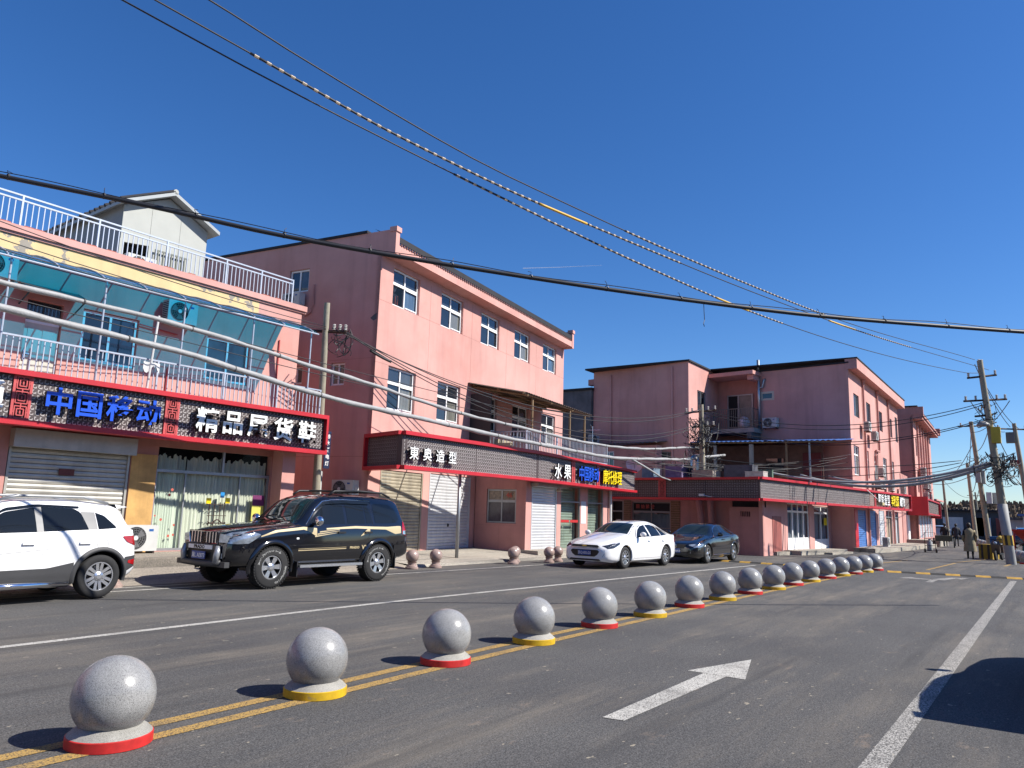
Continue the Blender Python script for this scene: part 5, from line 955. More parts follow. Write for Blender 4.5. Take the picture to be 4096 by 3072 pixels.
    def line(s, pts, r=.006, off=.001, sides=(1, -1)):
        mb = MB()
        for sg in sides: mb.tube([(s.X(x), sg * (s.side_y(x, z) + off), z) for x, z in pts], r, 4)
        return mb
    def arch(s, r0, r1, off=.02, mat=None, a0=-12, a1=192):
        for a in s.ax:
            for sg in (1, -1):
                rows = []
                for k in range(33):
                    t = R(a0 + (a1 - a0) * k / 32); q = []
                    for rr, oo in ((r0, -.03), (r0, off), ((r0 + r1) / 2, off + .008), (r1, off * .3)):
                        x = a - rr * math.cos(t); z = max(s.r + .01 + rr * math.sin(t), .14); q.append((s.X(x), sg * (s.side_y(x, max(z, s.zb(x) + .05)) + oo), z))
                    rows.append(q)
                part('wheel_arch', MB().grid(rows if sg > 0 else [r_[::-1] for r_ in rows]), mat or s.paint, s.root, True)
    def wheels(s, track, width, rim_r, style, tread=False, letters_=None):
        key = []
        r, w = s.r, width; ty = MB(); pr = [(rim_r - .01, -w * .42), (rim_r + .012, -w * .5), (r - .05, -w * .5), (r - .015, -w * .45), (r, -w * .36), (r, w * .36), (r - .015, w * .45), (r - .05, w * .5), (rim_r + .012, w * .5), (rim_r - .01, w * .42)]
        ty.lathe(pr, 40, axis='y', cap=False)
        if tread:
            for k in range(44):
                a = 2 * math.pi * k / 44
                for j, yy in enumerate((-.38, -.13, .13, .38)):
                    aa = a + (j % 2) * .07; c, s_ = math.cos(aa), math.sin(aa); t = .016
                    vs = []
                    for rr in (r - .01, r + .012):
                        for dt in (-t, t):
                            for dy in (-.09, .09): ca, sa = math.cos(aa + dt / r), math.sin(aa + dt / r); vs.append((rr * ca, (yy + dy) * w, rr * sa))
                    ty.add(vs, [(4, 5, 7, 6), (0, 1, 5, 4), (2, 6, 7, 3), (0, 4, 6, 2), (1, 3, 7, 5)])
        tm = ty.mesh('tyre', RUBBER, True, 40); rm = MB(); yo = w * .36
        rm.lathe([(rim_r, -w * .4), (rim_r, w * .44), (rim_r - .018, w * .44), (rim_r - .025, w * .2), (rim_r - .03, -w * .2), (.05, -w * .2)], 40, axis='y', cap=False, mi=1)
        rm.lathe([(rim_r + .002, w * .42), (rim_r + .002, w * .45), (rim_r - .02, w * .45), (rim_r - .02, w * .42)], 40, axis='y', cap=False)
        n, wi, wo, twin = style
        for k in range(n):
            a = 2 * math.pi * k / n + math.pi / 2
            for dv in ((-.5, .5) if twin else (0,)):
                P = lambda rr, off, y: (rr * math.cos(a) - off * math.sin(a), y, rr * math.sin(a) + off * math.cos(a)); o1 = dv * .045; o2 = dv * .085
                rm.add([P(.05, o1 - wi, yo), P(.05, o1 + wi, yo), P(rim_r - .012, o2 + wo, yo + .012), P(rim_r - .012, o2 - wo, yo + .012), P(.05, o1 - wi, yo - .04), P(.05, o1 + wi, yo - .04), P(rim_r - .012, o2 + wo, yo - .04), P(rim_r - .012, o2 - wo, yo - .04)], [(3, 2, 1, 0), (0, 1, 5, 4), (1, 2, 6, 5), (2, 3, 7, 6), (3, 0, 4, 7)])
        rm.lathe([(.075, yo - .05), (.075, yo + .006), (.04, yo + .022), (.001, yo + .024)], 20, axis='y', cap=False)
        rmm = rm.mesh('rim', [ALLOY, M('rim_dark', (.03, .03, .03), .5, .5)], False); dm = MB().lathe([(.001, -.01), (rim_r * .75, -.01), (rim_r * .75, .01), (.001, .01)], 28, (0, yo - .09, 0), 'y').mesh('brake_disc', GREYM)
        bt_ = MB()
        for k in range(6): a = 2 * math.pi * k / 6; bt_.lathe([(.011, 0), (.011, .012)], 8, (.058 * math.cos(a), yo + .004, .058 * math.sin(a)), 'y')
        bm_ = bt_.mesh('lug_nuts', CHROME)
        for a in s.ax:
            for sg in (1, -1):
                wh = link('wheel', None, s.root, Matrix.Translation((s.X(a), sg * track / 2, s.r + .012)) @ Matrix.Rotation(0 if sg > 0 else math.pi, 4, 'Z') @ Matrix.Rotation(random.uniform(0, 1), 4, 'Y'))
                link('tyre', tm, wh); link('rim', rmm, wh); link('brake_disc', dm, wh); link('lug_nuts', bm_, wh)
                if letters_:
                    for txt, ang in letters_:
                        for j, ch in enumerate(txt):
                            if ch == ' ': continue
                            t = R(ang) - j * .13; rr = (rim_r + r) / 2 + .005
                            link('tyre_letter', text_mesh(ch, .072, .001, .0, [M('tyre_letter_grey', (.5, .5, .48), .7)]), wh, Matrix.Translation((-rr * math.cos(t), w * .5 + .002, rr * math.sin(t))) @ Matrix.Rotation(math.pi, 4, 'Z') @ Matrix.Rotation(t - math.pi / 2, 4, 'Y'))
    def plate(s, x, z, txt, y=0, tilt=0):
        pm = Matrix.Translation((s.X(x), y, z)) @ Matrix.Rotation(R(90), 4, 'Z')
        p = part('number_plate', MB().box(-.22, .22, -.012, .0, -.07, .07), PLATE, s.root, mat=pm)
        link('plate_text', text_mesh(txt, .105, .001, .001, [WHITEP], .92), p, Matrix.Translation((0, -.014, 0)))
    def front(s, name, pts, mat, dx=.01, th=.03, parent=None, smooth=False):
        """polygon in (y,z) put just before the nose face at station 0"""
        mb = MB(); n = len(pts)
        f = lambda y: s.nose(abs(y))
        vs = [(s.X(f(y)) + dx, y, z) for y, z in pts] + [(s.X(f(y)) + dx - th, y, z) for y, z in pts]
        mb.add(vs, [tuple(range(n)), tuple(range(2 * n - 1, n - 1, -1))] + [(i, n + i, n + (i + 1) % n, (i + 1) % n) for i in range(n)]); return part(name, mb, mat, parent or s.root, smooth)
    def nose(s, y):
        for k in range(80):
            x = k * .01
            if s.hw(x) * .985 >= y: return x
        return .8
def pl_(pts):
    def f(x):
        if x <= pts[0][0]: return pts[0][1]
        for (a, b), (c, d) in zip(pts, pts[1:]):
            if x <= c: return b + (d - b) * (x - a) / max(c - a, 1e-6)
        return pts[-1][1]
    return f
SEAM = M('door_seam', (.01, .01, .01), .8)
# ---- black off-road car
def make_offroad():
    rt = thing('offroad_car', 'black off-road car with gold side stripes parked before the left shops', 'car', (11.12, 13.2, 0.004), math.pi - R(1.6))
    c = Car(rt, 4.72, .90, 3.69, .392, [(0, .93), (.04, 1.03), (.16, 1.10), (.8, 1.20), (1.25, 1.24), (1.47, 1.27), (2.12, 1.76), (2.4, 1.845), (3.1, 1.88), (4.1, 1.855), (4.4, 1.80), (4.55, 1.66), (4.66, 1.22), (4.72, 1.0)],
            [(0, .45), (.4, .40), (2, .40), (4, .42), (4.72, .52)], [(0, .93), (.3, 1.06), (1.4, 1.18), (4.5, 1.22), (4.72, .95)], [(0, .68), (.06, .78), (.2, .875), (.5, .915), (1.5, .925), (4.0, .925), (4.45, .90), (4.66, .84), (4.72, .76)],
            [(0, .52), (.3, .72), (1.4, .77), (1.5, .76), (2.15, .665), (2.5, .67), (4.1, .665), (4.5, .64), (4.72, .6)], [(0, .08), (.5, .07), (1.4, .07), (2.2, .10), (4.3, .10), (4.72, .1)], CPBLACK)
    c.body(); c.wheels(1.60, .27, .225, (6, .03, .052, False), True, [('All-Terrain T/A', 132), ('BFGoodrich', 325)])
    c.arch(.45, .53, .045)
    c.screen('windshield', 1.52, 2.10, .96); c.screen('rear_window', 4.50, 4.64, .9)
    c.glassp('side_window', [(1.78, 1.225), (2.72, 1.24)], [(1.78, 1.24), (2.08, 1.52), (2.26, 1.63), (2.45, 1.67), (2.72, 1.695)])
    c.glassp('side_window', [(2.80, 1.24), (3.30, 1.25)], [(2.80, 1.695), (3.30, 1.69)]); c.glassp('quarter_light', [(3.34, 1.25), (3.50, 1.26)], [(3.34, 1.69), (3.42, 1.66), (3.50, 1.42)], n=8)
    c.glassp('rear_side_window', [(3.60, 1.27), (3.72, 1.26), (4.22, 1.27), (4.36, 1.34)], [(3.60, 1.66), (3.68, 1.69), (4.12, 1.67), (4.28, 1.58), (4.36, 1.42)])
    part('window_trim', c.line([(1.70, 1.22), (2.02, 1.55), (2.22, 1.70), (2.45, 1.735), (2.76, 1.75), (3.55, 1.745)], .010, .004), CHROME, rt, True); part('rain_visor', c.overlay([(1.95, 1.46), (2.25, 1.64), (2.74, 1.67), (3.5, 1.665)], [(1.95, 1.48), (2.25, 1.695), (2.74, 1.725), (3.5, 1.72)], .03), CARGLASS, rt, True)
    for pts in ([(1.62, .50), (1.60, 1.0), (1.66, 1.22)], [(2.76, .50), (2.77, 1.22), (2.76, 1.72)], [(3.55, 1.72), (3.52, 1.25), (3.40, 1.0), (3.28, .72)], [(1.62, .50), (3.3, .50)]): part('door_seam', c.line(pts, .005), SEAM, rt)
    for x in (2.60, 3.36): part('door_handle', MB().box(-.1, .1, -.02, .03, -.02, .02), BLACKP, rt, mat=Matrix.Translation((c.X(x), c.side_y(x, 1.06) + .01, 1.06)))
    st = c.overlay([(.62, .98), (1.0, 1.07), (1.62, 1.12), (1.75, 1.08), (1.95, .98)], [(.62, 1.0), (.95, 1.11), (1.62, 1.175), (1.85, 1.16), (1.95, 1.15)], .004); part('gold_stripe', st, GOLD, rt, True)
    for k in range(3): part('gold_stripe', c.overlay([(1.9 + .06 * k, .97 + .045 * k), (2.55, 1.06 + .03 * k)], [(1.9 + .06 * k, .995 + .045 * k), (2.7, 1.08 + .032 * k)], .004), GOLD, rt, True)
    part('gold_stripe', c.overlay([(2.2, 1.12), (3.0, 1.145), (3.5, 1.13)], [(2.2, 1.15), (3.0, 1.195), (3.5, 1.185)], .004), GOLD, rt, True); part('gold_stripe', c.overlay([(3.15, .98), (3.5, 1.08)], [(3.15, .99), (3.42, 1.19)], .0045), GOLD, rt, True)
    part('gold_stripe', c.overlay([(3.5, 1.13), (3.9, 1.12), (4.2, 1.02), (4.4, 1.04)], [(3.5, 1.185), (3.95, 1.18), (4.3, 1.20), (4.55, 1.19)], .004), GOLD, rt, True)
    part('gold_stripe', c.overlay([(1.5, .70), (2.75, .72)], [(1.5, .715), (2.75, .735)], .004), GOLD, rt); part('gold_stripe', c.overlay([(1.5, .735), (2.75, .755)], [(1.5, .742), (2.75, .762)], .004), GOLD, rt)
    for t, sz, x in (('PRADO', .07, 2.98), ('VX', .13, 3.28)): link('badge_text', text_mesh(t, sz, .002, .002, [GOLD], 1.15), rt, Matrix.Translation((c.X(x), c.side_y(x, .745) + .006, .745)) @ Matrix.Rotation(math.pi, 4, 'Z'))
    part('side_moulding', c.overlay([(1.55, .66), (3.1, .68)], [(1.55, .80), (3.1, .82)], .002), CPBLACK, rt, True)
    for sg in (1, -1):
        part('running_board', MB().box(c.X(3.15), c.X(1.5), sg * .93 - .09, sg * .93 + .09, .38, .43), ALLOY, rt); part('mud_flap', MB().box(c.X(1.47) - .02, c.X(1.47), sg * .84 - .12, sg * .84 + .12, .2, .5).box(c.X(4.18) - .02, c.X(4.18), sg * .84 - .12, sg * .84 + .12, .26, .6), BLACKP, rt)
        m = MB().ball((c.X(1.86), sg * 1.06, 1.30), .14, 10, sc=(.55, .85, .72)); part('mirror', m, CHROME, rt, True); part('mirror_arm', MB().box(c.X(1.86) - .04, c.X(1.86) + .03, min(sg * .88, sg * 1.02), max(sg * .88, sg * 1.02), 1.21, 1.26), BLACKP, rt)
        part('roof_rail', MB().tube([(c.X(2.45), sg * .60, 1.84), (c.X(2.6), sg * .6, 1.925), (c.X(3.3), sg * .6, 1.95), (c.X(4.0), sg * .6, 1.93), (c.X(4.25), sg * .6, 1.84)], .024, 8), BLACKP, rt, True)
    part('roof_bar', MB().box(c.X(2.95), c.X(2.87), -.6, .6, 1.925, 1.95).box(c.X(3.9), c.X(3.82), -.6, .6, 1.915, 1.94), BLACKP, rt)
    c.glassp('headlight', [(.02, .86), (.15, .85), (.36, .86), (.60, 1.0)], [(.02, 1.0), (.15, 1.06), (.40, 1.09), (.60, 1.035)], LAMPW, .008)
    for sg in (1, -1): c.front('headlight_front', [(sg * .50, .87), (sg * .72, .87), (sg * .74, 1.0), (sg * .52, 1.03)][::sg], LAMPW, .012, .03)
    gr = c.front('grille', [(-.46, .84), (.46, .84), (.48, 1.06), (-.48, 1.06)], BLACKP, .008, .05)
    part('grille_frame', MB().tube([(c.X(0) + .015, y, z) for y, z in ((-.46, .84), (.46, .84), (.49, 1.065), (-.49, 1.065), (-.46, .84))], .014, 6), CHROME, gr)
    for k in range(9):
        y = -.40 + k * .1
        if abs(y) > .05: part('grille_slat', MB().box(c.X(0) + .005, c.X(0) + .02, y - .012, y + .012, .85, 1.05), ALLOY, gr)
    em = MB(); em.lathe([(.075, -.006), (.085, 0), (.075, .006), (.068, 0), (.075, -.006)], 24, (c.X(0) + .025, 0, .95), 'x', cap=False); em.lathe([(.03, -.005), (.037, 0), (.03, .005), (.025, 0), (.03, -.005)], 16, (c.X(0) + .026, 0, .955), 'x', cap=False); part('emblem', em, M('dark_bronze', (.15, .10, .07), .3, .8), gr)
    bb = MB(); bb.tube([(c.X(.03) + .04, -.62, .50), (c.X(0) + .07, -.52, .48), (c.X(0) + .09, 0, .47), (c.X(0) + .07, .52, .48), (c.X(.03) + .04, .62, .50)], .06, 10); part('bumper_guard', bb, M('guard_grey', (.06, .06, .062), .5), rt, True)
    for sg in (1, -1): part('guard_upright', MB().tube([(c.X(0) + .07, sg * .52, .48), (c.X(0) + .07, sg * .56, .66), (c.X(0) + .04, sg * .54, .80)], [.055, .06, .05], 10), M('guard_silver', (.32, .33, .35), .4, .5), rt, True); c.front('fog_lamp', [(sg * .60, .58), (sg * .78, .60), (sg * .79, .67), (sg * .60, .67)][::sg], LAMPW, .012, .03); part('lower_lip', MB().box(c.X(.05), c.X(.0) + .05, min(sg * .5, sg * .8), max(sg * .5, sg * .8), .42, .52), M('guard_grey', (.06, .06, .062)), rt)
    gp_ = part('guard_plate', MB().box(c.X(0) + .02, c.X(0) + .07, -.5, .5, .73, .83), M('guard_grey', (.06, .06, .062)), rt); part('name_strip', MB().box(c.X(0) + .07, c.X(0) + .076, -.40, .40, .735, .81), WHITEP, gp_)
    link('name_text', text_mesh('PRADO', .085, .001, .004, [BLACKL], 1.25), gp_, Matrix.Translation((c.X(0) + .078, -.03, .772)) @ Matrix.Rotation(R(90), 4, 'Z'))
    c.plate(-.09, .62, '冀L AE873'); part('lower_grille', MB().box(c.X(0) + .005, c.X(0) + .02, -.5, .5, .52, .72), BLACKP, rt)
    c.glassp('tail_light', [(4.44, 1.02), (4.60, .98)], [(4.44, 1.16), (4.50, 1.30), (4.60, 1.30)], LAMPR, .008, 8); c.glassp('reverse_lamp', [(4.46, 1.02), (4.60, 1.0)], [(4.46, 1.09), (4.60, 1.10)], CHROME, .012, 6); part('rear_bumper', c.overlay([(4.15, .50), (4.68, .56)], [(4.15, .78), (4.68, .80)], .02), CPBLACK, rt, True)
    part('side_marker', c.overlay([(1.44, .93), (1.50, .93)], [(1.44, .965), (1.50, .965)], .008, 4), WHITEP, rt)
    for y in (-.3, .25): part('wiper', MB().tube([(c.X(1.50) + .02, y - .25, 1.30), (c.X(1.62) + .02, y + .25, 1.40)], .012, 5), BLACKP, rt)
make_offroad()
# ---- sedans
def sedan(name, label, loc, rz, kind):
    rt = thing(name, label, 'car', loc, rz); W_ = kind == 'white'; P = CPWHITE if W_ else CPBLACK
    if W_: zt = [(0, .60), (.05, .70), (.25, .79), (.8, .92), (1.2, 1.00), (1.42, 1.04), (2.1, 1.36), (2.45, 1.43), (2.9, 1.455), (3.35, 1.40), (3.85, 1.24), (4.2, 1.10), (4.42, 1.06), (4.58, 1.0), (4.666, .84)]
    else: zt = [(0, .60), (.05, .68), (.25, .75), (.8, .87), (1.2, .94), (1.40, .98), (2.1, 1.34), (2.45, 1.41), (2.9, 1.43), (3.3, 1.38), (3.75, 1.18), (3.98, 1.06), (4.3, 1.03), (4.58, .99), (4.67, .82)]
    c = Car(rt, 4.666, .93, 3.62, .322, zt, [(0, .22), (.4, .18), (2, .17), (4.2, .2), (4.666, .3)], [(0, .56), (.4, .74), (1.3, .90), (2.5, .94), (3.9, 1.0), (4.3, 1.0), (4.666, .80)], [(0, .58), (.06, .70), (.2, .80), (.55, .875), (1.5, .895), (3.7, .895), (4.25, .86), (4.55, .76), (4.666, .64)],
            [(0, .46), (.3, .64), (1.3, .72), (1.45, .70), (2.1, .58), (2.6, .565), (3.3, .56), (3.85, .58), (4.2, .66), (4.55, .60), (4.666, .5)], [(0, .06), (1.3, .06), (2.1, .09), (3.3, .09), (4.2, .06), (4.666, .06)], P)
    c.body(); c.wheels(1.56, .205, .215, (10 if W_ else 5, .016 if W_ else .035, .024 if W_ else .05, False)); c.arch(.375, .41, .012)
    c.screen('windshield', 1.46, 2.10, .97); c.screen('rear_window', 3.36 if W_ else 3.34, 3.86 if W_ else 3.76, .92)
    c.glassp('side_window', [(1.72, .945), (2.56, .965)], [(1.72, .955), (2.05, 1.17), (2.3, 1.275), (2.56, 1.315)]); c.glassp('side_window', [(2.64, .965), (3.28, .985)], [(2.64, 1.32), (2.95, 1.325), (3.28, 1.27)]); c.glassp('quarter_light', [(3.32, .985), (3.70, 1.01)], [(3.32, 1.26), (3.5, 1.18), (3.70, 1.03)], n=10)
    part('window_trim', c.line([(1.66, .93), (2.5, .95), (3.78, 1.0)], .006, .004), CHROME if not W_ else BLACKP, rt); part('window_trim', c.line([(1.62, .93), (2.0, 1.19), (2.3, 1.31), (2.62, 1.355), (3.0, 1.355), (3.35, 1.28), (3.8, 1.02)], .008, .003), BLACKP if W_ else CHROME, rt)
    for pts in ([(1.48, .32), (1.44, .7), (1.52, .92)], [(2.6, .30), (2.61, .95), (2.6, 1.32)], [(3.74, 1.0), (3.62, .78), (3.40, .66), (3.28, .42)], [(1.46, .30), (3.3, .30)]): part('door_seam', c.line(pts, .004), SEAM, rt)
    for x in (2.44, 3.42): part('door_handle', MB().box(-.09, .09, -.02, .025, -.016, .016), P, rt, mat=Matrix.Translation((c.X(x), c.side_y(x, .83) + .01, .83)))
    for sg in (1, -1):
        m = MB().ball((c.X(1.78), sg * 1.02, 1.02), .12, 10, sc=(.6, .9, .68)); part('mirror', m, P, rt, True); part('mirror_arm', MB().box(c.X(1.78) - .04, c.X(1.78) + .02, min(sg * .86, sg * .98), max(sg * .86, sg * .98), .94, .98), BLACKP, rt)
    if W_:
        c.glassp('headlight', [(.10, .60), (.3, .62), (.62, .74)], [(.10, .68), (.35, .745), (.62, .79)], M('dark_headlight', (.08, .09, .11), .06, .4, var=.7, vscale=14, coat=1), .008)
        gr = c.front('upper_grille', [(-.50, .645), (.50, .645), (.42, .70), (-.42, .70)], BLACKP, .012, .05); c.front('lower_grille', [(-.44, .42), (-.34, .36), (.34, .36), (.44, .42), (.50, .51), (.44, .555), (-.44, .555), (-.50, .51)], BLACKP, .012, .05); c.front('chin_grille', [(-.55, .24), (.55, .24), (.5, .29), (-.5, .29)], BLACKP, .014, .05)
        for sg in (1, -1): c.front('fog_lamp', [(sg * .60, .36), (sg * .76, .36), (sg * .76, .46), (sg * .66, .46)][::sg], BLACKP, .015, .04)
        part('grille_bar', MB().tube([(c.X(0) + .02, y, .615) for y in (-.5, 0, .5)], .006, 5), CHROME, gr); part('emblem', MB().box(c.X(0) + .012, c.X(0) + .028, -.075, .075, .655, .685).box(c.X(0) + .012, c.X(0) + .03, -.035, .035, .645, .695), M('gold_emblem', (.6, .45, .12), .3, .8), gr)
        c.plate(-.02, .465, '京Q·85LG5'); part('sunroof', MB().grid([[(c.X(x), y, c.zt(x) - .05 * (y / .55) ** 2 + .004) for y in (-.42, -.2, 0, .2, .42)] for x in (2.35, 2.6, 2.85, 3.05)]), CARGLASS, rt, True); part('side_reflector', c.overlay([(1.05, .66), (1.12, .66)], [(1.05, .69), (1.12, .69)], .006, 3), M('amber', (.7, .5, .2), .3), rt)
        c.glassp('tail_light', [(4.30, .76), (4.56, .74)], [(4.30, .92), (4.56, .95)], LAMPR, .006, 8)
    else:
        c.glassp('headlight', [(.06, .56), (.3, .57), (.55, .64)], [(.06, .66), (.35, .70), (.55, .70)], LAMPW, .008); gr = c.front('grille', [(-.34, .52), (.34, .52), (.42, .66), (-.42, .66)], BLACKP, .012, .05)
        em = MB(); em.lathe([(.075, -.006), (.088, 0), (.075, .006), (.066, 0), (.075, -.006)], 20, (c.X(0) + .03, 0, .60), 'x', cap=False); em.tube([(c.X(0) + .032, -.07, .62), (c.X(0) + .032, 0, .58), (c.X(0) + .032, .07, .62)], .009, 5); part('emblem', em, CHROME, gr)
        c.front('lower_grille', [(-.5, .28), (.5, .28), (.46, .38), (-.46, .38)], BLACKP, .012, .05)
        for sg in (1, -1): c.front('fog_lamp', [(sg * .58, .36), (sg * .72, .36), (sg * .72, .40), (sg * .58, .41)][::sg], LAMPW, .012, .03)
        c.plate(-.02, .44, '京N·266K8'); part('side_strip', c.line([(1.4, .30), (3.3, .30)], .012, .004), CHROME, rt); c.glassp('tail_light', [(4.35, .70), (4.58, .70)], [(4.35, .88), (4.58, .88)], LAMPR, .006, 6)
sedan('white_sedan', 'white sedan with blue number plate parked in front of the glass shop doors', (22.75, 11.35, .004), math.pi - R(3.0), 'white')
sedan('black_sedan', 'black sedan parked behind the white sedan by the speed hump', (28.0, 10.78, .004), math.pi - R(.5), 'black')
# ---- white crossover at the left edge
def make_crossover(name, label, loc, rz, paint, full=True):
    rt = thing(name, label, 'car', loc, rz)
    c = Car(rt, 4.10, .86, 3.44, .345, [(0, .74), (.06, .86), (.3, .95), (.95, 1.05), (1.2, 1.09), (1.85, 1.51), (2.2, 1.57), (2.9, 1.59), (3.5, 1.55), (3.78, 1.50), (3.88, 1.40), (4.02, 1.06), (4.08, .85), (4.10, .7)], [(0, .28), (.4, .22), (3.7, .24), (4.10, .38)] if full else [(0, .16), (.4, .12), (3.7, .12), (4.10, .14)],
            [(0, .66), (.4, .88), (1.2, 1.0), (2.5, 1.04), (3.6, 1.10), (3.96, 1.10), (4.10, .66)], [(0, .60), (.06, .72), (.2, .81), (.55, .88), (1.4, .895), (3.5, .895), (3.86, .87), (4.04, .80), (4.10, .72)], [(0, .48), (.3, .64), (1.2, .73), (1.85, .615), (2.4, .60), (3.5, .60), (3.82, .59), (3.96, .62), (4.10, .58)], [(0, .07), (1.2, .07), (1.9, .09), (3.8, .09), (4.10, .08)], paint)
    c.body(); c.wheels(1.56, .22, .232, (6, .022, .026, True)); c.arch(.405, .475, .03, M('cladding', (.055, .055, .058), .6, var=.15))
    c.screen('windshield', 1.24, 1.84, .97); c.screen('rear_window', 3.86, 4.0, .9)
    c.glassp('side_window', [(1.55, 1.045), (2.42, 1.07)], [(1.55, 1.06), (1.8, 1.26), (2.0, 1.37), (2.42, 1.445)]); c.glassp('side_window', [(2.52, 1.075), (3.20, 1.105)], [(2.52, 1.45), (3.02, 1.435), (3.12, 1.38), (3.20, 1.13)]); c.glassp('quarter_light', [(3.36, 1.11), (3.66, 1.13)], [(3.36, 1.38), (3.5, 1.33), (3.66, 1.16)], n=10)
    part('pillar_trim', c.overlay([(2.42, 1.07), (2.52, 1.075)], [(2.42, 1.445), (2.52, 1.45)], .006, 4), M('pillar_grey', (.22, .22, .22), .5), rt); part('pillar_trim', c.overlay([(3.12, 1.10), (3.35, 1.11)], [(3.12, 1.39), (3.35, 1.385)], .003, 6), M('pillar_grey', (.22, .22, .22)), rt)
    part('rain_visor', c.overlay([(1.75, 1.24), (2.0, 1.39), (2.45, 1.46), (3.1, 1.445)], [(1.75, 1.27), (2.0, 1.43), (2.45, 1.495), (3.1, 1.475)], .02), CARGLASS, rt, True); part('window_trim', c.line([(1.5, 1.03), (2.5, 1.058), (3.70, 1.11)], .007, .004), CHROME, rt)
    part('sill_cladding', c.overlay([(1.28, .30), (3.0, .30)], [(1.28, .50), (2.6, .52), (3.0, .60)], .012), M('cladding', (.055, .055, .058)), rt, True); part('rear_cladding', c.overlay([(3.84, .40), (4.06, .50)], [(3.84, .66), (4.06, .68)], .012), M('cladding', (.055, .055, .058)), rt, True)
    if full:
        for sg in (1, -1): part('side_step', MB().tube([(c.X(1.3), sg * .93, .28), (c.X(2.92), sg * .93, .28)], .05, 10), CHROME, rt, True)
    for sg in (1, -1): (part('roof_rail', MB().tube([(c.X(1.95), sg * .56, 1.55), (c.X(2.2), sg * .56, 1.62), (c.X(3.2), sg * .56, 1.625), (c.X(3.62), sg * .56, 1.53)], .022, 8), GREYM, rt, True) if full else None); part('mirror', MB().ball((c.X(1.6), sg * 1.0, 1.10), .12, 10, sc=(.6, .9, .68)), paint, rt, True)
    for pts in ([(2.47, .34), (2.52, .75), (2.48, 1.06)], [(3.32, 1.1), (3.36, .95), (3.22, .82)], [(1.3, .7), (2.5, .80), (3.8, .90)], [(1.3, .34), (1.3, .7), (1.36, 1.0)]): part('door_seam', c.line(pts, .003), SEAM, rt)
    part('fuel_flap', c.line([(3.44 + .09 * math.cos(t), .87 + .09 * math.sin(t)) for t in [math.pi * 2 * k / 24 for k in range(25)]], .003), SEAM, rt)
    for x in (2.30, 3.15): part('door_handle', MB().box(-.09, .09, -.02, .025, -.016, .016), paint, rt, mat=Matrix.Translation((c.X(x), c.side_y(x, .90) + .01, .90)))
    c.glassp('tail_light', [(3.78, .98), (3.86, .90), (4.03, .84)], [(3.78, 1.0), (4.03, 1.01)], LAMPR, .010, 10); c.glassp('rear_reflector', [(3.90, .56), (4.04, .52)], [(3.90, .60), (4.04, .62)], LAMPR, .018, 6); part('spoiler', MB().add([(c.X(3.74), y, 1.52) for y in (-.56, .56)] + [(c.X(3.97), y, 1.48) for y in (-.55, .55)] + [(c.X(3.78), y, 1.45) for y in (-.56, .56)], [(0, 1, 3, 2), (2, 3, 5, 4), (0, 2, 4), (1, 5, 3)]), paint, rt)
    c.glassp('headlight', [(.06, .66), (.3, .68), (.6, .80)], [(.06, .80), (.35, .86), (.6, .88)], LAMPW, .008); c.front('grille', [(-.4, .5), (.4, .5), (.42, .72), (-.42, .72)], BLACKP, .012, .05)
make_crossover('white_crossover', 'white compact crossover cut off by the left picture edge', (6.62 - 1.29, 13.62, .004), math.pi + R(1.0), CPWHITE)
make_crossover('parked_crossover', 'silver-grey car just outside the right picture edge, casting its shadow on the lane line', (10.0, -1.0, .004), R(0), M('silver_car_paint', (.35, .36, .38), .25, .5, coat=1), False)
bc = through((11.1, 5.4), (.72, -.69), [(-13, 6.6), (-9.61, 6.16), (-7.72, 5.95), (-5.71, 5.68), (-2.84, 5.44), (1.13, 5.22), (3.75, 5.15), (7.71, 5.19), (13, 5.5)], 60)
kc = thing('messenger_cable', 'thick black cable with wire ties slung across the whole street', 'cable', tuple(bc[0])); off = Vector(bc[0])
part('cable', MB().tube([p - off for p in bc], .036, 8), WIRE, kc, True); part('support_wire', MB().tube([p - off + Vector((0, 0, .055 + .02 * math.sin(i * .9))) for i, p in enumerate(bc)], .007, 4), WIRE, kc)
for i in range(2, 60, 3):
    p = bc[i] - off; rnd = random.Random(i); tb = MB().lathe([(.045, -.014), (.05, 0), (.045, .014)], 8, tuple(p + Vector((0, 0, .01))), 'x', cap=False); e = p + Vector((0, 0, .08)); tb.tube([e - Vector((0, 0, .03)), e + Vector((rnd.uniform(-.04, .04), 0, .02)), e + Vector((rnd.uniform(-.08, .08), .02, rnd.uniform(.0, .07)))], .005, 4); part('wire_tie', tb, WIRE, kc)
p = bc[33] - off; part('dangling_wire', MB().tube([p, p + Vector((.01, 0, -.15)), p + Vector((.03, 0, -.3)), p + Vector((-.02, 0, -.38)), p + Vector((.02, 0, -.42))], .006, 4), WIRE, kc)
STR = M('pale_spiral_mark', (.62, .50, .36), .6)
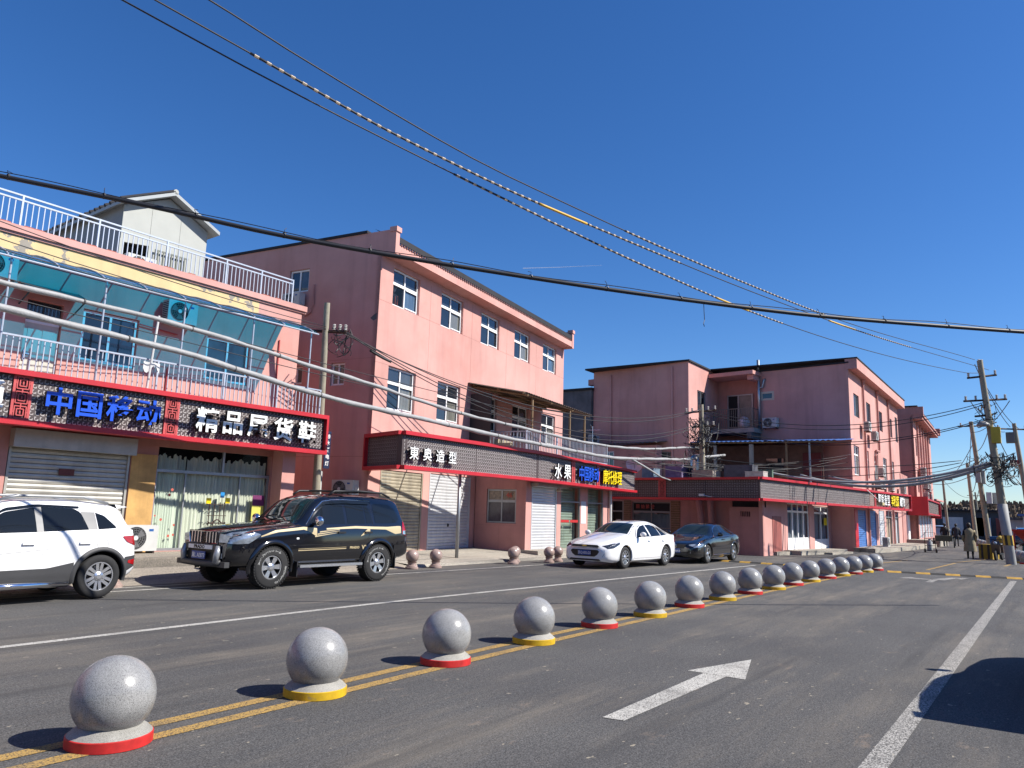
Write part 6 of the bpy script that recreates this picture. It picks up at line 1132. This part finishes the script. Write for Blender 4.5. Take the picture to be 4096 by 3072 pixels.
def hv(label, a, b, uz, sleeves, marks):
    L_ = math.hypot(b[0] - a[0], b[1] - a[1]); d = ((b[0] - a[0]) / L_, (b[1] - a[1]) / L_); pts = through(a, d, [(-18, uz[0][1] + 1.9)] + uz, 60); t = thing('power_line', label, 'power line', tuple(pts[0]), group='upper power lines'); o_ = Vector(pts[0]); f = pchip([(-18, uz[0][1] + 1.9)] + uz)
    part('conductor', MB().tube([q - o_ for q in pts], .0125, 5), WIRE, t, True); P = lambda u: Vector((a[0] + d[0] * u, a[1] + d[1] * u, f(u))) - o_
    for u0, u1 in sleeves: part('yellow_sleeve', MB().tube([P(u0 + (u1 - u0) * k / 8) for k in range(9)], .026, 6), YSLEEVE, t, True)
    for u0, u1 in marks:
        mb = MB(); mk = MB(); n = max(6, int((u1 - u0) / .19)); mb.tube([P(u0 + (u1 - u0) * k / 20) for k in range(21)], .019, 6)
        for k in range(n): c = u0 + (u1 - u0) * (k + .5) / n; mk.tube([P(c - .035), P(c + .035)], .0225, 6)
        w = part('spiral_wrap', mb, WIRE, t, True); tag(part('wrap_marks', mk, STR, w), kind='stuff')
hv('lowest of the three upper power lines, entering at the top left', (4.25, 9.26), (39.5, 1.9), [(0, 7.93), (1.72, 7.74), (6.26, 7.40), (11.18, 7.15), (15.2, 7.06), (33.75, 8.09), (35.6, 8.35)], [(14.0, 15.6)], [(5.5, 14.0), (15.6, 17.5)])
hv('middle of the three upper power lines, with yellow sleeve and pale rings', (4.55, 9.05), (39.5, 1.9), [(0, 8.04), (1.31, 7.90), (4, 7.62), (7.13, 7.50), (12.57, 7.53), (19.34, 7.70), (37.0, 8.75)], [(7.2, 8.6), (20, 22)], [(1.31, 7.2), (8.6, 12.0), (22, 27)])
hv('highest of the three upper power lines', (5.06, 8.65), (39.5, 1.9), [(0, 8.2), (1.74, 7.95), (5.58, 7.62), (9.84, 7.58), (16.39, 7.68), (34.3, 8.89)], [], [(9, 19)])
# wrapped grey cable bundles along the shop fronts
for lab, uz in (('upper of the two grey wrapped cable bundles along the shop fronts', [(-4, 5.6), (5.47, 5.42), (8.51, 5.36), (12.96, 5.05), (18.44, 4.60), (27.15, 4.37), (37.0, 5.10)]), ('lower of the two grey wrapped cable bundles along the shop fronts', [(-4, 5.2), (5.53, 4.95), (8.58, 4.80), (13.02, 4.38), (18.47, 4.14), (27.16, 3.94), (34, 4.3), (40.5, 5.0)])):
    pts = through((0, 15.3), (.9996, -.03), uz, 90); pts = [q + Vector((0, .015 * math.sin(i * .9), .007 * math.sin(i * 1.7) + .012 * math.sin(i * .43 + len(lab)))) for i, q in enumerate(pts)]; t = thing('cable_bundle', lab, 'cable', tuple(pts[0]), group='grey wrapped cable bundles'); o_ = Vector(pts[0])
    part('wrap', MB().tube([q - o_ for q in pts], [(.066 if 'lower' in lab else .052) + .008 * math.sin(i * 2.3) + .004 * math.sin(i * .7) for i in range(len(pts))], 10), WIREG, t, True)
    for i in range(4, 90, 5): part('cable_tie', MB().tube([pts[i] - o_ - Vector((.012, 0, 0)), pts[i] - o_ + Vector((.012, 0, 0))], .073 if 'lower' in lab else .06, 10), M('tie_dark', (.10, .10, .10), .7), t)
    if 'lower' in lab:
        k = 68; part('branch', MB().tube([pts[k] - o_, pts[k] - o_ + Vector((1.6, -.1, -.35)), pts[k] - o_ + Vector((3.2, 0, -.62)), pts[k] - o_ + Vector((4.4, 0, -.72))], [.05, .045, .04, .03], 8), WIREG, t, True)
FAw = lambda u, z, v=-.7: tuple(FA @ Vector((u, v, z)))
top = Vector((14.45, 16.75, 6.65))
for i, (z0, z1, s_) in enumerate(((7.17, 6.75, .25), (6.76, 6.7, .3), (6.43, 6.66, .25), (5.82, 5.2, .1), (5.45, 4.9, .1))):
    q = (top.x, top.y, z1) if i < 3 else (22, 15.4, z1); wire('service_wire', ('%s thin black wire across the front of the left house' % ['highest', 'second highest', 'middle', 'fourth', 'lowest'][i]), sag(FAw(2.0, z0 + .15), q, s_), .011)
for i, (dx, z, e) in enumerate(((.1, 6.72, (36.0, 13.6, 6.95)), (.3, 6.70, (36.1, 13.7, 6.9)), (.45, 6.68, (36.2, 13.9, 6.2)), (.55, 6.6, (36.2, 13.9, 6.1)))): wire('street_wire', '%s of the thin wires sagging from the left pole to the alley pole' % ['first', 'second', 'third', 'last'][i], sag((14.5 + dx * .5, 16.7 - dx * .7, z), e, 1.35 + .12 * i, 40), .016)
wire('splice_sleeve', 'black bound splice with yellow tape on the wires at the corner of the three-storey block', sag((15.75, 16.25, 6.25), (16.5, 16.1, 6.02), .02, 10), .045)
for i, (a, b, s_) in enumerate((((36.3, 13.7, 6.9), (39.6, 1.8, 7.1), .9), ((36.3, 13.8, 6.8), (39.6, 1.8, 7.0), 1.0), ((36.3, 13.8, 6.2), (39.7, 1.7, 6.4), 1.0), ((36.3, 13.8, 6.1), (39.7, 1.7, 6.35), 1.05), ((36.8, 13.9, 4.6), (41, 3, 4.6), .4), ((36.8, 13.9, 4.2), (41, 3, 4.5), .6))): wire('crossing_wire', '%s wire from the alley pole across to the striped pole on the right' % ORD[i], sag(a, b, s_, 30), .018)
for i, (a, b, s_, r) in enumerate((((38.0, 11.4, 4.0), (40.2, 1.6, 4.5), .75, .06), ((41.5, 9.0, 3.9), (40.2, 1.6, 4.5), .62, .05), ((39.5, 9.9, 3.85), (40.2, 1.5, 4.45), .8, .07))): wire('grey_drop_cable', '%s grey bundle dipping across the far signboard to the striped pole' % ['upper', 'middle', 'lower'][i], sag(a, b, s_, 30), r, WIREG, 'grey bundles at the far signboard', 8)
for i, (a, b, s_) in enumerate((((39.4, 1.9, 8.2), (53.8, .9, 7.4), .3), ((39.4, 2.1, 8.8), (53.8, 1.3, 7.5), .3), ((39.5, 2.4, 7.2), (53.7, 1.6, 7.2), .4), ((39.6, .9, 7.1), (57.1, 3.5, 7.6), .4), ((39.7, 1.6, 6.5), (57.2, 3.4, 6.4), .5), ((57.1, 3.5, 8.0), (82.7, 5.6, 6.7), .6), ((57.2, 3.4, 7.0), (87.2, 8.1, 6.1), .6), ((57.3, 3.3, 5.5), (82.8, 5.5, 5.0), .8), ((40.0, 1.5, 5.0), (68, 8.3, 6.2), .9), ((40.0, 1.5, 4.6), (68, 8.4, 5.4), .9), ((82.7, 5.6, 6.6), (127, 8, 6.0), .8), ((87.2, 8.1, 6.1), (127, 8, 5.8), .8), ((53.7, 1.1, 7.4), (60.0, .25, 8.3), .2), ((40.1, 1.4, 4.2), (58, 3, 4.4), .5), ((57.4, 3.2, 4.6), (82.8, 5.4, 3.9), .6), ((40.0, 1.4, 5.4), (54, .9, 5.4), .5), ((60.0, .25, 8.0), (110, 2, 7), .8), ((57.3, 3.3, 5.9), (66, 8.6, 5.6), .4))): wire('far_wire', 'thin wire number %d among the wires around the poles at the right' % (i + 1) if False else ['wire from the striped pole lower crossarm to the transformer pole', 'wire from the striped pole tip to the transformer pole', 'wire from the left end of the striped pole arm to the transformer', 'wire from the right end of the striped pole arm to the box pole', 'wire at the lamp bowl running to the box pole', 'wire from the box pole top to the far pole', 'wire from the box pole to the thin far pole', 'low slack wire from the box pole to the far pole', 'wire from the yellow box to the farthest pink block', 'lower wire from the striped pole to the farthest pink block', 'wire from the far pole into the distance', 'wire from the thin far pole into the distance', 'short wire from the transformer pole to the edge pole', 'slack wire between striped pole and box pole at box height', 'slack wire from the junction boxes to the far pole', 'wire below the yellow box to the transformer pole', 'wire from the edge pole into the distance', 'wire from the box pole to the air conditioners of the farthest block'][i], sag(a, b, s_, 20), .018 + .004 * (a[0] > 50))
for i in range(8): rnd = random.Random(40 + i); wire('terrace_wire', '%s loose wire strung before the cluttered roof terrace' % ORD[i], sag((30 + rnd.uniform(0, 3), 15.2 + rnd.uniform(-.4, .6), rnd.uniform(3.9, 4.8)), (44 + rnd.uniform(0, 4), 8.6 + rnd.uniform(-.3, .3), rnd.uniform(3.7, 5.8)), rnd.uniform(.2, .7), 20), .012)
# ---------------------------------------------------------------- people
def skin_body(root, joints, edges, rad, mat, name='body'):
    me = bpy.data.meshes.new(name); me.from_pydata(joints, edges, []); o = bpy.data.objects.new(name, me); COL.objects.link(o)
    md = o.modifiers.new('skin', 'SKIN'); sv = me.skin_vertices[0].data
    for v, r_ in zip(sv, rad): v.radius = (r_, r_) if not isinstance(r_, tuple) else r_
    sv[0].use_root = True; sd = o.modifiers.new('sub', 'SUBSURF'); sd.levels = 1; sd.render_levels = 1; bpy.context.view_layer.update()
    nm = bpy.data.meshes.new_from_object(o.evaluated_get(bpy.context.evaluated_depsgraph_get())); bpy.data.objects.remove(o); nm.materials.clear(); nm.materials.append(mat); nm.polygons.foreach_set('use_smooth', [True] * len(nm.polygons)); return link(name, nm, root)
SKIN = M('skin', (.45, .27, .19), .6); HAIR = M('black_hair', (.012, .010, .009), .6)
def person(label, loc, rz, coat, legs, step=.12, arms=.0, lean=0.0, longcoat=False, seated=False):
    t = thing('person', label, 'person', loc, rz); k = lean
    hip = .92 if not seated else .62; kn = lambda s: (s, .04, .48) if not seated else (.38, 0, .6)
    lf = [(step, .10, .09), (step + .13, .11, .05)] if not seated else [(.35, .12, .25), (.47, .12, .2)]; rf = [(-step, -.10, .10), (-step + .12, -.11, .05)] if not seated else [(.35, -.12, .25), (.47, -.12, .2)]
    J = [(0, 0, hip), (.0 + k * .3, 0, hip + .24), (.02 + k * .5, 0, hip + .46), (.02 + k * .6, 0, hip + .56), (.03 + k * .68, 0, hip + .63), (.03 + k * .74, 0, hip + .71),
         (0, .10, hip - .06), (step * .6 + .05 if not seated else .38, .10, .50 if not seated else hip), lf[0], lf[1], (0, -.10, hip - .06), (-step * .3 + .05 if not seated else .38, -.10, .50 if not seated else hip), rf[0], rf[1],
         (.02 + k * .5, .19, hip + .46), (-.02 + k * .4 + arms * .1, .26, hip + .2), (.06 + k * .2 + arms * .35, .24, hip - .02 + arms * .15), (.08 + k * .2 + arms * .42, .235, hip - .10 + arms * .17), (.02 + k * .5, -.19, hip + .46), (-.02 + k * .4 + arms * .1, -.26, hip + .2), (.06 + k * .2 + arms * .35, -.24, hip - .02 + arms * .15), (.08 + k * .2 + arms * .42, -.235, hip - .10 + arms * .17)]
    Eg = [(0, 1), (1, 2), (2, 3), (3, 4), (4, 5), (0, 6), (6, 7), (7, 8), (8, 9), (0, 10), (10, 11), (11, 12), (12, 13), (2, 14), (14, 15), (15, 16), (16, 17), (2, 18), (18, 19), (19, 20), (20, 21)]
    rad = [(.13, .15), (.12, .15), (.13, .17), .065, .055, .06, .085, .06, .045, .04, .085, .06, .045, .04, .075, .055, .042, .038, .075, .055, .042, .038]
    skin_body(t, J, Eg, rad, legs, 'body'); hx, hz = .05 + k * .78, hip + .70
    h = MB().ball((hx, 0, hz), .1, 12, sc=(1.0, .82, 1.2)); h.ball((hx + .1, 0, hz - .02), .018, 5).ball((hx, .085, hz), .022, 5, sc=(1, .5, 1.4)).ball((hx, -.085, hz), .022, 5, sc=(1, .5, 1.4)); part('head', h, SKIN, t, True)
    part('hair', MB().ball((hx - .022, 0, hz + .025), .108, 12, sc=(.98, .9, 1.12)), HAIR, t, True)
    for s_ in (1, -1):
        hm = MB().ball((.10 + k * .2 + arms * .45, s_ * .235, hip - .14 + arms * .17), .045, 8, sc=(.7, .5, 1.0))
        for f in range(4): hm.tube([(.09 + .018 * f + k * .2 + arms * .45, s_ * .235, hip - .17 + arms * .17), (.10 + .018 * f + k * .2 + arms * .45, s_ * .232, hip - .215 - .006 * (f in (1, 2)) + arms * .17)], .009, 5)
        hm.tube([(.13 + k * .2 + arms * .45, s_ * .235, hip - .12 + arms * .17), (.155 + k * .2 + arms * .45, s_ * .225, hip - .16 + arms * .17)], .010, 5); part('hand', hm, SKIN, t, True)
    zb_ = .40 if longcoat else hip - .14; c = MB(); pr = [(.215, zb_), (.205, zb_ + .02), (.195, hip - .05), (.17, hip + .16), (.195, hip + .36), (.20, hip + .46), (.13, hip + .54), (.075, hip + .58)]
    if longcoat: pr = [(.285, zb_), (.275, .52), (.245, .72), (.22, hip), (.19, hip + .18), (.205, hip + .36), (.205, hip + .45), (.13, hip + .53), (.08, hip + .57)]
    c.lathe(pr, 26, cap=False); c.v = [(x * (.72 + .05 * math.sin(9 * math.atan2(y, x)) * (z < hip)) + k * max(0, z - hip), y * (1.0 + .05 * math.sin(7 * math.atan2(y, x)) * (z < hip)), z) for x, y, z in c.v]; part('coat', c, coat, t, True)
    for s_ in (1, -1): part('sleeve', MB().tube([(.02 + k * .5, s_ * .18, hip + .46), (-.02 + k * .4 + arms * .1, s_ * .265, hip + .2), (.06 + k * .2 + arms * .35, s_ * .245, hip - .03 + arms * .15)], [.085, .075, .062], 10), coat, t, True)
    return t
KH = M('khaki_coat', (.34, .28, .17), .85, var=.2, vscale=8); NAVY = M('navy_jacket', (.02, .022, .035), .8, var=.2); BLKC = M('black_clothes', (.014, .014, .016), .85, var=.2)
person('person in a long khaki coat walking away down the road', (43.25, 3.05, 0), R(6), KH, BLKC, .13, longcoat=True)
person('person in dark clothes pulling a two-wheeled handcart away', (66.3, 6.25, 0), R(4), BLKC, BLKC, .16, arms=-.6, lean=.12); person('person in dark jacket walking right beside the handcart', (68.6, 5.7, 0), R(5), NAVY, BLKC, .2, lean=.1); person('person standing before the white notice boards of the grey gate wall', (99, 7.1, 0), R(10), NAVY, BLKC, .05)
person('person in black seated on a scooter behind the striped pole', (58.6, 2.2, .18), R(180), BLKC, BLKC, 0, arms=.9, seated=True)
hc = thing('handcart', 'small dark two-wheeled handcart behind the walking man', 'handcart', (64.9, 6.2, 0), R(4)); part('box', MB().box(-.5, .5, -.55, .55, .45, .85), M('cart_green', (.06, .07, .05), .8, var=.3), hc); [part('wheel', MB().lathe([(.28, -.04), (.34, -.04), (.34, .04), (.28, .04)], 20, (0, s_ * .65, .34), 'y'), RUBBER, hc, True) for s_ in (1, -1)]; part('handles', MB().tube([(.5, .4, .7), (1.3, .3, .85)], .025).tube([(.5, -.4, .7), (1.3, -.3, .85)], .025), RUSTM, hc)
dl = thing('hand_truck', 'black hand truck carrying a gas bottle on the far left pavement', 'hand truck', (51.1, 5.6, 0), R(20)); part('frame', MB().tube([(0, -.28, .08), (0, -.28, 1.15), (0, .28, 1.15), (0, .28, .08)], .022).tube([(0, -.28, .4), (0, .28, .4)], .018).tube([(0, -.28, .8), (0, .28, .8)], .018).box(0, .4, -.25, .25, .08, .1), RUSTM, dl); [part('wheel', MB().lathe([(.1, -.03), (.12, -.03), (.12, .03), (.1, .03)], 14, (-.06, s_ * .3, .12), 'y'), RUBBER, dl, True) for s_ in (1, -1)]; solo('gas_bottle', MB().lathe([(.14, 0), (.15, .05), (.15, .5), (.08, .6), (.06, .62), (.06, .7)], 16), M('bottle_grey', (.42, .42, .4), .5), 'grey gas bottle standing on the hand truck', 'gas bottle', loc=(51.3, 5.65, .105), smooth=True)
bx = thing('striped_barrier', 'yellow and black striped concrete block beside the parked scooter', 'barrier', (45.9, 2.4, 0), R(-20)); part('block', MB().box(-.45, .45, -.32, .32, 0, .72), M('barrier_yellow', (.45, .30, .03), .7, var=.3), bx); st = MB(); [st.box(-.453, -.448, y, y + .11, .0, .72) for y in (-.2, .1)]; [st.box(x, x + .12, -.324, -.318, 0, .72) for x in (-.3, .0, .28)]; part('stripes', st, BLACKP, bx)
def scooter(label, loc, rz, col):
    t = thing('scooter', label, 'scooter', loc, rz, 'parked scooters'); [part('wheel', MB().lathe([(.16, -.045), (.24, -.04), (.25, 0), (.24, .04), (.16, .045)], 20, (x, 0, .25), 'y'), RUBBER, t, True) for x in (-.55, .6)]
    part('fairing', MB().add([(.5, -.16, .35), (.5, .16, .35), (.62, -.2, .75), (.62, .2, .75), (.48, -.14, .95), (.48, .14, .95), (.38, -.18, .4), (.38, .18, .4)], [(0, 1, 3, 2), (2, 3, 5, 4), (0, 2, 6), (1, 7, 3), (2, 4, 6), (3, 7, 5), (4, 5, 7, 6)]), col, t); part('floor', MB().box(-.25, .42, -.15, .15, .28, .36), BLACKP, t); part('tail_body', MB().add([(-.85, -.12, .55), (-.85, .12, .55), (-.15, -.17, .35), (-.15, .17, .35), (-.85, -.12, .72), (-.85, .12, .72), (-.1, -.16, .68), (-.1, .16, .68)], [(0, 2, 6, 4), (1, 5, 7, 3), (4, 6, 7, 5), (0, 1, 3, 2), (0, 4, 5, 1), (2, 3, 7, 6)]), col, t); part('seat', MB().ball((-.45, 0, .75), .38, 8, sc=(1, .42, .18)), BLACKP, t, True); part('handlebar', MB().tube([(.45, -.33, 1.02), (.5, 0, .98), (.45, .33, 1.02)], .02).tube([(.6, 0, .25), (.48, 0, .98)], .025), BLACKP, t); part('headlamp', MB().ball((.60, 0, .82), .09, 8), LAMPW, t, True); return t
scooter('scooter with dark fairing parked behind the striped block', (44.6, 1.95, 0), R(170), M('scooter_brown', (.12, .08, .06), .4, coat=.5)); scooter('scooter under the seated person in black', (59.0, 2.2, 0), R(180), BLKC); scooter('teal scooter leaning by the right picture edge', (47.5, .85, 0), R(200), M('scooter_teal', (.02, .16, .17), .4, coat=.5))
solo('blue_crate', MB().box(-.25, .25, -.2, .2, 0, .3).box(-.27, .27, -.22, .22, .27, .31), M('crate_blue', (.03, .14, .36), .6, var=.2), 'blue plastic crate on the scooter behind the striped block', 'crate', loc=(45.15, 2.1, .82)); solo('yellow_bag', MB().ball((0, 0, .15), .2, 8, sc=(1, .8, .9)), M('bag_yellow', (.5, .34, .05), .7), 'yellow bag beside the blue crate on the scooter', 'bag', loc=(44.7, 1.85, .85), smooth=True)
solo('red_canopy', MB().add([(0, -.1, 1.5), (1.6, -.5, .9), (1.7, .5, .9), (.1, .6, 1.5), (0, -.1, 1.44), (1.6, -.5, .84), (1.7, .5, .84), (.1, .6, 1.44)], [(0, 1, 2, 3), (7, 6, 5, 4), (0, 4, 5, 1), (1, 5, 6, 2), (2, 6, 7, 3), (3, 7, 4, 0)]).tube([(.1, .5, 0), (.1, .5, 1.45)], .03).tube([(1.6, .4, 0), (1.6, .4, .86)], .03).tube([(.1, -.05, 0), (.1, -.05, 1.45)], .03).tube([(1.55, -.4, 0), (1.55, -.4, .86)], .03), M('red_cloth', (.65, .03, .02), .7), 'bright red slanted cloth canopy by the right picture edge', 'canopy', loc=(47.2, .9, 0), rz=R(-15))
for i, (x, y) in enumerate(((41.55, .80), (42.7, 1.0), (43.9, 1.15))): t = thing('ball_bollard', '%s granite ball bollard right of the striped pole foot' % ['nearest', 'middle', 'farthest'][i], 'bollard', (x, y, .004), i, 'granite ball bollards by the striped pole'); link('ball', bs, t); link('foot', bf, t); link('band', br['red' if i % 2 == 0 else 'yellow'], t)
for i in range(6): t = thing('ball_bollard', '%s from the left in the distant row of granite balls before the gate wall' % ORD[i], 'bollard', (78 - 3.4 * i, 5.0 - .42 * i, .004), i, 'distant granite ball bollards'); link('ball', bs, t); link('foot', bf, t); link('band', br['red'], t)
# ---------------------------------------------------------------- far background
def farbox(name, label, x, y, sx, sy, h, mat, roof, extra=None):
    t = thing(name, label, 'building', (x, y, 0)); part('wall', MB().box(0, sx, 0, sy, -.05, h), mat, t); rf = MB(); rf.box(-.4, sx + .3, -.4, sy + .4, h, h + .18)
    for k in range(int(sy / .45)): rf.lathe([(.12, -.45), (.12, .1)], 8, (0, .2 + k * .45, h + .2), 'x')
    part('roof', rf, roof, t); return t
gw = farbox('gate_wall', 'low grey wall building with tiled coping and notice boards at the end of the road', 106, 3.8, 5, 7.0, 3.3, M('grey_brick_wall', (.10, .105, .115), .9, var=.2), ROOFD); [part('notice_board', MB().box(-.08, -.01, a, b, .5, 2.6), m, gw) for a, b, m in ((4.2, 6.3, WHITEM), (1.4, 3.2, WHITEM), (.2, .9, M('notice_red', (.4, .1, .08), .6)), (2.1, 2.9, M('notice_green', (.03, .18, .14), .6)))]
pk = farbox('end_house', 'low pale pink house at the far left end of the road', 108, 11.2, 8, 7, 4.6, PINK, PINK); [part('window', MB().box(-.06, -.01, .6 + 2.2 * k, 2.2 + 2.2 * k, 2.3, 3.3), WHITEP, pk) for k in range(3)]; [part('pane', MB().box(-.08, -.062, .7 + 2.2 * k, 2.1 + 2.2 * k, 2.35, 2.9), GLASSD, pk) for k in range(3)]
farbox('blue_roof_hall', 'low white hall with a bright blue roof at the right', 88, -7.5, 12, 9.2, 2.7, WHITEM, ROOFB); farbox('grey_shed', 'low pale shed between the gate wall and the blue-roofed hall', 100, 1.9, 6, 1.9, 2.4, WHITEM, ROOFG); farbox('white_hut', 'small white hut beside the end house', 112, 8.6, 4, 2.2, 3.2, WHITEM, ROOFG)
make_crossover('silver_parked_crossover', 'pale crossover parked in front of the end house', (94, 9.4, .003), R(8), M('pale_car_paint', (.5, .52, .55), .25, .3, coat=1))
make_crossover('dark_blue_crossover', 'dark parked car right of the box pole in the distance', (74, 1.35, .003), R(2), M('navy_car_paint', (.015, .02, .05), .2, .2, coat=1))
for i, (x, y) in enumerate(((96, 2.0), (104, .8))): t = thing('tricycle_cart', '%s cargo tricycle before the pale shed' % ['near', 'far'][i], 'tricycle', (x, y, 0)); part('tub', MB().box(-.9, .6, -.5, .5, .45, .9), M('tub_blue', (.04, .1, .25), .6), t); [part('wheel', MB().lathe([(.2, -.04), (.27, -.04), (.27, .04), (.2, .04)], 14, (a, b, .27), 'y'), RUBBER, t) for a, b in ((-.5, .5), (-.5, -.5), (1.1, 0))]; part('fork', MB().tube([(.6, 0, .5), (1.0, 0, .95), (1.1, 0, .3)], .03), RUSTM, t)
# hill with leafless scrub
hl = MB(); rnd = random.Random(2); N_ = 90; rows = []
hf = lambda t: 11.5 + 3.0 * math.sin(t * .11 + .5) + 1.6 * math.sin(t * .37) + 1.0 * math.sin(t * .9)
for k in range(N_ + 1): a = R(-45 + 100 * k / N_); rows.append([(r_ * math.cos(a), r_ * math.sin(a), max(-.2, h * hf(k) + (rnd.uniform(-.4, .6) if h > .2 else 0))) for r_, h in ((230, -.05), (270, .45), (310, .85), (350, 1.05), (420, 1.0), (520, .5), (620, -.1))])
tag(part('hill', hl.grid([r_[::-1] for r_ in rows]), M('scrub_hill', (.24, .18, .12), .95, var=.35, vscale=.25, col2=(.17, .14, .10), thr=(.45, .6), bump=.5, bscale=2), None, True), kind='structure')
sc = MB()
for k in range(2600):
    a = R(rnd.uniform(-14, 26)); r_ = rnd.uniform(262, 350); t = (math.degrees(a) + 45) / 100 * N_; z = hf(t) * (.4 + .65 * min(1, max(0, (r_ - 262) / 80))); x, y = r_ * math.cos(a), r_ * math.sin(a); h = rnd.uniform(.8, 2.4); w = rnd.uniform(.5, 1.4)
    for j in range(3): b = rnd.uniform(0, 3.1); c, s_ = math.cos(b) * w, math.sin(b) * w; sc.add([(x - c, y - s_, z - .3), (x + c, y + s_, z - .3), (x + c * .5, y + s_ * .5, z + h * rnd.uniform(.6, 1)), (x - c * .3, y - s_ * .3, z + h)], [(0, 1, 2, 3)])
tag(part('scrub', sc, M('bare_scrub', (.24, .175, .12), .95, var=.5, vscale=.5), None), 'brown leafless scrub covering the low hill behind the road end', 'scrub', kind='stuff')
def bare_tree(label, loc, h, seed):
    rnd = random.Random(seed); t = thing('bare_tree', label, 'tree', loc); tr = MB(); tw = MB()
    def grow(p, d, l, r_, lv):
        q = p + d * l; (tr if lv < 2 else tw).tube([p, (p + q) / 2 + Vector((rnd.uniform(-.05, .05),) * 3) * l, q], [r_, r_ * .8, r_ * .6], 5, False)
        if lv < 6:
            for k in range(3 if lv < 4 else 2): n = (d + Vector((rnd.uniform(-.7, .7), rnd.uniform(-.7, .7), rnd.uniform(-.1, .5)))).normalized(); grow(p + d * l * rnd.uniform(.55, 1), n, l * rnd.uniform(.6, .78), r_ * .58, lv + 1)
    grow(Vector((0, 0, 0)), Vector((0, 0, 1)), h * .33, h * .02, 0); part('trunk', tr, M('bark', (.10, .075, .055), .9), t, True); part('crown', tw, M('bark', (.10, .075, .055)), t, True)
bare_tree('bare tree seen through the gap left of the grey block', (50, 30.5, 0), 9.0, 4); bare_tree('bare tree beside the end house in the far distance', (122, 14.5, 0), 8, 5)
solo('grey_lean_to', MB().box(43, 47, 27.6, 32, 0, 5.2).box(42.6, 47.2, 27.4, 32.2, 5.2, 5.3), ROOFG, 'grey tin lean-to in the gap beside the middle building', 'shed')
# faint aircraft trail high in the sky
ct = bpy.data.materials.new('vapour'); ct.use_nodes = True; n_ = ct.node_tree; n_.nodes.clear(); o1 = n_.nodes.new('ShaderNodeOutputMaterial'); mx = n_.nodes.new('ShaderNodeMixShader'); mx.inputs[0].default_value = .3; a1 = n_.nodes.new('ShaderNodeBsdfTransparent'); a2 = n_.nodes.new('ShaderNodeBsdfDiffuse'); a2.inputs[0].default_value = (.9, .9, .9, 1); n_.links.new(a1.outputs[0], mx.inputs[1]); n_.links.new(a2.outputs[0], mx.inputs[2]); n_.links.new(mx.outputs[0], o1.inputs[0])
def skyray(px, py, d): x = (px - 512) / FPX; y = (384 - py) / FPX; v = (cf + cx * x + cu * y).normalized(); return v * d + Vector((0, 0, CAMH))
solo('vapour_trail', MB().tube([skyray(523, 268.3, 4000), skyray(560, 267.2, 4000), skyray(602, 265.3, 4000)], [2.2, 1.6, .6], 6), ct, 'faint thin white aircraft trail in the blue sky', 'vapour trail')

# ---------------------------------------------------------------- unseen houses around the viewpoint, added to hold back sky light
nb = thing('sky_block_house', 'unseen pink house added left of the picture to block sky light', 'building', (-30, 17.6, 0)); FN = FR((-30, 17.9), (2.8, 16.8)); mN = rel(nb, FN); ops = [(1.2 + 4.0 * k, 3.8 + 4.0 * k, .4, 2.9) for k in range(8)] + [(1.6 + 4.0 * k, 3.1 + 4.0 * k, 4.9, 6.2) for k in range(8)]
wall(nb, FN, 0, 32.6, 0, 7.6, ops, PINK, .18); [shutter(nb, FN, a + .02, b - .02, c, d, .06, SHUT, .2) if c < 1 else window(nb, FN, a + .01, b - .01, c + .01, d - .01, .06) for a, b, c, d in ops]; part('roof', MB().box(0, 32.6, .2, 9, 7.4, 7.6), CONC, nb, mat=mN); part('end_wall', MB().quad((32.6, .18, 0), (32.6, 9, 0), (32.6, 9, 7.6), (32.6, .18, 7.6)), PINK2, nb, mat=mN)
op = thing('sky_block_shops', 'unseen shop row added behind the viewpoint to block sky light', 'building', (-30, -17, 0)); FO = FR((34, -17), (-40, -17)); mO = rel(op, FO); ops = [(1.5 + 4.6 * k, 4.6 + 4.6 * k, .2, 2.8) for k in range(15)] + [(2.0 + 4.6 * k, 3.8 + 4.6 * k, 4.4, 5.9) for k in range(15)]
wall(op, FO, 0, 74, 0, 7.4, ops, M('cream_render', (.50, .40, .33), .9, var=.12, vscale=.7, streak=.15), .18); [shutter(op, FO, a + .02, b - .02, c, d, .06, SHUTW, .25) if c < 1 else window(op, FO, a + .01, b - .01, c + .01, d - .01, .06) for a, b, c, d in ops]; part('roof', MB().box(0, 74, .2, 9, 7.2, 7.4), CONC, op, mat=mO); tag(part('opposite_pavement', MB().quad((-40, -17, .01), (34, -17, .01), (34, -13.5, .01), (-40, -13.5, .01)), PAVE, None), kind='structure')
